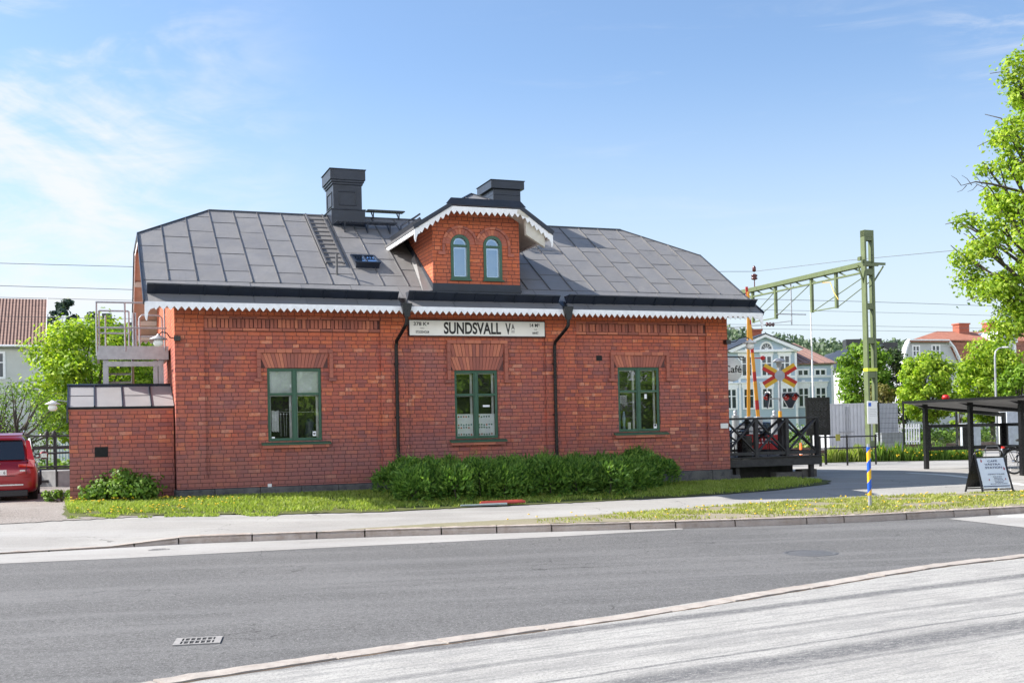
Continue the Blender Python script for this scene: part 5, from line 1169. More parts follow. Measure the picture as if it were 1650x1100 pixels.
def car(label, loc_u, loc_v, rot, paint_m, name='parked_car', group=None, frame=True, wl=None):
    t = bthing(name, label, 'car', loc_u, loc_v, 0, rot, group) if frame else thing(name, label, 'car', wl, rot, group)
    # length along +y (front), x across. body sections: y, half width low/belt, z bottom, z belt
    W = .94
    def ring(y, w_, zb, zs, zt, wt, bot=.0):
        h = [(w_*.80, zb), (w_*.97, zb+.07), (w_, zb+.22), (w_*1.0, zs), (w_*.985, (zs+zt)/2), (wt, zt), (wt*.82, zt+.025), (wt*.4, zt+.04)]
        return [(x, y, z) for x, z in h]+[(-x, y, z) for x, z in h[::-1]]
    S_ = [ring(.00, W*.80, .40, .62, .74, W*.76), ring(.05, W*.93, .30, .66, .92, W*.84), ring(.16, W*.985, .26, .72, 1.05, W*.88), ring(.5, W, .24, .76, 1.08, W*.90), ring(1.3, W, .24, .76, 1.06, W*.91),
          ring(2.3, W*.995, .24, .74, 1.03, W*.91), ring(3.3, W*.995, .24, .72, 1.0, W*.90), ring(4.0, W*.97, .26, .68, .95, W*.86), ring(4.45, W*.90, .28, .62, .86, W*.76), ring(4.65, W*.78, .34, .56, .70, W*.6)]
    b = MB(); loft(b, S_)
    # greenhouse
    def g(y, wb, zb, wt, zt): 
        h = [(wb, zb), (wt+.03, zb+(zt-zb)*.72), (wt-.01, zt-.06), (wt-.10, zt-.012), (wt*.5, zt+.015)]; return [(x, y, z) for x, z in h]+[(-x, y, z) for x, z in h[::-1]]
    G = [g(.17, W*.84, .98, W*.80, 1.03), g(.30, W*.85, 1.0, W*.74, 1.32), g(.46, W*.86, 1.0, W*.70, 1.60), g(.8, W*.87, 1.0, W*.70, 1.66), g(1.8, W*.88, 1.0, W*.71, 1.68), g(2.5, W*.88, 1.0, W*.69, 1.63), g(3.0, W*.87, 1.0, W*.76, 1.28), g(3.35, W*.86, .97, W*.82, 1.02)]
    loft(b, G); body = b.build('body', paint_m, t)
    ss_ = body.modifiers.new('s', 'SUBSURF'); ss_.levels = 1; ss_.render_levels = 2
    # glass: rear window, sides, windscreen
    b = MB(); y0, y1 = .235, .445
    b.add([(-.66, .145, 1.07), (.66, .145, 1.07), (.60, .345, 1.53), (-.60, .345, 1.53)], [(0,1,2,3)]); b.build('rear_window', M['car_glass'], t)
    b = MB()
    for s_ in (-1, 1):
        b.add([(s_*(.83), .62, 1.09), (s_*.845, 2.95, 1.06), (s_*.755, 2.42, 1.52), (s_*.715, 1.6, 1.585), (s_*.715, .70, 1.56)], [(0,1,2,3,4)][::1])
    b.add([(-.78, 3.33, 1.05), (.78, 3.33, 1.05), (.64, 2.55, 1.60), (-.64, 2.55, 1.60)], [(0,1,2,3)]); b.build('side_glass', M['car_glass'], t)
    b = MB()
    for s_ in (-1, 1):
        b.bar((s_*.85, .55, 1.075), (s_*.865, 3.0, 1.045), .02, .025, mi=0); b.bar((s_*.80, 1.25, 1.07), (s_*.735, 1.3, 1.56), .06, .03, (1,0,0))
    b.build('window_trim', M['chrome'], t)
    b = MB()
    for s_ in (-1, 1): b.tube([(s_*.62, .55, 1.70), (s_*.63, .8, 1.745), (s_*.63, 2.2, 1.74), (s_*.62, 2.4, 1.69)], .016, 6)
    b.build('roof_rail', M['chrome'], t)
    b = MB(); b.prism([(-.60, .20, 1.61), (.60, .20, 1.61), (.62, .50, 1.665), (-.62, .50, 1.665)], (0, 0, .03)); b.build('spoiler', paint_m, t, bevel=.01)
    b = MB(); b.box(-.72, .72, -.01, .1, .22, .37); b.build('rear_diffuser', M['plastic'], t, bevel=.015)
    b = MB(); b.box(-.62, .62, -.045, -.034, .475, .505); b.build('bumper_trim', M['chrome'], t)
    for s_ in (-1, 1):
        b = MB()
        b.prism([(s_*.52, -.005, .90), (s_*.86, .02, .88), (s_*.88, .03, 1.06), (s_*.74, .04, 1.08), (s_*.74, .02, .97), (s_*.52, .0, .97)], (0, .14, 0)); b.prism([(s_*.71, .07, 1.06), (s_*.86, .07, 1.06), (s_*.76, .33, 1.52), (s_*.68, .33, 1.52)], (0, .08, -.01)); b.build('tail_lamp', M['tail'], t, bevel=.01)
        b = MB(); b.lathe([(.02, -.06), (.10, -.05), (.11, .04), (.05, .09), (0, .09)], (s_*1.03, 2.72, 1.12), 'y', 12); b.bar((s_*.84, 2.75, 1.06), (s_*1.0, 2.74, 1.08), .05, .04); m_ = b.build('door_mirror', paint_m, t)
        b = MB(); b.box(s_*1.03-.075, s_*1.03+.075, 2.655, 2.662, 1.06, 1.17); b.build('mirror_glass', M['chrome'], m_)
    b = MB(); b.box(-.27, .27, -.022, .02, .72, .84); npl = b.build('number_plate', M['white_enamel'], t)
    text('plate_text', '6', .205, .245, .745, .815, -.026, tb, npl, .01) if frame else None
    b = MB(); b.box(.55, .66, .010, .03, .80, .83); b.lathe([(0, -.02), (.025, -.015), (.025, 0)], (0.12, .01, .98), 'y', 14); b.build('badge', M['chrome'], t)
    b = MB(); b.tube([(.45, -.015, .70), (-.45, -.015, .70)], .006, 5); b.tube([(.70, .02, .98), (.68, -.015, .72)], .006, 5); b.build('tailgate_gap', M['plastic'], t)
    for s_ in (-1, 1):
        for y in (.82, 3.72):
            c0 = (s_*.80, y, .345); b = MB(); b.lathe([(.22, -.10), (.32, -.11), (.345, -.08), (.345, .08), (.32, .11), (.22, .10)], c0, 'x', 28); wh = b.build('wheel', M['rubber'], t)
            b = MB(); b.lathe([(.0, .07*s_), (.06, .08*s_), (.2, .05*s_), (.225, .10*s_)], c0, 'x', 20)
            for k in range(5): a = k*1.2566; b.bar((c0[0]+s_*.09, y+.03*math.cos(a), .345+.03*math.sin(a)), (c0[0]+s_*.09, y+.21*math.cos(a), .345+.21*math.sin(a)), .05, .02, (1,0,0))
            b.build('rim', M['rim'], wh)
            b = MB()
            pr = [(0, y+.40*math.cos(math.pi*k/12), .345+.40*math.sin(math.pi*k/12)) for k in range(13)]
            for p, q in zip(pr, pr[1:]):
                qi = (0, y+(q[1]-y)*.86, .345+(q[2]-.345)*.86); pi_ = (0, y+(p[1]-y)*.86, .345+(p[2]-.345)*.86); b.prism([(s_*.955, p[1], p[2]), (s_*.955, q[1], q[2]), (s_*.955, qi[1], qi[2]), (s_*.955, pi_[1], pi_[2])], (-s_*.25, 0, 0))
            b.build('wheel_arch', M['plastic'], t)
    return t
c1 = car('dark red estate SUV parked with its rear to the street left of the brick shed', -3.93, 1.9, .03, M['paint']); c1.location.z = .02
# ================================================================== LEFT BACKGROUND
def slat_fence(name, label, P, Q, h, mat, gap=.14, pw=.08, post=2.2, z=0, group=None):
    P, Q = Vector((*P, z)), Vector((*Q, z)); d = (Q-P); Ln = d.length; t = thing(name, label, 'fence', P, math.atan2(d.y, d.x), group); b = MB(); k = 0; x = 0
    while x < Ln: b.prism([(x, 0, .1), (x+pw, 0, .1), (x+pw, 0, h-.04), (x+pw/2, 0, h), (x, 0, h-.04)], (0, .02, 0)); x += gap
    b.build('pickets', mat, t); b = MB(); b.box(0, Ln, .022, .06, .25, .33); b.box(0, Ln, .022, .06, h-.3, h-.22); b.build('rails', mat, t)
    b = MB(); x = 0
    while x <= Ln+.1: b = MB(); b.box(x-.06, x+.06, .062, .18, 0, h+.08); b.lathe([(.09, h+.08), (.07, h+.14), (0, h+.2)], (x, .12, 0), 'z', 8); b.build('post', mat, t); x += post
    return t
slat_fence('picket_fence', 'white picket fence beyond the tracks at the left edge of the picture', (-34, 52.5), (-17, 55), 1.65, M['white_trim'])
t = bthing('platform_railing', 'black steel ramp railing on the platform behind the red car', 'railing', -9, 9.4, .05); b = MB()
b.tube([(0,0,1.62), (9.6,0,1.58)], .025, 8); b.bar((0,0,1.26), (9.6,0,1.24), .05, .10); b.tube([(1.5,0,.98), (9.6,0,1.16)], .03, 8); b.tube([(0,0,.72), (9.6,0,.66)], .03, 8); b.bar((3,0,.62), (9.6,0,.60), .04, .06); b.bar((0, .3, .15), (9.6, .3, .30), .06, .08)
for x in np.arange(.4, 9.7, 1.15): b.box(x-.025, x+.025, -.026, .026, 0, 1.62)
for x in (5.9, 6.1): b.lathe([(.03, 1.5), (.07, 1.6), (.06, 1.72), (0, 1.75)], (x, .05, 0), 'z', 12); b.cyl((x, .05, .6), (x, .05, 1.55), .03)
b.build('rails', M['wood_black'], t)
t = bthing('concrete_ramp', 'low pale concrete ramp and platform edge behind the red car', 'ramp', -9, 10.0, 0); b = MB(); b.box(0, 9.6, 0, 1.3, -.2, .52); b.box(-.05, 9.65, -.06, 1.36, .52, .60); b.prism([(5.6, 0, .60), (6.2, -.6, .60), (6.2, -.6, .0), (5.6, 0, 0)], (.5, 0, 0)); b.build('slab', simple('ramp_concrete', (.30,.295,.29), .85, .15, 5, bump=.3), t)
# generic house pieces
def tile_mat(name, c1, c2, cw=.26, ch=.34):
    n = NT(name); sx = n.new('ShaderNodeSeparateXYZ'); n.L.new(n.tc.outputs['UV'], sx.inputs[0])
    a = n.math('FRACT', n.math('DIVIDE', sx.outputs[0], cw)); c = n.math('FRACT', n.math('DIVIDE', sx.outputs[1], ch))
    h = n.math('ADD', n.math('SINE', n.math('MULTIPLY', a, 6.2832)), n.math('MULTIPLY', c, -1.2)); col = n.mix(n.rng(n.noise(3, 5, .7), .35, .65), c1, c2)
    col = n.mix(n.rng(c, .0, .16, .7, 0), col, tuple(x*.25 for x in c1)); n.set('Base Color', col); n.set('Roughness', .75); n.bump(h, .6, .03); return n.mat
M['tile_brown'] = tile_mat('brown_roof_tile', (.13,.065,.048), (.21,.11,.082), .17, .30)
M['tile_red'] = tile_mat('red_roof_tile', (.30,.105,.062), (.42,.18,.115), .30, .36)
M['tin_brown'] = simple('brown_tin_roof', (.26,.155,.125), .5, .12, 1)
M['tin_black'] = simple('black_tin_roof', (.03,.032,.038), .4, .2, 1)
M['wall_cream'] = simple('pale_plaster', (.56,.57,.54), .8, .06, 1.5)
M['wall_white'] = simple('white_plaster', (.62,.62,.62), .8, .05, 1.5)
def clap(name, col, step=.16):
    n = NT(name); sx = n.new('ShaderNodeSeparateXYZ'); n.L.new(n.tc.outputs['Object'], sx.inputs[0]); f = n.math('FRACT', n.math('DIVIDE', sx.outputs[2], step))
    c = n.mix(n.rng(f, .86, .95, 0, .55), col, tuple(x*.45 for x in col)); c = n.mix(n.rng(n.noise(1.5, 4), .3, .7, 0, .25), c, tuple(x*.85 for x in col)); n.set('Base Color', c); n.set('Roughness', .7); n.bump(f, .6, .03); return n.mat
M['clap_blue'] = clap('pale_blue_clapboard', (.45,.56,.66)); M['clap_grey'] = clap('white_clapboard', (.56,.58,.60))
M['house_glass'] = simple('house_window_glass', (.035,.045,.055), .08, .3, 1.5, spec=.8)
def quad_uv(name, P, mat, parent, th=.12):
    """roof plane as a thin slab, UV in metres"""
    P = [Vector(p) for p in P]; X = (P[1]-P[0]).normalized(); n_ = (P[1]-P[0]).cross(P[-1]-P[0]).normalized(); Y = n_.cross(X)
    b = MB(); b.prism(P, -n_*th); o = b.build(name, mat, parent); uv = o.data.uv_layers.new(name='UVMap')
    for lp in o.data.loops: q = o.data.vertices[lp.vertex_index].co-P[0]; uv.data[lp.index].uv = (q.dot(X), q.dot(Y))
    return o
def hwin(par, x, z, w_, h, y=0, trim=None, mull=True, cross=.62, face=(1,0,0), nrm=(0,-1,0), org=(0,0,0), head=False):
    """casement window with trim on a wall plane: origin org, along face, outwards nrm"""
    O_, F_, N_ = Vector(org), Vector(face), Vector(nrm); U_ = Vector((0,0,1)); tr = trim or M['white_trim']; b = MB()
    def bx(x0, x1, z0, z1, d0, d1, mi=0): c = O_+F_*((x0+x1)/2)+U_*((z0+z1)/2)+N_*((d0+d1)/2); b.obox(c, F_*(x1-x0)/2, N_*(d1-d0)/2, U_*(z1-z0)/2, mi)
    a, c = x-w_/2, x+w_/2; f = .12
    bx(a-f, a, z-f, z+h+f, 0, .06); bx(c, c+f, z-f, z+h+f, 0, .06); bx(a, c, z+h, z+h+f, 0, .06); bx(a, c, z-f, z, 0, .07)
    if head: bx(a-f-.06, c+f+.06, z+h+f, z+h+f+.30, 0, .07); bx(a-f-.14, c+f+.14, z+h+f+.30, z+h+f+.38, 0, .14); bx(x-.12, x+.12, z+h+f+.38, z+h+f+.48, 0, .10)
    if mull: bx(x-.05, x+.05, z, z+h, .0, .045)
    if cross: 
        for (p, q) in (((a, x-.05), (x+.05, c)) if mull else ((a, c),)): bx(p, q, z+h*cross-.03, z+h*cross+.03, 0, .042)
    w_o = b.build('window', tr, par); b = MB(); bx(a, c, z, z+h, .005, .02); b.build('pane', M['house_glass'], w_o); return w_o
# cream house, left edge
D = 60; c0 = AT(66, 700, D); t = thing('plaster_house', 'cream house with steep brown tiled roof at the far left', 'house', (c0.x, D, 0), .37)
EH, RH = 6.75, 9.55; b = MB(); b.box(-14, 0, 0, 7.4, -.1, EH); b.add([(0,0,EH),(0,7.4,EH),(0,3.7,RH-.1),(-14,0,EH),(-14,7.4,EH),(-14,3.7,RH-.1)], [(0,1,2),(3,5,4)]); b.build('wall', M['wall_cream'], t)
rf = quad_uv('roof', [(-14.3,-.35,EH-.1),(.30,-.35,EH-.1),(.30,3.7,RH+.05),(-14.3,3.7,RH+.05)], M['tile_brown'], t); quad_uv('roof', [(.30,7.75,EH-.1),(-14.3,7.75,EH-.1),(-14.3,3.7,RH+.05),(.30,3.7,RH+.05)], M['tile_brown'], t)
b = MB(); b.bar((.33,-.35,EH-.1), (.33,3.7,RH+.06), .04, .22); b.tube([(-14.3,-.42,EH-.16),(.32,-.42,EH-.16)], .06, 8); b.tube([(.1,-.40,EH-.2),(.05,-.1,EH-.6),(.0,-.08,EH-.8),(.0,-.08,.2)], .05, 8); b.build('verge_and_gutter', M['white_trim'], t)
for x in (-2.35, -5.6, -9): hwin(t, x, 4.95, 1.05, 1.25, cross=.62)
hwin(t, -2.35, 1.5, 1.2, 1.4); hwin(t, 3.7, 4.9, 1.0, 1.2, face=(0,1,0), nrm=(1,0,0)); 
# blue shed under the tree, left
c0 = AT(84, 700, 58); t = thing('garden_shed', 'small pale blue gabled outbuilding under the maple at left', 'shed', (c0.x, 58, 0), .2); b = MB(); b.box(0,2.4,0,3,-.1,2.3); b.add([(0,0,2.3),(2.4,0,2.3),(1.2,0,3.2)], [(0,1,2)]); b.build('wall', M['clap_blue'], t)
b = MB(); b.prism([(-.3,-.3,2.15),(1.2,-.3,3.35),(1.2,-.3,3.45),(-.3,-.3,2.25)], (0,3.6,0)); b.prism([(2.7,-.3,2.15),(1.2,-.3,3.35),(1.2,-.3,3.45),(2.7,-.3,2.25)][::-1], (0,3.6,0)); b.build('roof', simple('blue_grey_roof', (.22,.28,.36), .6), t)
# far flat roofed block and tower at left
c0 = AT(195, 700, 150); t = thing('flat_roofed_block', 'distant grey flat roofed building behind the maple crown', 'building', (c0.x-3, 150, 0), 0); b = MB(); b.box(-1,10,0,10,0,16.8); b.box(-3.5,12,.5,9,0,15.6); b.build('wall', simple('grey_render', (.28,.27,.28), .8), t); b = MB(); b.box(.3,1.3,1,2,16.82,18.6); b.box(3,4.4,3,4,16.82,17.5); b.box(-1.1,10.1,-.1,10.1,16.81,16.95); b.build('roof_plant', M['tin_black'], t)
# ================================================================== TREES
maple_l = AT(158, 690, 46)
tree('maple_tree', 'large bright green maple between the cream house and the steel stairs', 'tree', maple_l.x-.1, 46, 0, 6.5, 1.3, 2.65, 2.6, 15000, .18, M['maple'], 46, .2, 3, rc=.30, group=None)
pp = AT(235, 690, 52); tree('maple_tree', 'smaller green maple seen through the railing of the steel stairs', 'tree', pp.x, 52, 0, 5.9, 1.2, 3.0, 2.6, 7000, .20, M['maple2'], 30, .14, 5, rc=.32)
pp = AT(28, 690, 42); tree('apple_tree', 'gnarled sparsely leaved fruit tree behind the red car', 'tree', pp.x, 42, 0, 3.6, 1.0, 2.4, 1.8, 2200, .10, M['shrub'], 30, .16, 9, rc=.36)
pp = AT(-6, 690, 44); tree('apple_tree', 'half leafless fruit tree at the extreme left edge', 'tree', pp.x, 44, 0, 3.9, 1.0, 2.0, 1.8, 1800, .10, M['shrub'], 26, .16, 11, rc=.36)
pp = AT(245, 690, 60); tree('round_tree', 'pale green round tree behind the left gable', 'tree', pp.x, 60, 0, 6.2, 1.0, 2.2, 2.2, 5000, .2, M['shrub'], 24, .14, 15)
def far_tree(px, ptop, D, wd, zb, label, mat, n, leaf, sd, name='pine_tree'):
    p = AT(px, ptop, D); tree(name, label, 'tree', p.x, D, zb, p.z-zb, (p.z-zb)*.25, wd, wd, n, leaf, mat, 22, .25, sd, rc=.30, limbs=2)
M['hazed_leaf'] = leaf_mat('haze_tinted_leaf', (.035,.065,.055), (.05,.085,.07), (.08,.12,.09), .15)  # bluish haze of distance put into the foliage colour
far_tree(103, 478, 210, 3.3, 6, 'tall dark pine on the skyline at left', M['hazed_leaf'], 2600, .9, 21)
far_tree(145, 494, 260, 2.8, 8, 'small thin pine on the skyline left of the stairs', M['hazed_leaf'], 900, .9, 22); far_tree(80, 497, 200, 2.4, 6, 'round dark tree on the skyline beside the cream house', M['hazed_leaf'], 1200, .8, 23, 'round_tree')
# right: street trees behind the railway
def mid_tree(px, ptop, wpx, D, tr_, label, mat, n, leaf, sd, K=30):
    p = AT(px, ptop, D); w_ = wpx/1778*D/2; tree('street_tree', label, 'tree', p.x, D, 0, p.z, tr_, w_, w_, n, leaf, mat, K, .14, sd, rc=.33)
mid_tree(1392, 545, 92, 74, .8, 'bright green tree behind the olive mast', M['maple2'], 8000, .24, 31); mid_tree(1432, 560, 70, 84, .8, 'darker green tree right of the mast and behind the metal fence', M['dark_leaf'], 5000, .26, 32); mid_tree(1418, 618, 60, 70, .3, 'low rusty olive bush tree behind the metal fence', M['olive'], 2500, .2, 33)
mid_tree(1488, 572, 92, 68, 1.4, 'yellow green young maple in front of the white house gable', M['maple'], 8500, .22, 34); mid_tree(1595, 552, 112, 70, 1.4, 'large yellow green maple in front of the mansard roof', M['maple'], 12000, .22, 35, 40)
mid_tree(1642, 590, 70, 66, .9, 'shaded green tree at the right edge behind the shelter', M['maple2'], 4500, .22, 36)
mid_tree(1545, 640, 30, 60, .6, 'young thin sapling behind the bicycle shelter', M['maple'], 700, .16, 37, 10)
# big tree at the right edge
bt = []
r = random.Random(5)
prof_pts = [(4.1,2.0),(4.5,1.9),(5.0,2.4),(5.6,2.9),(6.2,3.3),(6.9,3.2),(7.6,2.7),(8.3,2.7),(9.0,2.55),(9.7,2.2),(10.4,1.5),(11.1,1.75),(11.8,1.4),(12.5,1.0),(13.3,.7),(14.0,.35)]
base = AT(1752, 690, 31)
for z, rad_ in prof_pts:
    n = max(4, int(rad_*5.2))
    for k in range(n):
        a = 2*math.pi*k/n+r.uniform(-.3, .3)+z; f = r.uniform(.72, 1.0); bt.append((math.cos(a)*rad_*f*1.05, math.sin(a)*rad_*f, z+r.uniform(-.35, .35), r.uniform(.36, .66)))
    for k in range(n//2): a = r.uniform(0, 6.28); bt.append((math.cos(a)*rad_*.4, math.sin(a)*rad_*.4, z+r.uniform(-.3, .3), r.uniform(.4, .6)))
bt = [c for c in bt if not (r.random() < .05)]
big = tree('maple_tree', 'tall maple with fresh yellow green leaves overhanging the right edge', 'tree', base.x, 31, 0, 15, 4.2, 3, 3, 78000, .125, M['maple'], clumps=bt, tr=.30, seed=6, rc=.24)
tw = MB(); q0 = AT(1600, 297, 31)-big.location; q1 = AT(1572, 293, 31)-big.location; q2 = AT(1549, 299, 31)-big.location; c0 = Vector((0, 0, q0.z-1.0))
tw.tube([c0, c0.lerp(q0, .5)+Vector((0, 0, .15)), q0, q1, q2], [.07, .05, .03, .018, .008], 6)
for k in range(7): f = k/6; p = q0.lerp(q2, f); tw.tube([p, p+Vector((-.12, .02, .16*(-1)**k+.03)), p+Vector((-.26, .05, .24*(-1)**k+.06))], [.012, .008, .004], 5)
tw.build('bare_branch', M['bark'], big)
# ================================================================== RIGHT BACKGROUND HOUSES
D = 78; pA = AT(1160, 680, D); t = thing('wooden_villa', 'pale blue two storey wooden villa with pediment and brown tin roof beyond the tracks', 'house', (pA.x, D, 0), .0)
def ux(px): return AT(px, 620, D).x-pA.x
def uz(py, px=1240): return AT(px, py, D).z
x0, xm, xr = ux(1148), ux(1284), ux(1347); ez, ez2, ap = uz(564), uz(586), uz(540)
b = MB(); b.box(x0, xm, 0, 9, -.1, ez); b.box(xm, xr, .6, 8.5, -.1, ez2); xc = ux(1233); b.add([(ux(1180),-.05,ez),(xm+.1,-.05,ez),((ux(1180)+xm)/2+.05,-.05,ap-.15)], [(0,1,2)]); b.build('wall', M['clap_blue'], t)
b = MB(); pl_, pr_, pc = ux(1172), ux(1293), ux(1233)
b.prism([(pl_,-.45,ez),(pc,-.45,ap+.05),(pc,-.45,ap-.14),(pl_+.3,-.45,ez-.14)], (0, .5, 0)); b.prism([(pr_,-.45,ez),(pc,-.45,ap+.05),(pc,-.45,ap-.14),(pr_-.3,-.45,ez-.14)][::-1], (0, .5, 0)); b.box(pl_+.2, pr_-.2, -.25, 0, ez-.14, ez+.02)
for xx in (ux(1190), xm-.12): b.box(xx, xx+.16, -.04, 0, 0, ez-.15)
b.box(x0, xm, -.05, 0, uz(609), uz(605.5)); b.box(xr-.16, xr+.02, .56, .6, 0, ez2-.1); b.box(xm, xr, .55, .6, uz(609), uz(605.5)); b.build('white_trim', M['white_trim'], t)
quad_uv('roof', [(pl_-.0,-.5,ez+.02),(pc,-.5,ap+.08),(pc,6,ap+.3),(pl_-2.4,6,ez+.3)][::-1], M['tin_black'], t, .05); quad_uv('roof', [(pc,-.5,ap+.08),(pr_,-.5,ez+.02),(pr_,6,ez+.3),(pc,6,ap+.3)][::-1], M['tin_black'], t, .05)
quad_uv('roof', [(ux(1120),-.3,ez),(pl_+.5,-.3,ez),(ux(1225),4.5,uz(546)),(ux(1170),4.5,uz(546))], M['tin_brown'], t, .08)
w0 = ux(1352); quad_uv('roof', [(xm-1.2,.3,ez2),(w0,.3,ez2),(ux(1308),4.5,uz(546)),(ux(1240),4.5,uz(546))], M['tin_brown'], t, .10); quad_uv('roof', [(w0,.3,ez2),(w0,8.8,ez2),(ux(1308),4.6,uz(546))], M['tin_brown'], t, .08)
b = MB()
for k in range(9): f = k/9; b.bar(Vector((xm-1.2,.3,ez2+.02)).lerp(Vector((w0,.3,ez2+.02)), f), Vector((ux(1240),4.5,uz(546)+.02)).lerp(Vector((ux(1308),4.5,uz(546)+.02)), f), .03, .04)
b.build('roof_seams', M['tin_brown'], t)
for px in (1178, 1206, 1236, 1268): hwin(t, ux(px), uz(656), .62, 1.30, cross=.64, head=True)
for px in (1204, 1236, 1265): hwin(t, ux(px), uz(604), .62, 1.30, cross=.64, head=True)
for px in (1298, 1326): hwin(t, ux(px), uz(655), .62, 1.25, cross=.62, head=True, org=(0,.6,0)); hwin(t, ux(px), uz(604.5), .66, .32, cross=0, org=(0,.6,0))
b = MB(); cx_, cz_ = ux(1236), uz(562.5); b.add([(cx_+.36*math.cos(math.pi*k/12), -.09, cz_+.42*math.sin(math.pi*k/12)) for k in range(13)], [tuple(range(13))]); fl = b.build('fanlight_window', M['house_glass'], t)
b = MB()
for k in range(12): a, c = math.pi*k/12, math.pi*(k+1)/12; b.prism([(cx_+r1*math.cos(q), -.10, cz_+r1*1.15*math.sin(q)) for r1, q in ((.37, a), (.37, c), (.48, c), (.48, a))], (0, .04, 0))
for k in range(1, 5): a = math.pi*k/5; b.bar((cx_, -.11, cz_), (cx_+.36*math.cos(a), -.11, cz_+.42*math.sin(a)), .02, .03, (0,1,0))
b.box(cx_-.5, cx_+.5, -.12, -.05, cz_-.07, cz_); b.build('frame', M['white_trim'], fl)
M['chim_red'] = simple('chimney_brick', (.34,.10,.06), .85, .2, 6)
b = MB(); a_, c_2 = ux(1227), ux(1245); b.box(a_, c_2, 3, 3.8, ez, uz(527)); b.box(a_-.07, c_2+.07, 2.93, 3.87, uz(527), uz(524)); b.build('chimney', M['chim_red'], t)
b = MB(); b.cyl((ux(1175.5), 2, ez), (ux(1175.5), 2, uz(537)), .13); b.build('flue', M['galv'], t)
# white mansard house on the right
pC = AT(1547, 640, 88); t = thing('mansard_house', 'large white house with red tiled mansard roof, two chimneys and a round dormer', 'house', (pC.x, 88, 0), .42)
# local: corner at origin; gable wall towards -x/-y ... gable runs along -x (to the left), long side runs along +y rotated
gx = -5.43; LX = 15.0
def hz(py, px=1520, DD=88): return AT(px, py, DD).z
e1, k1, r1 = hz(588), hz(549), hz(529)
t.rotation_euler = (0, 0, .30)
b = MB(); prof = [(gx, -.1), (0, -.1), (0, e1), (-.75, k1-.6), (-1.2, k1), (gx+.68, k1), (gx+.35, k1-.6), (gx, e1)]
b.prism([(x, 0, z) for x, z in prof], (0, .3, 0)); b.box(gx+1.5, 12, .3, 8, -.1, e1); b.box(-.02, 12, .05, .31, -.1, e1+.1); b.build('wall', M['clap_grey'], t)
rfp = []
quad_uv('roof', [(.15,-.1,e1-.3),(13,-.1,e1-.3),(12.0,1.1,k1+.05),(-1.15,-.2,k1+.05)], M['tile_red'], t, .15)     # lower mansard slope
quad_uv('roof', [(-1.15,-.3,k1),(12.0,1.1,k1),(11,3.6,r1),(.2,2.7,r1)], M['tile_red'], t, .15)
quad_uv('roof', [(gx+.5,-.4,k1-.05),(-1.1,-.4,k1-.05),(.2,2.7,r1+.02)], M['tile_red'], t, .12)
b = MB()
for p, q in (((gx-.1,e1-.1),(gx+.3,k1-.6)), ((gx+.3,k1-.6),(gx+.6,k1+.0)), ((gx+.6,k1),(-1.2,k1)), ((-1.2,k1),(-.65,k1-.6)), ((-.65,k1-.6),(.15,e1-.2))): b.bar((p[0],-.2,p[1]), (q[0],-.2,q[1]), .36, .13, (0,0,1))
b.build('barge_board', M['white_trim'], t)
for (x, z, w_, h) in ((-2.2, hz(573), .6, .75), (-4.05, hz(573), .5, .7), (-1.2, hz(606), .7, 1.0), (-1.2, hz(640), .7, 1.0), (-4.1, hz(640), .7, 1.0), (-4.1, hz(606), .7, 1.0)): hwin(t, x, z, w_, h, cross=.5)
dl = MB(); dx, dy = 4.2, -.25; rr = .98; zc = hz(553)
P = [(dx-rr, dy, e1-.4)]+[(dx-rr*math.cos(math.pi*k/10), dy, zc+rr*1.05*math.sin(math.pi*k/10)) for k in range(11)]+[(dx+rr, dy, e1-.4)]
dl.prism(P, (0, 3, 0)); dmr = dl.build('round_dormer', M['clap_grey'], t)
b = MB()
for p, q in zip(P[1:-1], P[2:-1]): b.bar(Vector(p)+Vector((0,-.1,0)), Vector(q)+Vector((0,-.1,0)), .4, .22, (0,0,1))
b.bar(P[0], P[1], .2, .2, (0,1,0)); b.bar(P[-1], P[-2], .2, .2, (0,1,0)); b.build('arched_trim', M['white_trim'], dmr); hwin(dmr, dx, hz(565), .9, .8, org=(0,dy,0), cross=.5)
b = MB(); 
for x, y in ((1.9, 2.2), (5.2, 2.6)): b.box(x, x+1.0, y, y+.8, k1, r1+.45+.04*x); b.box(x-.07, x+1.07, y-.07, y+.87, r1+.45+.04*x, r1+.56+.04*x)
b.build('chimney', M['chim_red'], t)
b = MB(); b.box(-.06, .06, -.06, 0, 0, e1-.3); b.build('corner_board', M['white_trim'], t)
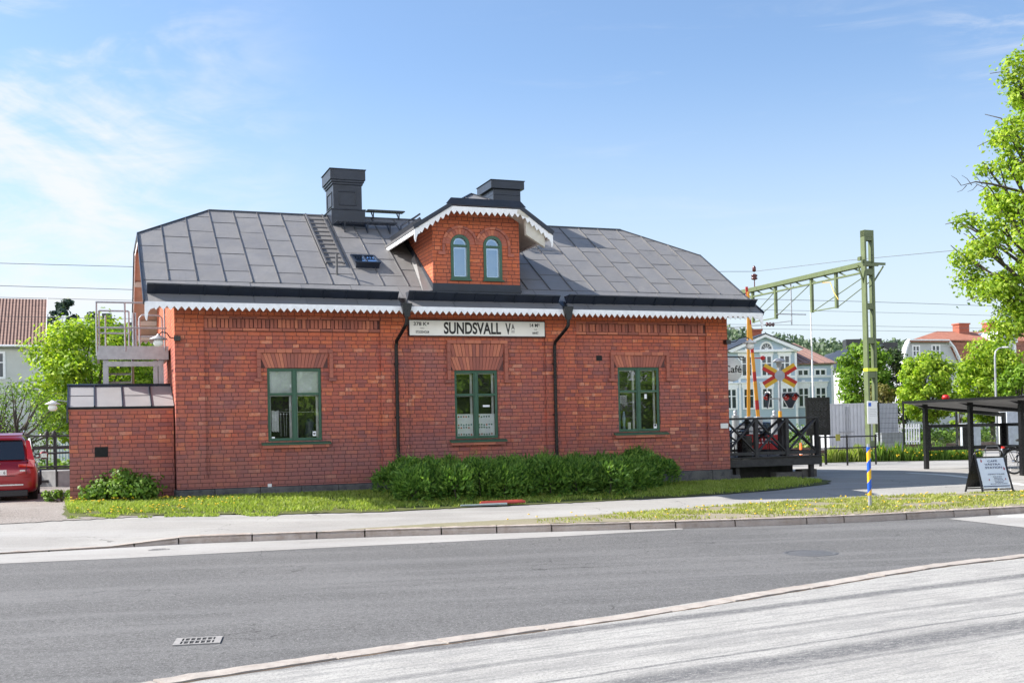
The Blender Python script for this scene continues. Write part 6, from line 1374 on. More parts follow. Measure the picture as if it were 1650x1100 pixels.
# dark roofed house between trees
p = AT(1436, 640, 110); t = thing('dark_roofed_house', 'white house with black roof mostly hidden between two trees', 'house', (p.x, 110, 0), .25); zr = AT(1430, 558, 110).z; ze_ = AT(1450, 592, 110).z
b = MB(); b.box(-5, 3.6, 0, 8, 0, ze_); b.add([(-5,0,ze_),(3.6,0,ze_),(-.6,0,zr-.1)], [(0,1,2)]); b.build('wall', M['wall_white'], t); b = MB(); b.prism([(-.9,-.3,zr),(3.9,-.3,ze_-.1),(3.9,-.3,ze_+.1),(-.9,-.3,zr+.2)][::-1], (0,8.6,0)); b.prism([(-.9,-.3,zr),(-5.3,-.3,ze_-.1),(-5.3,-.3,ze_+.1),(-.9,-.3,zr+.2)], (0,8.6,0)); b.build('roof', M['tin_black'], t)
for k, (px, py) in enumerate(((1384, 545), (1421, 543), (1452, 548))):
    p = AT(px, 570, 125); zt = AT(px, py, 125).z; t = thing('dark_chimney_roof', ('black roof with chimney glimpsed above the tree behind the mast', 'black chimney block just right of the olive mast', 'black roof end left of the white house')[k], 'house', (p.x-.2, 125+k, 0), 0); b = MB(); b.box(-1.2, 1.2, 0, 4, 0, zt-1.6); b.prism([(-3,-.3,zt-3.0),(3.6,-.3,zt-3.4),(2.4,-.3,zt-1.4),(-2,-.3,zt-1.4)], (0, 6, 0)); b.build('roof', M['tin_black'], t); b = MB(); b.box(-.9, .9, 1, 2.4, zt-1.39, zt); b.build('chimney', M['tin_black'], t)
slat_fence('picket_fence', 'white picket fence beyond the tracks behind the bicycle shelter', (27.5, 62), (46, 72), 1.9, M['white_trim'], .22, .11)
slat_fence('picket_fence', 'white picket fence in front of the pale blue villa', (16.0, 66), (24.5, 66.5), 1.35, M['white_trim'], .16, .08)
# forest on hills
b = MB(); NX = 90; xs = np.linspace(-420, 620, NX); rows = [(300, 0), (420, .55), (520, .9), (640, 1.0), (900, .6)]
def ridge(x): return 41+9*math.sin(x*.011+1)+5*math.sin(x*.031)+(10 if x > 210 else 0)*ss((x-210)/80)
for (yy, f) in rows: b.v += [(x, yy, f*ridge(x)) for x in xs]
for j in range(len(rows)-1):
    for i in range(NX-1): b.f.append([j*NX+i, j*NX+i+1, (j+1)*NX+i+1, (j+1)*NX+i]); b.m.append(0); b.sm.append(True)
struct(b.build('hills', M['field']))
M['forest'] = leaf_mat('far_forest', (.035,.065,.035), (.055,.095,.045), (.09,.14,.06), .15)
pts = []; nn = []
for _ in range(7500):
    x = rnd.uniform(-330, 420); y = rnd.uniform(430, 640); f = .55+.35*(y-420)/100 if y < 520 else .9+.1*(y-520)/120; z = f*ridge(x); h = rnd.uniform(3, 5.5)
    for k in range(5): zz = k/5; pts.append((x+rnd.gauss(0, 1.5*(1-zz)+.2), y+rnd.gauss(0, 1.5*(1-zz)), z+h*(zz+.1))); nn.append((rnd.gauss(0, 1), -1, rnd.gauss(.6, .5)))
tag(leaves('forest', pts, nn, 2.0, M['forest'], fold=.1), kind='stuff')
# green undergrowth beyond the tracks
def undergrowth(name, regions, n, leaf, mat):
    P = []; Nn = []
    for _ in range(n):
        u0, u1, v0, v1, h = rnd.choice(regions); u = rnd.uniform(u0, u1); v = rnd.uniform(v0, v1); hh = h*(.6+.4*math.sin(u*1.3)*math.sin(v*2+u*.4))*rnd.random()**.6; q = BP(u, v, hh); P.append(q); Nn.append((rnd.gauss(0, .7), rnd.gauss(-.3, .7), 1))
    tag(leaves(name, P, Nn, leaf, mat), kind='stuff')
undergrowth('undergrowth', [(16, 75, 28, 36, 1.1), (30, 75, 28.5, 33, 1.5), (-20, 10, 22, 30, .7)], 26000, .22, M['shrub'])
undergrowth('tall_grass', [(14, 80, 27.6, 40, .5), (-30, 14, 27.6, 36, .4)], 20000, .18, M['grass'])
# flower bed edge between yard and tracks
ords = ('first', 'second', 'third', 'fourth', 'fifth', 'sixth', 'seventh', 'eighth', 'ninth')
for k, (px, wd, hh, mt) in enumerate(((1336, .34, .50, 0), (1360, .32, .40, 0), (1386, .40, .55, 0), (1426, .75, .62, 1), (1452, .6, .45, 1), (1476, .7, .50, 1), (1504, .65, .55, 1), (1534, .7, .42, 1), (1562, .6, .5, 1))):
    p = AT(px, 742, 42.5); r = random.Random(k); t = thing('garden_plant', ords[k]+' leafy plant from the left in the bed beside the tracks', 'plant', (p.x, 42.5+.2*math.sin(k), -.02), 0, 'plants in the bed by the tracks')
    n = 420; a = nr.uniform(0, 6.28, n); q = nr.uniform(.05, 1, n); cc = np.stack([nr.uniform(-.8, .8, n)*wd, nr.uniform(-.25, .25, n), 0*a], 1); h2 = hh*nr.uniform(.45, 1.1, n)*(1+.3*np.sin(cc[:, 0]*9+k)); bs = cc; tp = cc+np.stack([np.cos(a)*.22*q, np.sin(a)*.22*q, h2], 1); md = (bs+tp)*.5+np.stack([0*a, 0*a, h2*.15], 1); d = np.stack([-np.sin(a), np.cos(a), 0*a], 1)*.018
    raw_quads('leaves', np.stack([bs-d, bs+d, md+d*1.4, tp, md-d*1.4], 1).reshape(-1, 3), M['grass' if mt == 0 else 'shrub'], t, 5)
    if mt:
        b = MB()
        for _ in range(16): b.lathe([(0,.02),(.035,.015),(.02,-.01)], (r.uniform(-.8,.8)*wd, r.uniform(-.4,0), hh*r.uniform(.35,.95)), 'z', 7)
        b.build('flowers', M['yellow'], t)
# ================================================================== RAILWAY
def track(v0, label):
    t = bthing('railway_track', label, 'railway track', 0, v0, .0); b = MB()
    for s_ in (-.75, .75): b.box(-90, 110, s_-.035, s_+.035, .16, .19); b.box(-90, 110, s_-.012, s_+.012, .05, .159); b.box(-90, 110, s_-.07, s_+.07, .03, .049)
    b.build('rails', M['rust'], t); b = MB(); x = -90
    while x < 110: b.box(x, x+.26, -1.25, 1.25, -.05, .029); x += .65
    b.build('sleepers', simple('sleeper', (.11,.085,.07), .9, .3, 3), t)
track(19.2, 'nearer railway track behind the station and crossing'); track(24.0, 'farther railway track behind the station and crossing')
# mast with cantilever
t = bthing('catenary_mast', 'olive green lattice railway mast with long cantilever arm and notice board', 'mast', 32.5, 16.7, 0); HM = 10.55
b = MB()
for s_ in (-1, 1): b.box(s_*.22-.05, s_*.22+.05, -.15, .15, -.2, HM)
z = .35; 
while z < HM: b.box(-.17, .17, -.14, -.12, z, z+.28); b.box(-.17, .17, .12, .14, z, z+.28); z += 1.62
b.box(-.27, .27, -.151, .151, HM-.3, HM+.01); b.build('lattice_post', M['mast_green'], t)
b = MB(); BL = 11.5
for dz in (0, ): b.bar((0, -.1, 9.0), (0, BL, 8.98), .34, .22); b.bar((0, .3, 8.62), (0, BL, 8.60), .10, .08)
k = 0; y = .4
while y < BL-.5: b.bar((0, y, 8.62), (0, y+.6, 8.9), .06, .05, (1,0,0)); y += 1.2
for y in (2.4, 4.4, 7.6, 9.8): b.box(-.07, .07, y-.07, y+.07, 7.15, 9.0+(.5 if y in (7.6, 2.4) and False else 0))
for (y0, y1) in ((2.4, 4.4), (7.6, 9.8)): b.bar((0, y0, 7.2), (0, y1, 7.2), .05, .05)
for (y0, z0, y1, z1) in ((.1, 8.5, 4.4, 7.2), (0, 8.1, 2.4, 7.2), (4.4, 8.7, 7.6, 7.3), (6.0, 8.7, 9.8, 7.3), (7.6, 8.7, 10.4, 7.3)): b.tube([(0.05, y0, z0), (0.05, y1, z1)], .022, 6)
b.build('cantilever_arm', M['mast_green'], t)
b = MB(); b.box(-.45, .45, -.22, -.16, 8.85, 8.97); b.box(-.3, 1.0, -.05, .05, 8.95, 9.06); b.bar((.22, 0, 8.0), (.9, 0, 8.9), .06, .06); b.bar((-.22, 0, 8.0), (-.55, 0, 8.9), .06, .06)
b.box(-.5, -.4, -.1, .1, 9.12, 9.3); b.build('arm_bracket', M['mast_green'], t)
b = MB(); b.cyl((0, 9.6, 9.05), (0, 9.6, 9.5), .03); b.lathe([(.04,9.5),(.17,9.55),(.17,9.62),(.1,9.66),(.17,9.7),(.17,9.78),(.05,9.85)], (0,9.6,0), 'z', 14); b.lathe([(.03,9.95),(.1,10.0),(.1,10.2),(.03,10.3)], (0,9.6,0), 'z', 12)
b.lathe([(.03,-.25),(.12,-.2),(.06,-.1),(.12,0),(.06,.1),(.12,.2),(.03,.25)], (-1.0,6.7,6.75), 'x', 12); b.build('insulator', simple('brown_porcelain', (.10,.03,.03), .25), t)
b = MB(); b.tube([(0, 6.2, 8.9), (0, 6.2, 6.7)], .035, 6); b.tube([(-.7, 6.7, 6.75), (-3.6, 6.9, 6.55)], .02, 6); b.tube([(-1.3, 6.7, 6.75), (0, 6.2, 6.9)], .02, 6); b.tube([(-.9, 6.2, 7.25), (.9, 6.2, 7.25)], .03, 6); b.build('registration_arm', M['galv'], t)
b = MB(); b.tube([(0, 3.5, 8.55), (-.2, 2.6, 8.45), (-.3, 2.2, 7.9), (-.35, 1.8, 7.5)], .02, 6); b.build('earth_cable', M['yellow_signal'], t)
b = MB(); b.box(-.42, .22, -.24, -.18, 1.42, 2.50); nb = b.build('notice_board', M['white_enamel'], t, bevel=.03); b = MB(); b.box(-.36, -.20, -.246, -.2405, 2.25, 2.42); b.build('blue_emblem', M['blue_paint'], nb)
b = MB(); 
for k in range(5): b.box(-.3, .1-.05*(k % 2), -.245, -.2405, 2.12-.08*k, 2.135-.08*k)
b.build('small_print', M['galv'], nb)
b = MB(); b.box(-.28, .28, -.16, .16, 3.9, 4.05); b.build('reflective_band', simple('reflective_band', (.55,.65,.03), .4), t)
b = MB(); b.box(-.5, .5, -.5, .5, -.3, .12); b.build('footing', M['plinth'], t)
# overhead wires
def wire(label, pts, r_=.022):
    t0 = MB(); t0.tube(pts, r_, 5, caps=False); return tag(t0.build('overhead_wire', M['wire']), label, 'wire', 'overhead railway wires')
for k, (py, v, lab) in enumerate(((453, 21, 'topmost overhead wire crossing the sky left and right of the station'), (475, 22.5, 'second overhead wire below the topmost one'), (505, 19.2, 'third overhead wire, just above the tree tops at left'), (514, 24.0, 'lowest overhead wire over the farther track'))):
    r0 = pdir(50, py); Pn = BP(0, v); tt = (Pn-Vector((0,0,EYE))).dot(NV)/r0.dot(NV); hz_ = EYE+r0.z*tt
    pts = []
    for j in range(41): u = -90+5*j; sag = .25*math.sin((u-33)/60*math.pi)**2; pts.append(BP(u, v, hz_+.0-sag*(.6 if k else 1)))
    wire(lab, pts, .009 if k else .012)
wire('sloping feeder wire from the arm insulator past the mast', [BP(32.5, 26.3, 9.98), BP(34, 20, 9.7), BP(37, 12, 9.3), BP(60, -20, 9.0)], .013)
wire('feeder wire from the arm insulator behind the station roof', [BP(32.5, 26.3, 9.98), BP(10, 28, 9.5), BP(-40, 31, 9.8)], .013)
# crossing signals
D = 42
def pole_at(px, D, name, label, cat, rot=0, grp=None): p = AT(px, 700, D); return thing(name, label, cat, (p.x, D, 0), rot, grp)
t = pole_at(1258, D, 'crossing_signal', 'level crossing signal with red and yellow St Andrew cross, bell and lamp boards', 'crossing signal')
def lz(py, px=1258, D_=42): return AT(px, py, D_).z
b = MB(); b.cyl((0,0,0), (0,0,lz(588)), .055, .055, 12); b.build('pole', M['galv'], t)
b = MB(); zz = [0, lz(715), lz(690), lz(662)]
for k in range(3): b.cyl((0,0,zz[k]), (0,0,zz[k+1]), .068, .068, 14, k % 2)
b.build('striped_sleeve', [M['orange_boom'], M['red_signal']], t)
b = MB(); zt = lz(582); b.lathe([(.04, zt-.25), (.10, zt-.2), (.10, zt-.05), (.22, zt-.03), (.23, zt+.02), (.16, zt+.08), (.08, zt+.11), (0, zt+.12)], (0,0,0), 'z', 20); b.build('bell', M['galv'], t)
zc = lz(605); s_ = D/1778
for sgx, sgz in ((1,1),(-1,1),(-1,-1),(1,-1)):
    d = Vector((sgx*.86, 0, sgz*.51)).normalized(); n_ = Vector((-d.z, 0, d.x)); b = MB()
    if n_.z*1 < 0: n_ = -n_
    for lo, hi, mi in ((-.135, -.0, 0 if sgz > 0 else 1), (.0, .135, 1 if sgz > 0 else 0)):
        mi2 = mi if True else mi; b.prism([Vector((0,-.08,zc))+d*.17+n_*lo, Vector((0,-.08,zc))+d*.70+n_*lo, Vector((0,-.08,zc))+d*.70+n_*hi, Vector((0,-.08,zc))+d*.17+n_*hi], (0,.02,0), mi2)
    b.build('cross_arm', [M['red_signal'], M['yellow_signal']], t)
b = MB(); b.prism([(.20*math.cos(k*math.pi/4+.39), -.10, zc+.20*math.sin(k*math.pi/4+.39)) for k in range(8)], (0, .03, 0)); b.build('cross_centre', simple('pale_grey_plate', (.42,.44,.48), .5), t)
def lampboard(px, py, w_, h, rotz, nm, lights):
    p = AT(px, py, D)-t.location; b = MB(); c, s__ = math.cos(rotz), math.sin(rotz)
    def q(x, y, z): return (p.x+x*c-y*s__, -.12+x*s__+y*c, p.z+z)
    out = [(-w_/2, h*.42), (-w_*.42, h*.5), (w_*.42, h*.5), (w_/2, h*.42), (w_/2, h*.25), (w_*.13, -h*.47), (0, -h*.5), (-w_*.13, -h*.47), (-w_/2, h*.25)]
    b.prism([q(x*1.07, 0, z*1.07) for x, z in out], Vector(q(0,.02,0))-Vector(q(0,0,0)), 1); b.prism([q(x*.96, -.012, z*.96) for x, z in out], Vector(q(0,.01,0))-Vector(q(0,0,0)), 0); o = b.build('lamp_board', [M['black_metal'], M['white_enamel']], t)
    for lx in lights:
        b = MB(); cc = Vector(q(lx, -.03, h*.2)); b.lathe([(0,-.02),(.10,-.015),(.12,.01)], cc, 'y', 16); b.build('red_lamp', simple('red_lens', (.45,.03,.02), .2, coat=1), o)
        b = MB(); 
        for k in range(9): a0_, a1_ = math.pi*k/9-.1, math.pi*(k+1)/9-.1; b.prism([(cc.x+.13*math.cos(a0_), cc.y-.22, cc.z+.13*math.sin(a0_)), (cc.x+.13*math.cos(a1_), cc.y-.22, cc.z+.13*math.sin(a1_)), (cc.x+.13*math.cos(a1_), cc.y, cc.z+.13*math.sin(a1_)), (cc.x+.13*math.cos(a0_), cc.y, cc.z+.13*math.sin(a0_))], (0,0,.008))
        b.build('lamp_hood', M['black_metal'], o)
lampboard(1272, 645, .62, .60, 0, '', (-.15, .17)); lampboard(1235.5, 645, .30, .62, -1.15, '', (.0,))
b = MB(); b.bar((-.48, -.05, lz(642)), (0, -.05, lz(642)), .04, .05); b.build('side_bracket', M['galv'], t)
# raised barrier booms
for k, (pxb, pyb, pxt, pyt, wd, lab) in enumerate(((1206.5, 675, 1205.5, 470, .13, 'upright yellow crossing barrier boom, the straighter one'), (1222, 675, 1203, 462, .14, 'leaning raised crossing barrier boom with red bands'))):
    D2 = 42+k*.5; pb = AT(pxb, pyb, D2); pt = AT(pxt, pyt, D2); t = thing('barrier_boom', lab, 'barrier', (pb.x, D2, 0), 0, 'raised level crossing booms')
    b = MB(); d = pt-pb; n = 14
    for j in range(n):
        f0, f1 = j/n, (j+1)/n; p0 = pb+d*f0-t.location; p1 = pb+d*f1-t.location; w0 = wd*(1.0-.35*f0)
        b.bar(p0, p1, .06, w0*.95, (1,0,0), (1 if (j % 3 == 1 or (j > 10 and j % 2 == 0)) else 0) if k else 0)
    b.build('boom', [M['orange_boom'], M['red_signal']], t)
    b = MB(); bz = pb.z; b.box(-.22, .22, -.15, .2, 0, 1.15); b.box(-.12, .12, -.20, .25, 1.151, bz+.1); b.build('drive_cabinet', M['galv'], t, bevel=.02)
    if k: b = MB(); q = pb+d*.46-t.location; b.lathe([(0,-.06),(.08,-.05),(.085,.05),(0,.06)], (q.x+.38, q.y, q.z), 'y', 14); b.bar(q, (q.x+.38, q.y, q.z), .04, .04); b.build('boom_lamp', M['red_signal'], t)
for k, px in enumerate((1185.5, 1248.5)):
    p = AT(px, 700, 40); t = thing('bollard', ('pale round topped bollard nearest the station wall, behind the terrace rail', 'pale round topped bollard just left of the crossing signal pole')[k], 'bollard', (p.x, 40, 0), 0, 'bollards behind the terrace'); b = MB(); b.cyl((0,0,0), (0,0,lz(669, px, 40)), .13, .13, 16); b.lathe([(.14, lz(669,px,40)), (.05, lz(668,px,40)), (.08, lz(665,px,40)), (.06, lz(661.5,px,40)), (0, lz(660,px,40))], (0,0,0), 'z', 14); b.build('post', M['galv'], t)
t = pole_at(1290, 44, 'traffic_cone', 'small orange marker cone by the crossing', 'cone'); b = MB(); b.lathe([(.14,0),(.14,.03),(.07,.03),(.045,.75),(0,.75)], (0,0,0), 'z', 14); b.build('cone', simple('cone_orange', (.75,.16,.02), .5), t)
b = MB(); b.lathe([(.062,.3),(.055,.45)], (0,0,0), 'z', 14); b.build('white_band', M['white_trim'], t)
p = AT(1192, 690, 64); cc = car('dark blue car parked in front of the pale blue villa', 0, 0, 1.5708, simple('dark_blue_paint', (.012,.02,.035), .25, coat=.6), 'parked_car', None, False, (p.x+2.2, 63, 0))
# timetable board
t = pole_at(1318.5, 40.5, 'timetable_board', 'black framed timetable board on posts right of the terrace', 'notice board'); zt, zb_ = lz(640, 1318, 40.5), lz(701, 1318, 40.5)
b = MB(); b.box(-.44, .44, -.06, .06, zb_, zt); bd = b.build('case', M['black_pipe'], t, bevel=.01)
b = MB()
for r_ in range(22):
    z = zt-.16-r_*.045
    if 7 < r_ < 9 or 12 < r_ < 15: continue
    x = -.32 if r_ > 1 else -.34
    while x < (.3 if r_ < 2 else .28): e_ = x+rnd.uniform(.03, .12); b.add([(x,-.0625,z),(min(e_,.33),-.0625,z),(min(e_,.33),-.0625,z+.014),(x,-.0625,z+.014)], [(0,1,2,3)]); x = e_+rnd.uniform(.02, .12)
b.build('printed_rows', simple('faded_print', (.07,.07,.075), .7), bd)
b = MB(); b.box(-.30, -.22, -.03, .03, 0, zb_); b.box(.22, .30, -.03, .03, 0, zb_); b.build('post', M['black_pipe'], t)
t = pole_at(1321, 39, 'guard_rail', 'black tubular guard rail with small yellow sign between terrace and mast', 'railing', .30); b = MB(); gl = 2.35
for z in (1.02, .62): b.tube([(0,0,z),(gl,0,z)], .026, 8)
for x in (0, 1.1, gl*.97): b.cyl((x,0,-.1), (x,0,1.08), .035 if x else .05, .03, 10)
b.build('rails', M['black_pipe'], t); b = MB(); b.box(.62, .80, -.045, -.03, .88, 1.12); b.build('yellow_sign', simple('dull_yellow', (.35,.33,.06), .6), t)
# flagpole, street lamp
t = pole_at(1311.5, 62, 'flagpole', 'slim white flagpole in front of the pale blue villa', 'flagpole'); b = MB(); b.cyl((0,0,0), (0,0,lz(478,1311,62)), .055, .035, 10); b.lathe([(0,0),(.07,.05),(0,.12)], (0,0,lz(478,1311,62)), 'z', 10); b.build('pole', M['white_enamel'], t)
t = pole_at(1606.5, 60, 'street_lamp', 'pale curved street lamp in front of the large maple at right', 'street lamp'); zt = lz(566,1606,60); b = MB(); b.tube([(0,0,0),(0,0,zt-.3),(.05,0,zt),(.22,0,zt+.17),(.5,0,zt+.22)], [.07,.05,.045,.04,.035], 8); b.build('pole', M['galv'], t); b = MB(); b.box(.42,.75,-.08,.08,zt+.17,zt+.26); b.build('lamp_head', M['white_enamel'], t, bevel=.03)
# container and mesh fence
corr = clap('corrugated', (.46,.47,.49)); 
p0 = AT(1337, 725, 57); t = thing('storage_container', 'pale grey profiled steel container beside the tracks', 'container', (p0.x, 57, 0), .12); b = MB(); x = 0; CL = 2.34; ht = lz(652,1345,57)
while x < CL-.01: b.box(x, x+.13, 0, .03, .1, ht); b.box(x+.13, x+.195, .03, .05, .1, ht); x += .195
b.box(0, CL, .05, 2.2, .1, ht-.02); b.box(-.03, CL+.03, -.02, 2.25, ht, ht+.06); b.build('shell', simple('container_grey', (.58,.59,.61), .6, .07), t); b = MB()
for x in (.9, 1.05): b.cyl((x,-.03,.15), (x,-.03,ht-.1), .018, .018, 6)
b.box(.55, 1.3, -.05, -.02, 1.0, 1.06); b.build('lock_bar', M['galv'], t)
p0 = AT(1386, 725, 57.6); t = thing('storage_container', 'plain grey steel container behind the mast', 'container', (p0.x, 57.8, 0), .12); b = MB(); b.box(-.1, 2.2, 0, 2.2, .1, lz(650,1400,57.6)); b.box(1.9, 2.08, -.03, 0, .2, 1.5); b.build('shell', simple('blue_grey_steel', (.42,.44,.47), .6, .07), t, bevel=.02)
t = pole_at(1440, 47, 'electrical_cabinet', 'low grey cabinet behind the mesh fence', 'cabinet'); b = MB(); b.box(-.5, .45, 0, .7, 0, 1.0); b.box(-.53, .48, -.03, .73, 1.0, 1.05); b.box(-.05,-.03,-.01,0,.1,.95); b.build('case', simple('cabinet_grey', (.25,.27,.28), .6), t)
p0 = AT(1417, 725, 44); t = thing('mesh_fence', 'dark wire mesh fence panel right of the olive mast', 'fence', (p0.x, 44, 0), .02); b = MB(); fl_ = 1.0; fh = lz(650,1430,44)
for k in range(19): x = fl_*k/18; b.bar((x,0,.1), (x,0,fh), .008, .008, (0,1,0))
for k in range(12): z = .1+(fh-.1)*k/11; b.bar((0,0,z), (fl_,0,z), .008, .008)
b.build('mesh', M['black_pipe'], t); b = MB()
for x in (0, fl_): b.box(x-.03, x+.03, -.03, .03, 0, fh+.05)
b.build('post', M['black_pipe'], t)
# right far small buildings and slim post
for k, (px, w_, h_) in enumerate(((1569, .7, 1.35), (1634, .65, 2.4))):
    p = AT(px, 700, 52); t = thing('relay_cabinet', ('grey relay cabinet seen through the shelter glazing', 'tall pale cabinet behind the right end of the shelter')[k], 'cabinet', (p.x, 52, 0), .1); b = MB(); b.box(-w_/2, w_/2, 0, .6, 0, h_-.08); b.box(-w_/2-.04, w_/2+.04, -.04, .64, h_-.08, h_); b.build('case', simple('relay_grey', (.40,.43,.47), .6), t)
t = pole_at(1542, 47, 'slim_post', 'thin dark post behind the shelter', 'post'); b = MB(); b.cyl((0,0,0), (0,0,2.4), .05, .05, 10); b.build('post', M['black_pipe'], t)
# ================================================================== BICYCLE SHELTER
P1 = Vector((13.1, 35.0, 0)); dl_ = Vector((1.15, -4.1, 0)); Ld = dl_.length; dn_ = dl_.normalized(); rt = Vector((-dn_.y, dn_.x, 0)); 
t = thing('bicycle_shelter', 'black steel open bicycle shelter with sloping flat roof and glazed panels', 'shelter', P1, math.atan2(dn_.y, dn_.x))
# local x along dn_ (towards camera), local y = rt (to the right, back of the shelter)
SW = 3.0; SLn = Ld*2+.2; zf_, zb2 = 2.06, 1.78
b = MB(); b.prism([(-.55,-.45,zf_+.04),(SLn,-.45,zf_+.04),(SLn,SW+.1,zb2),(-.55,SW+.1,zb2)], (0,0,.07)); b.build('roof', M['black_pipe'], t)
b = MB(); b.prism([(-.5,-.40,zf_+.035),(SLn,-.40,zf_+.035),(SLn,SW+.05,zb2-.004),(-.5,SW+.05,zb2-.004)], (0,0,-.012)); b.build('ceiling', simple('shelter_ceiling', (.24,.235,.23), .7), t)
for x in (0, Ld*.5, Ld, Ld*1.5, Ld*2):
    b = MB(); b.box(x-.06, x+.06, -.06, .06, -.1, zf_); b.cyl((x, 0, zf_-.01), (x, 0, zf_+.03), .06, .06, 12); b.build('post', M['black_pipe'], t)
    b = MB(); b.box(x-.05, x+.05, SW-.1, SW, -.1, zb2-.03); b.build('post', M['black_pipe'], t)
    b = MB(); b.prism([(x-.04, -.42, zf_-.02), (x-.04, SW, zb2-.05), (x-.04, SW, zb2-.19), (x-.04, -.1, zf_-.12)], (.08, 0, 0)); b.build('rafter', M['black_pipe'], t)
def panel(ax, x0, x1, c):
    b = MB(); g_ = MB(); z0, z1 = .58, 1.40
    def bx(p, q, a, d, e0=-.03, e1=.03):
        if ax == 'y': b.box(c+e0, c+e1, p, q, a, d)
        else: b.box(p, q, c+e0, c+e1, a, d)
    bx(x0, x1, z1-.10, z1); bx(x0, x1, z0, z0+.12); n = max(1, round((x1-x0)/1.5))
    for k in range(n+1): m_ = x0+(x1-x0)*k/n; a_, c_ = max(x0, m_-.10), min(x1, m_+.10); bx(a_, c_, z0+.121, z1-.101, -.028, .028)
    o = b.build('side_panel', M['black_pipe'], t)
    if ax == 'y': g_.add([(c,x0,z0+.1),(c,x1,z0+.1),(c,x1,z1-.1),(c,x0,z1-.1)], [(0,1,2,3)])
    else: g_.add([(x0,c,z0+.1),(x1,c,z0+.1),(x1,c,z1-.1),(x0,c,z1-.1)], [(0,1,2,3)])
    g_.build('glass', M['glass_clear'], o)
panel('y', .07, SW-.1, 0); panel('x', .06, Ld*2, SW-.05)
b = MB(); b.lathe([(0,0),(.11,.01),(.12,.08),(.08,.14),(0,.15)], (.9, .1, zf_+.11), 'z', 14); b.build('red_ball', M['red_signal'], t)
b = MB()
for x in (-.062, ): b.box(x-.004, x, -.04, .04, 1.35, 1.48); b.box(x-.004, x, -.03, .03, 1.15, 1.25)
b.build('sticker', M['white_enamel'], t)
# bike racks
for k in range(5):
    q = P1+dn_*(1.2+k*.75)+rt*1.5; tt = thing('bike_rack_hoop', ('farthest', 'second farthest', 'middle', 'second nearest', 'nearest')[k]+' steel hoop of the cycle rack under the shelter', 'bike rack', (q.x, q.y, 0), math.atan2(rt.y, rt.x), 'hoops of the cycle rack'); b = MB(); b.tube([(-.25,0,0),(-.25,0,.62),(-.2,0,.7),(.2,0,.7),(.27,0,.6),(.30,0,0)], .018, 8); b.build('hoop', M['galv'], tt)
# bicycle
bc = AT(1634, 740, 31.2); t = thing('bicycle', 'black city bicycle parked under the shelter with its rear wheel to the left', 'bicycle', (bc.x, 31.2, -.03), .18)
def wheel(x):
    b = MB(); R0 = .34; n = 36
    ring = [(x+R0*math.cos(2*math.pi*k/n), 0, .36+R0*math.sin(2*math.pi*k/n)) for k in range(n+1)]; b.tube(ring, .024, 8, caps=False); w_ = b.build('wheel', M['rubber'], t)
    b = MB(); ring = [(x+.315*math.cos(2*math.pi*k/n), 0, .36+.315*math.sin(2*math.pi*k/n)) for k in range(n+1)]; b.tube(ring, .012, 6, caps=False)
    for k in range(18): a = 2*math.pi*k/18; b.tube([(x, .02*(-1)**k, .36), (x+.31*math.cos(a), 0, .36+.31*math.sin(a))], .003, 4, caps=False)
    b.cyl((x,-.05,.36),(x,.05,.36),.035,.035,12); b.build('rim', M['chrome'], w_)
wheel(0); wheel(1.08)
b = MB(); T_ = .018; bb = (.43, 0, .30); stt = (.27, 0, .78); hd_ = (.90, 0, .82); hb_ = (.94, 0, .68)
for p, q in ((bb, stt), (bb, hb_), (stt, hd_), ((0,.05,.36), bb), ((0,-.05,.36), bb), ((0,.05,.36), stt), ((0,-.05,.36), stt), (hd_, hb_)): b.tube([p, q], T_, 8)
b.tube([hb_, (1.0,0,.52), (1.08,.06,.36)], .014, 6); b.tube([hb_, (1.0,0,.52), (1.08,-.06,.36)], .014, 6); b.build('frame', M['black_pipe'], t)
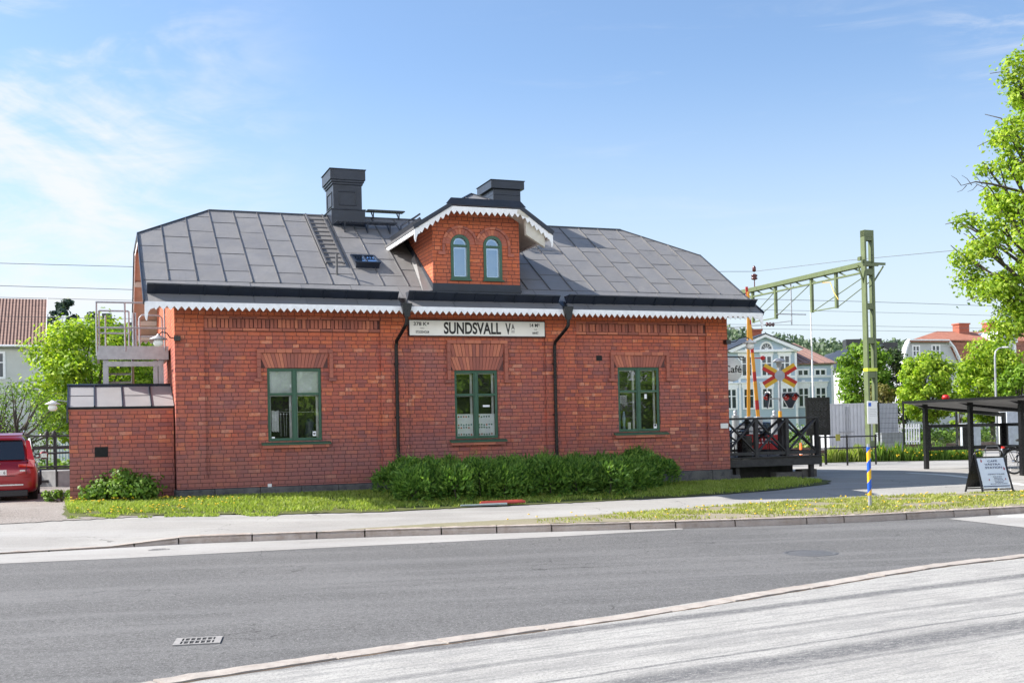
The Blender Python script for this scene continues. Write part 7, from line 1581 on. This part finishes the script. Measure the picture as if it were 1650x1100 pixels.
b = MB(); b.tube([stt, (.22,0,.92)], .014, 8); b.lathe([(0,-.02),(.10,-.01),(.11,.02),(.06,.05),(0,.06)], (.19,0,.94), 'z', 14); b.bar((.1,0,.95),(.36,0,.96),.06,.05); b.build('saddle', M['rubber'], t)
b = MB(); b.tube([hd_, (.86,0,1.02), (.9,.0,1.06)], .014, 8); b.tube([(.72,.28,1.04),(.84,.22,1.08),(.9,0,1.06),(.84,-.22,1.08),(.72,-.28,1.04)], .013, 8); b.build('handlebar', M['chrome'], t)
b = MB(); n = 16; b.tube([(.38*math.cos(a), 0, .36+.38*math.sin(a)) for a in np.linspace(.2, 3.3, n)], .014, 6); b.bar((-.28,0,.79),(.30,0,.79),.13,.02); b.tube([(-.2,.05,.79),(0,.06,.36)], .008, 5); b.tube([(-.2,-.05,.79),(0,-.06,.36)], .008, 5); b.build('rear_carrier', M['black_pipe'], t)
b = MB(); b.box(-.36,-.31,-.05,.05,.74,.79); b.build('rear_lamp', M['tail'], t)
b = MB(); b.cyl((.43,-.06,.30),(.43,.06,.30),.09,.09,16); b.bar((.43,-.08,.30),(.55,-.08,.18),.02,.02); b.bar((.43,.08,.30),(.31,.08,.42),.02,.02); b.box(.53,.60,-.14,-.09,.165,.19); b.box(.27,.34,.09,.14,.41,.435); b.build('crankset', M['chrome'], t)
# ================================================================== WHAT THE WINDOWS REFLECT: trees and a wall across the street behind the viewer
for k, (x, y, h, w_) in enumerate(((10, -14, 9, 4.5), (18.5, -16, 10, 5), (27, -13, 9, 5), (36, -15, 10, 5.2), (46, -12, 9.5, 5.4), (57, -10, 10, 6))):
    tree('garden_tree', ('leafy tree across the street behind the viewer, farthest left', 'tall leafy tree across the street behind the viewer, second from left', 'round tree across the street straight behind the viewer', 'tall tree across the street, right of the round one', 'leafy tree across the street, second from right', 'leafy tree across the street, farthest right')[k], 'tree', x, y, -.2, h, .3, w_, w_, 5000, .55, M['maple2'], 26, .22, 60+k, rc=.34, group='trees across the street')
print('objects', len(bpy.data.objects))
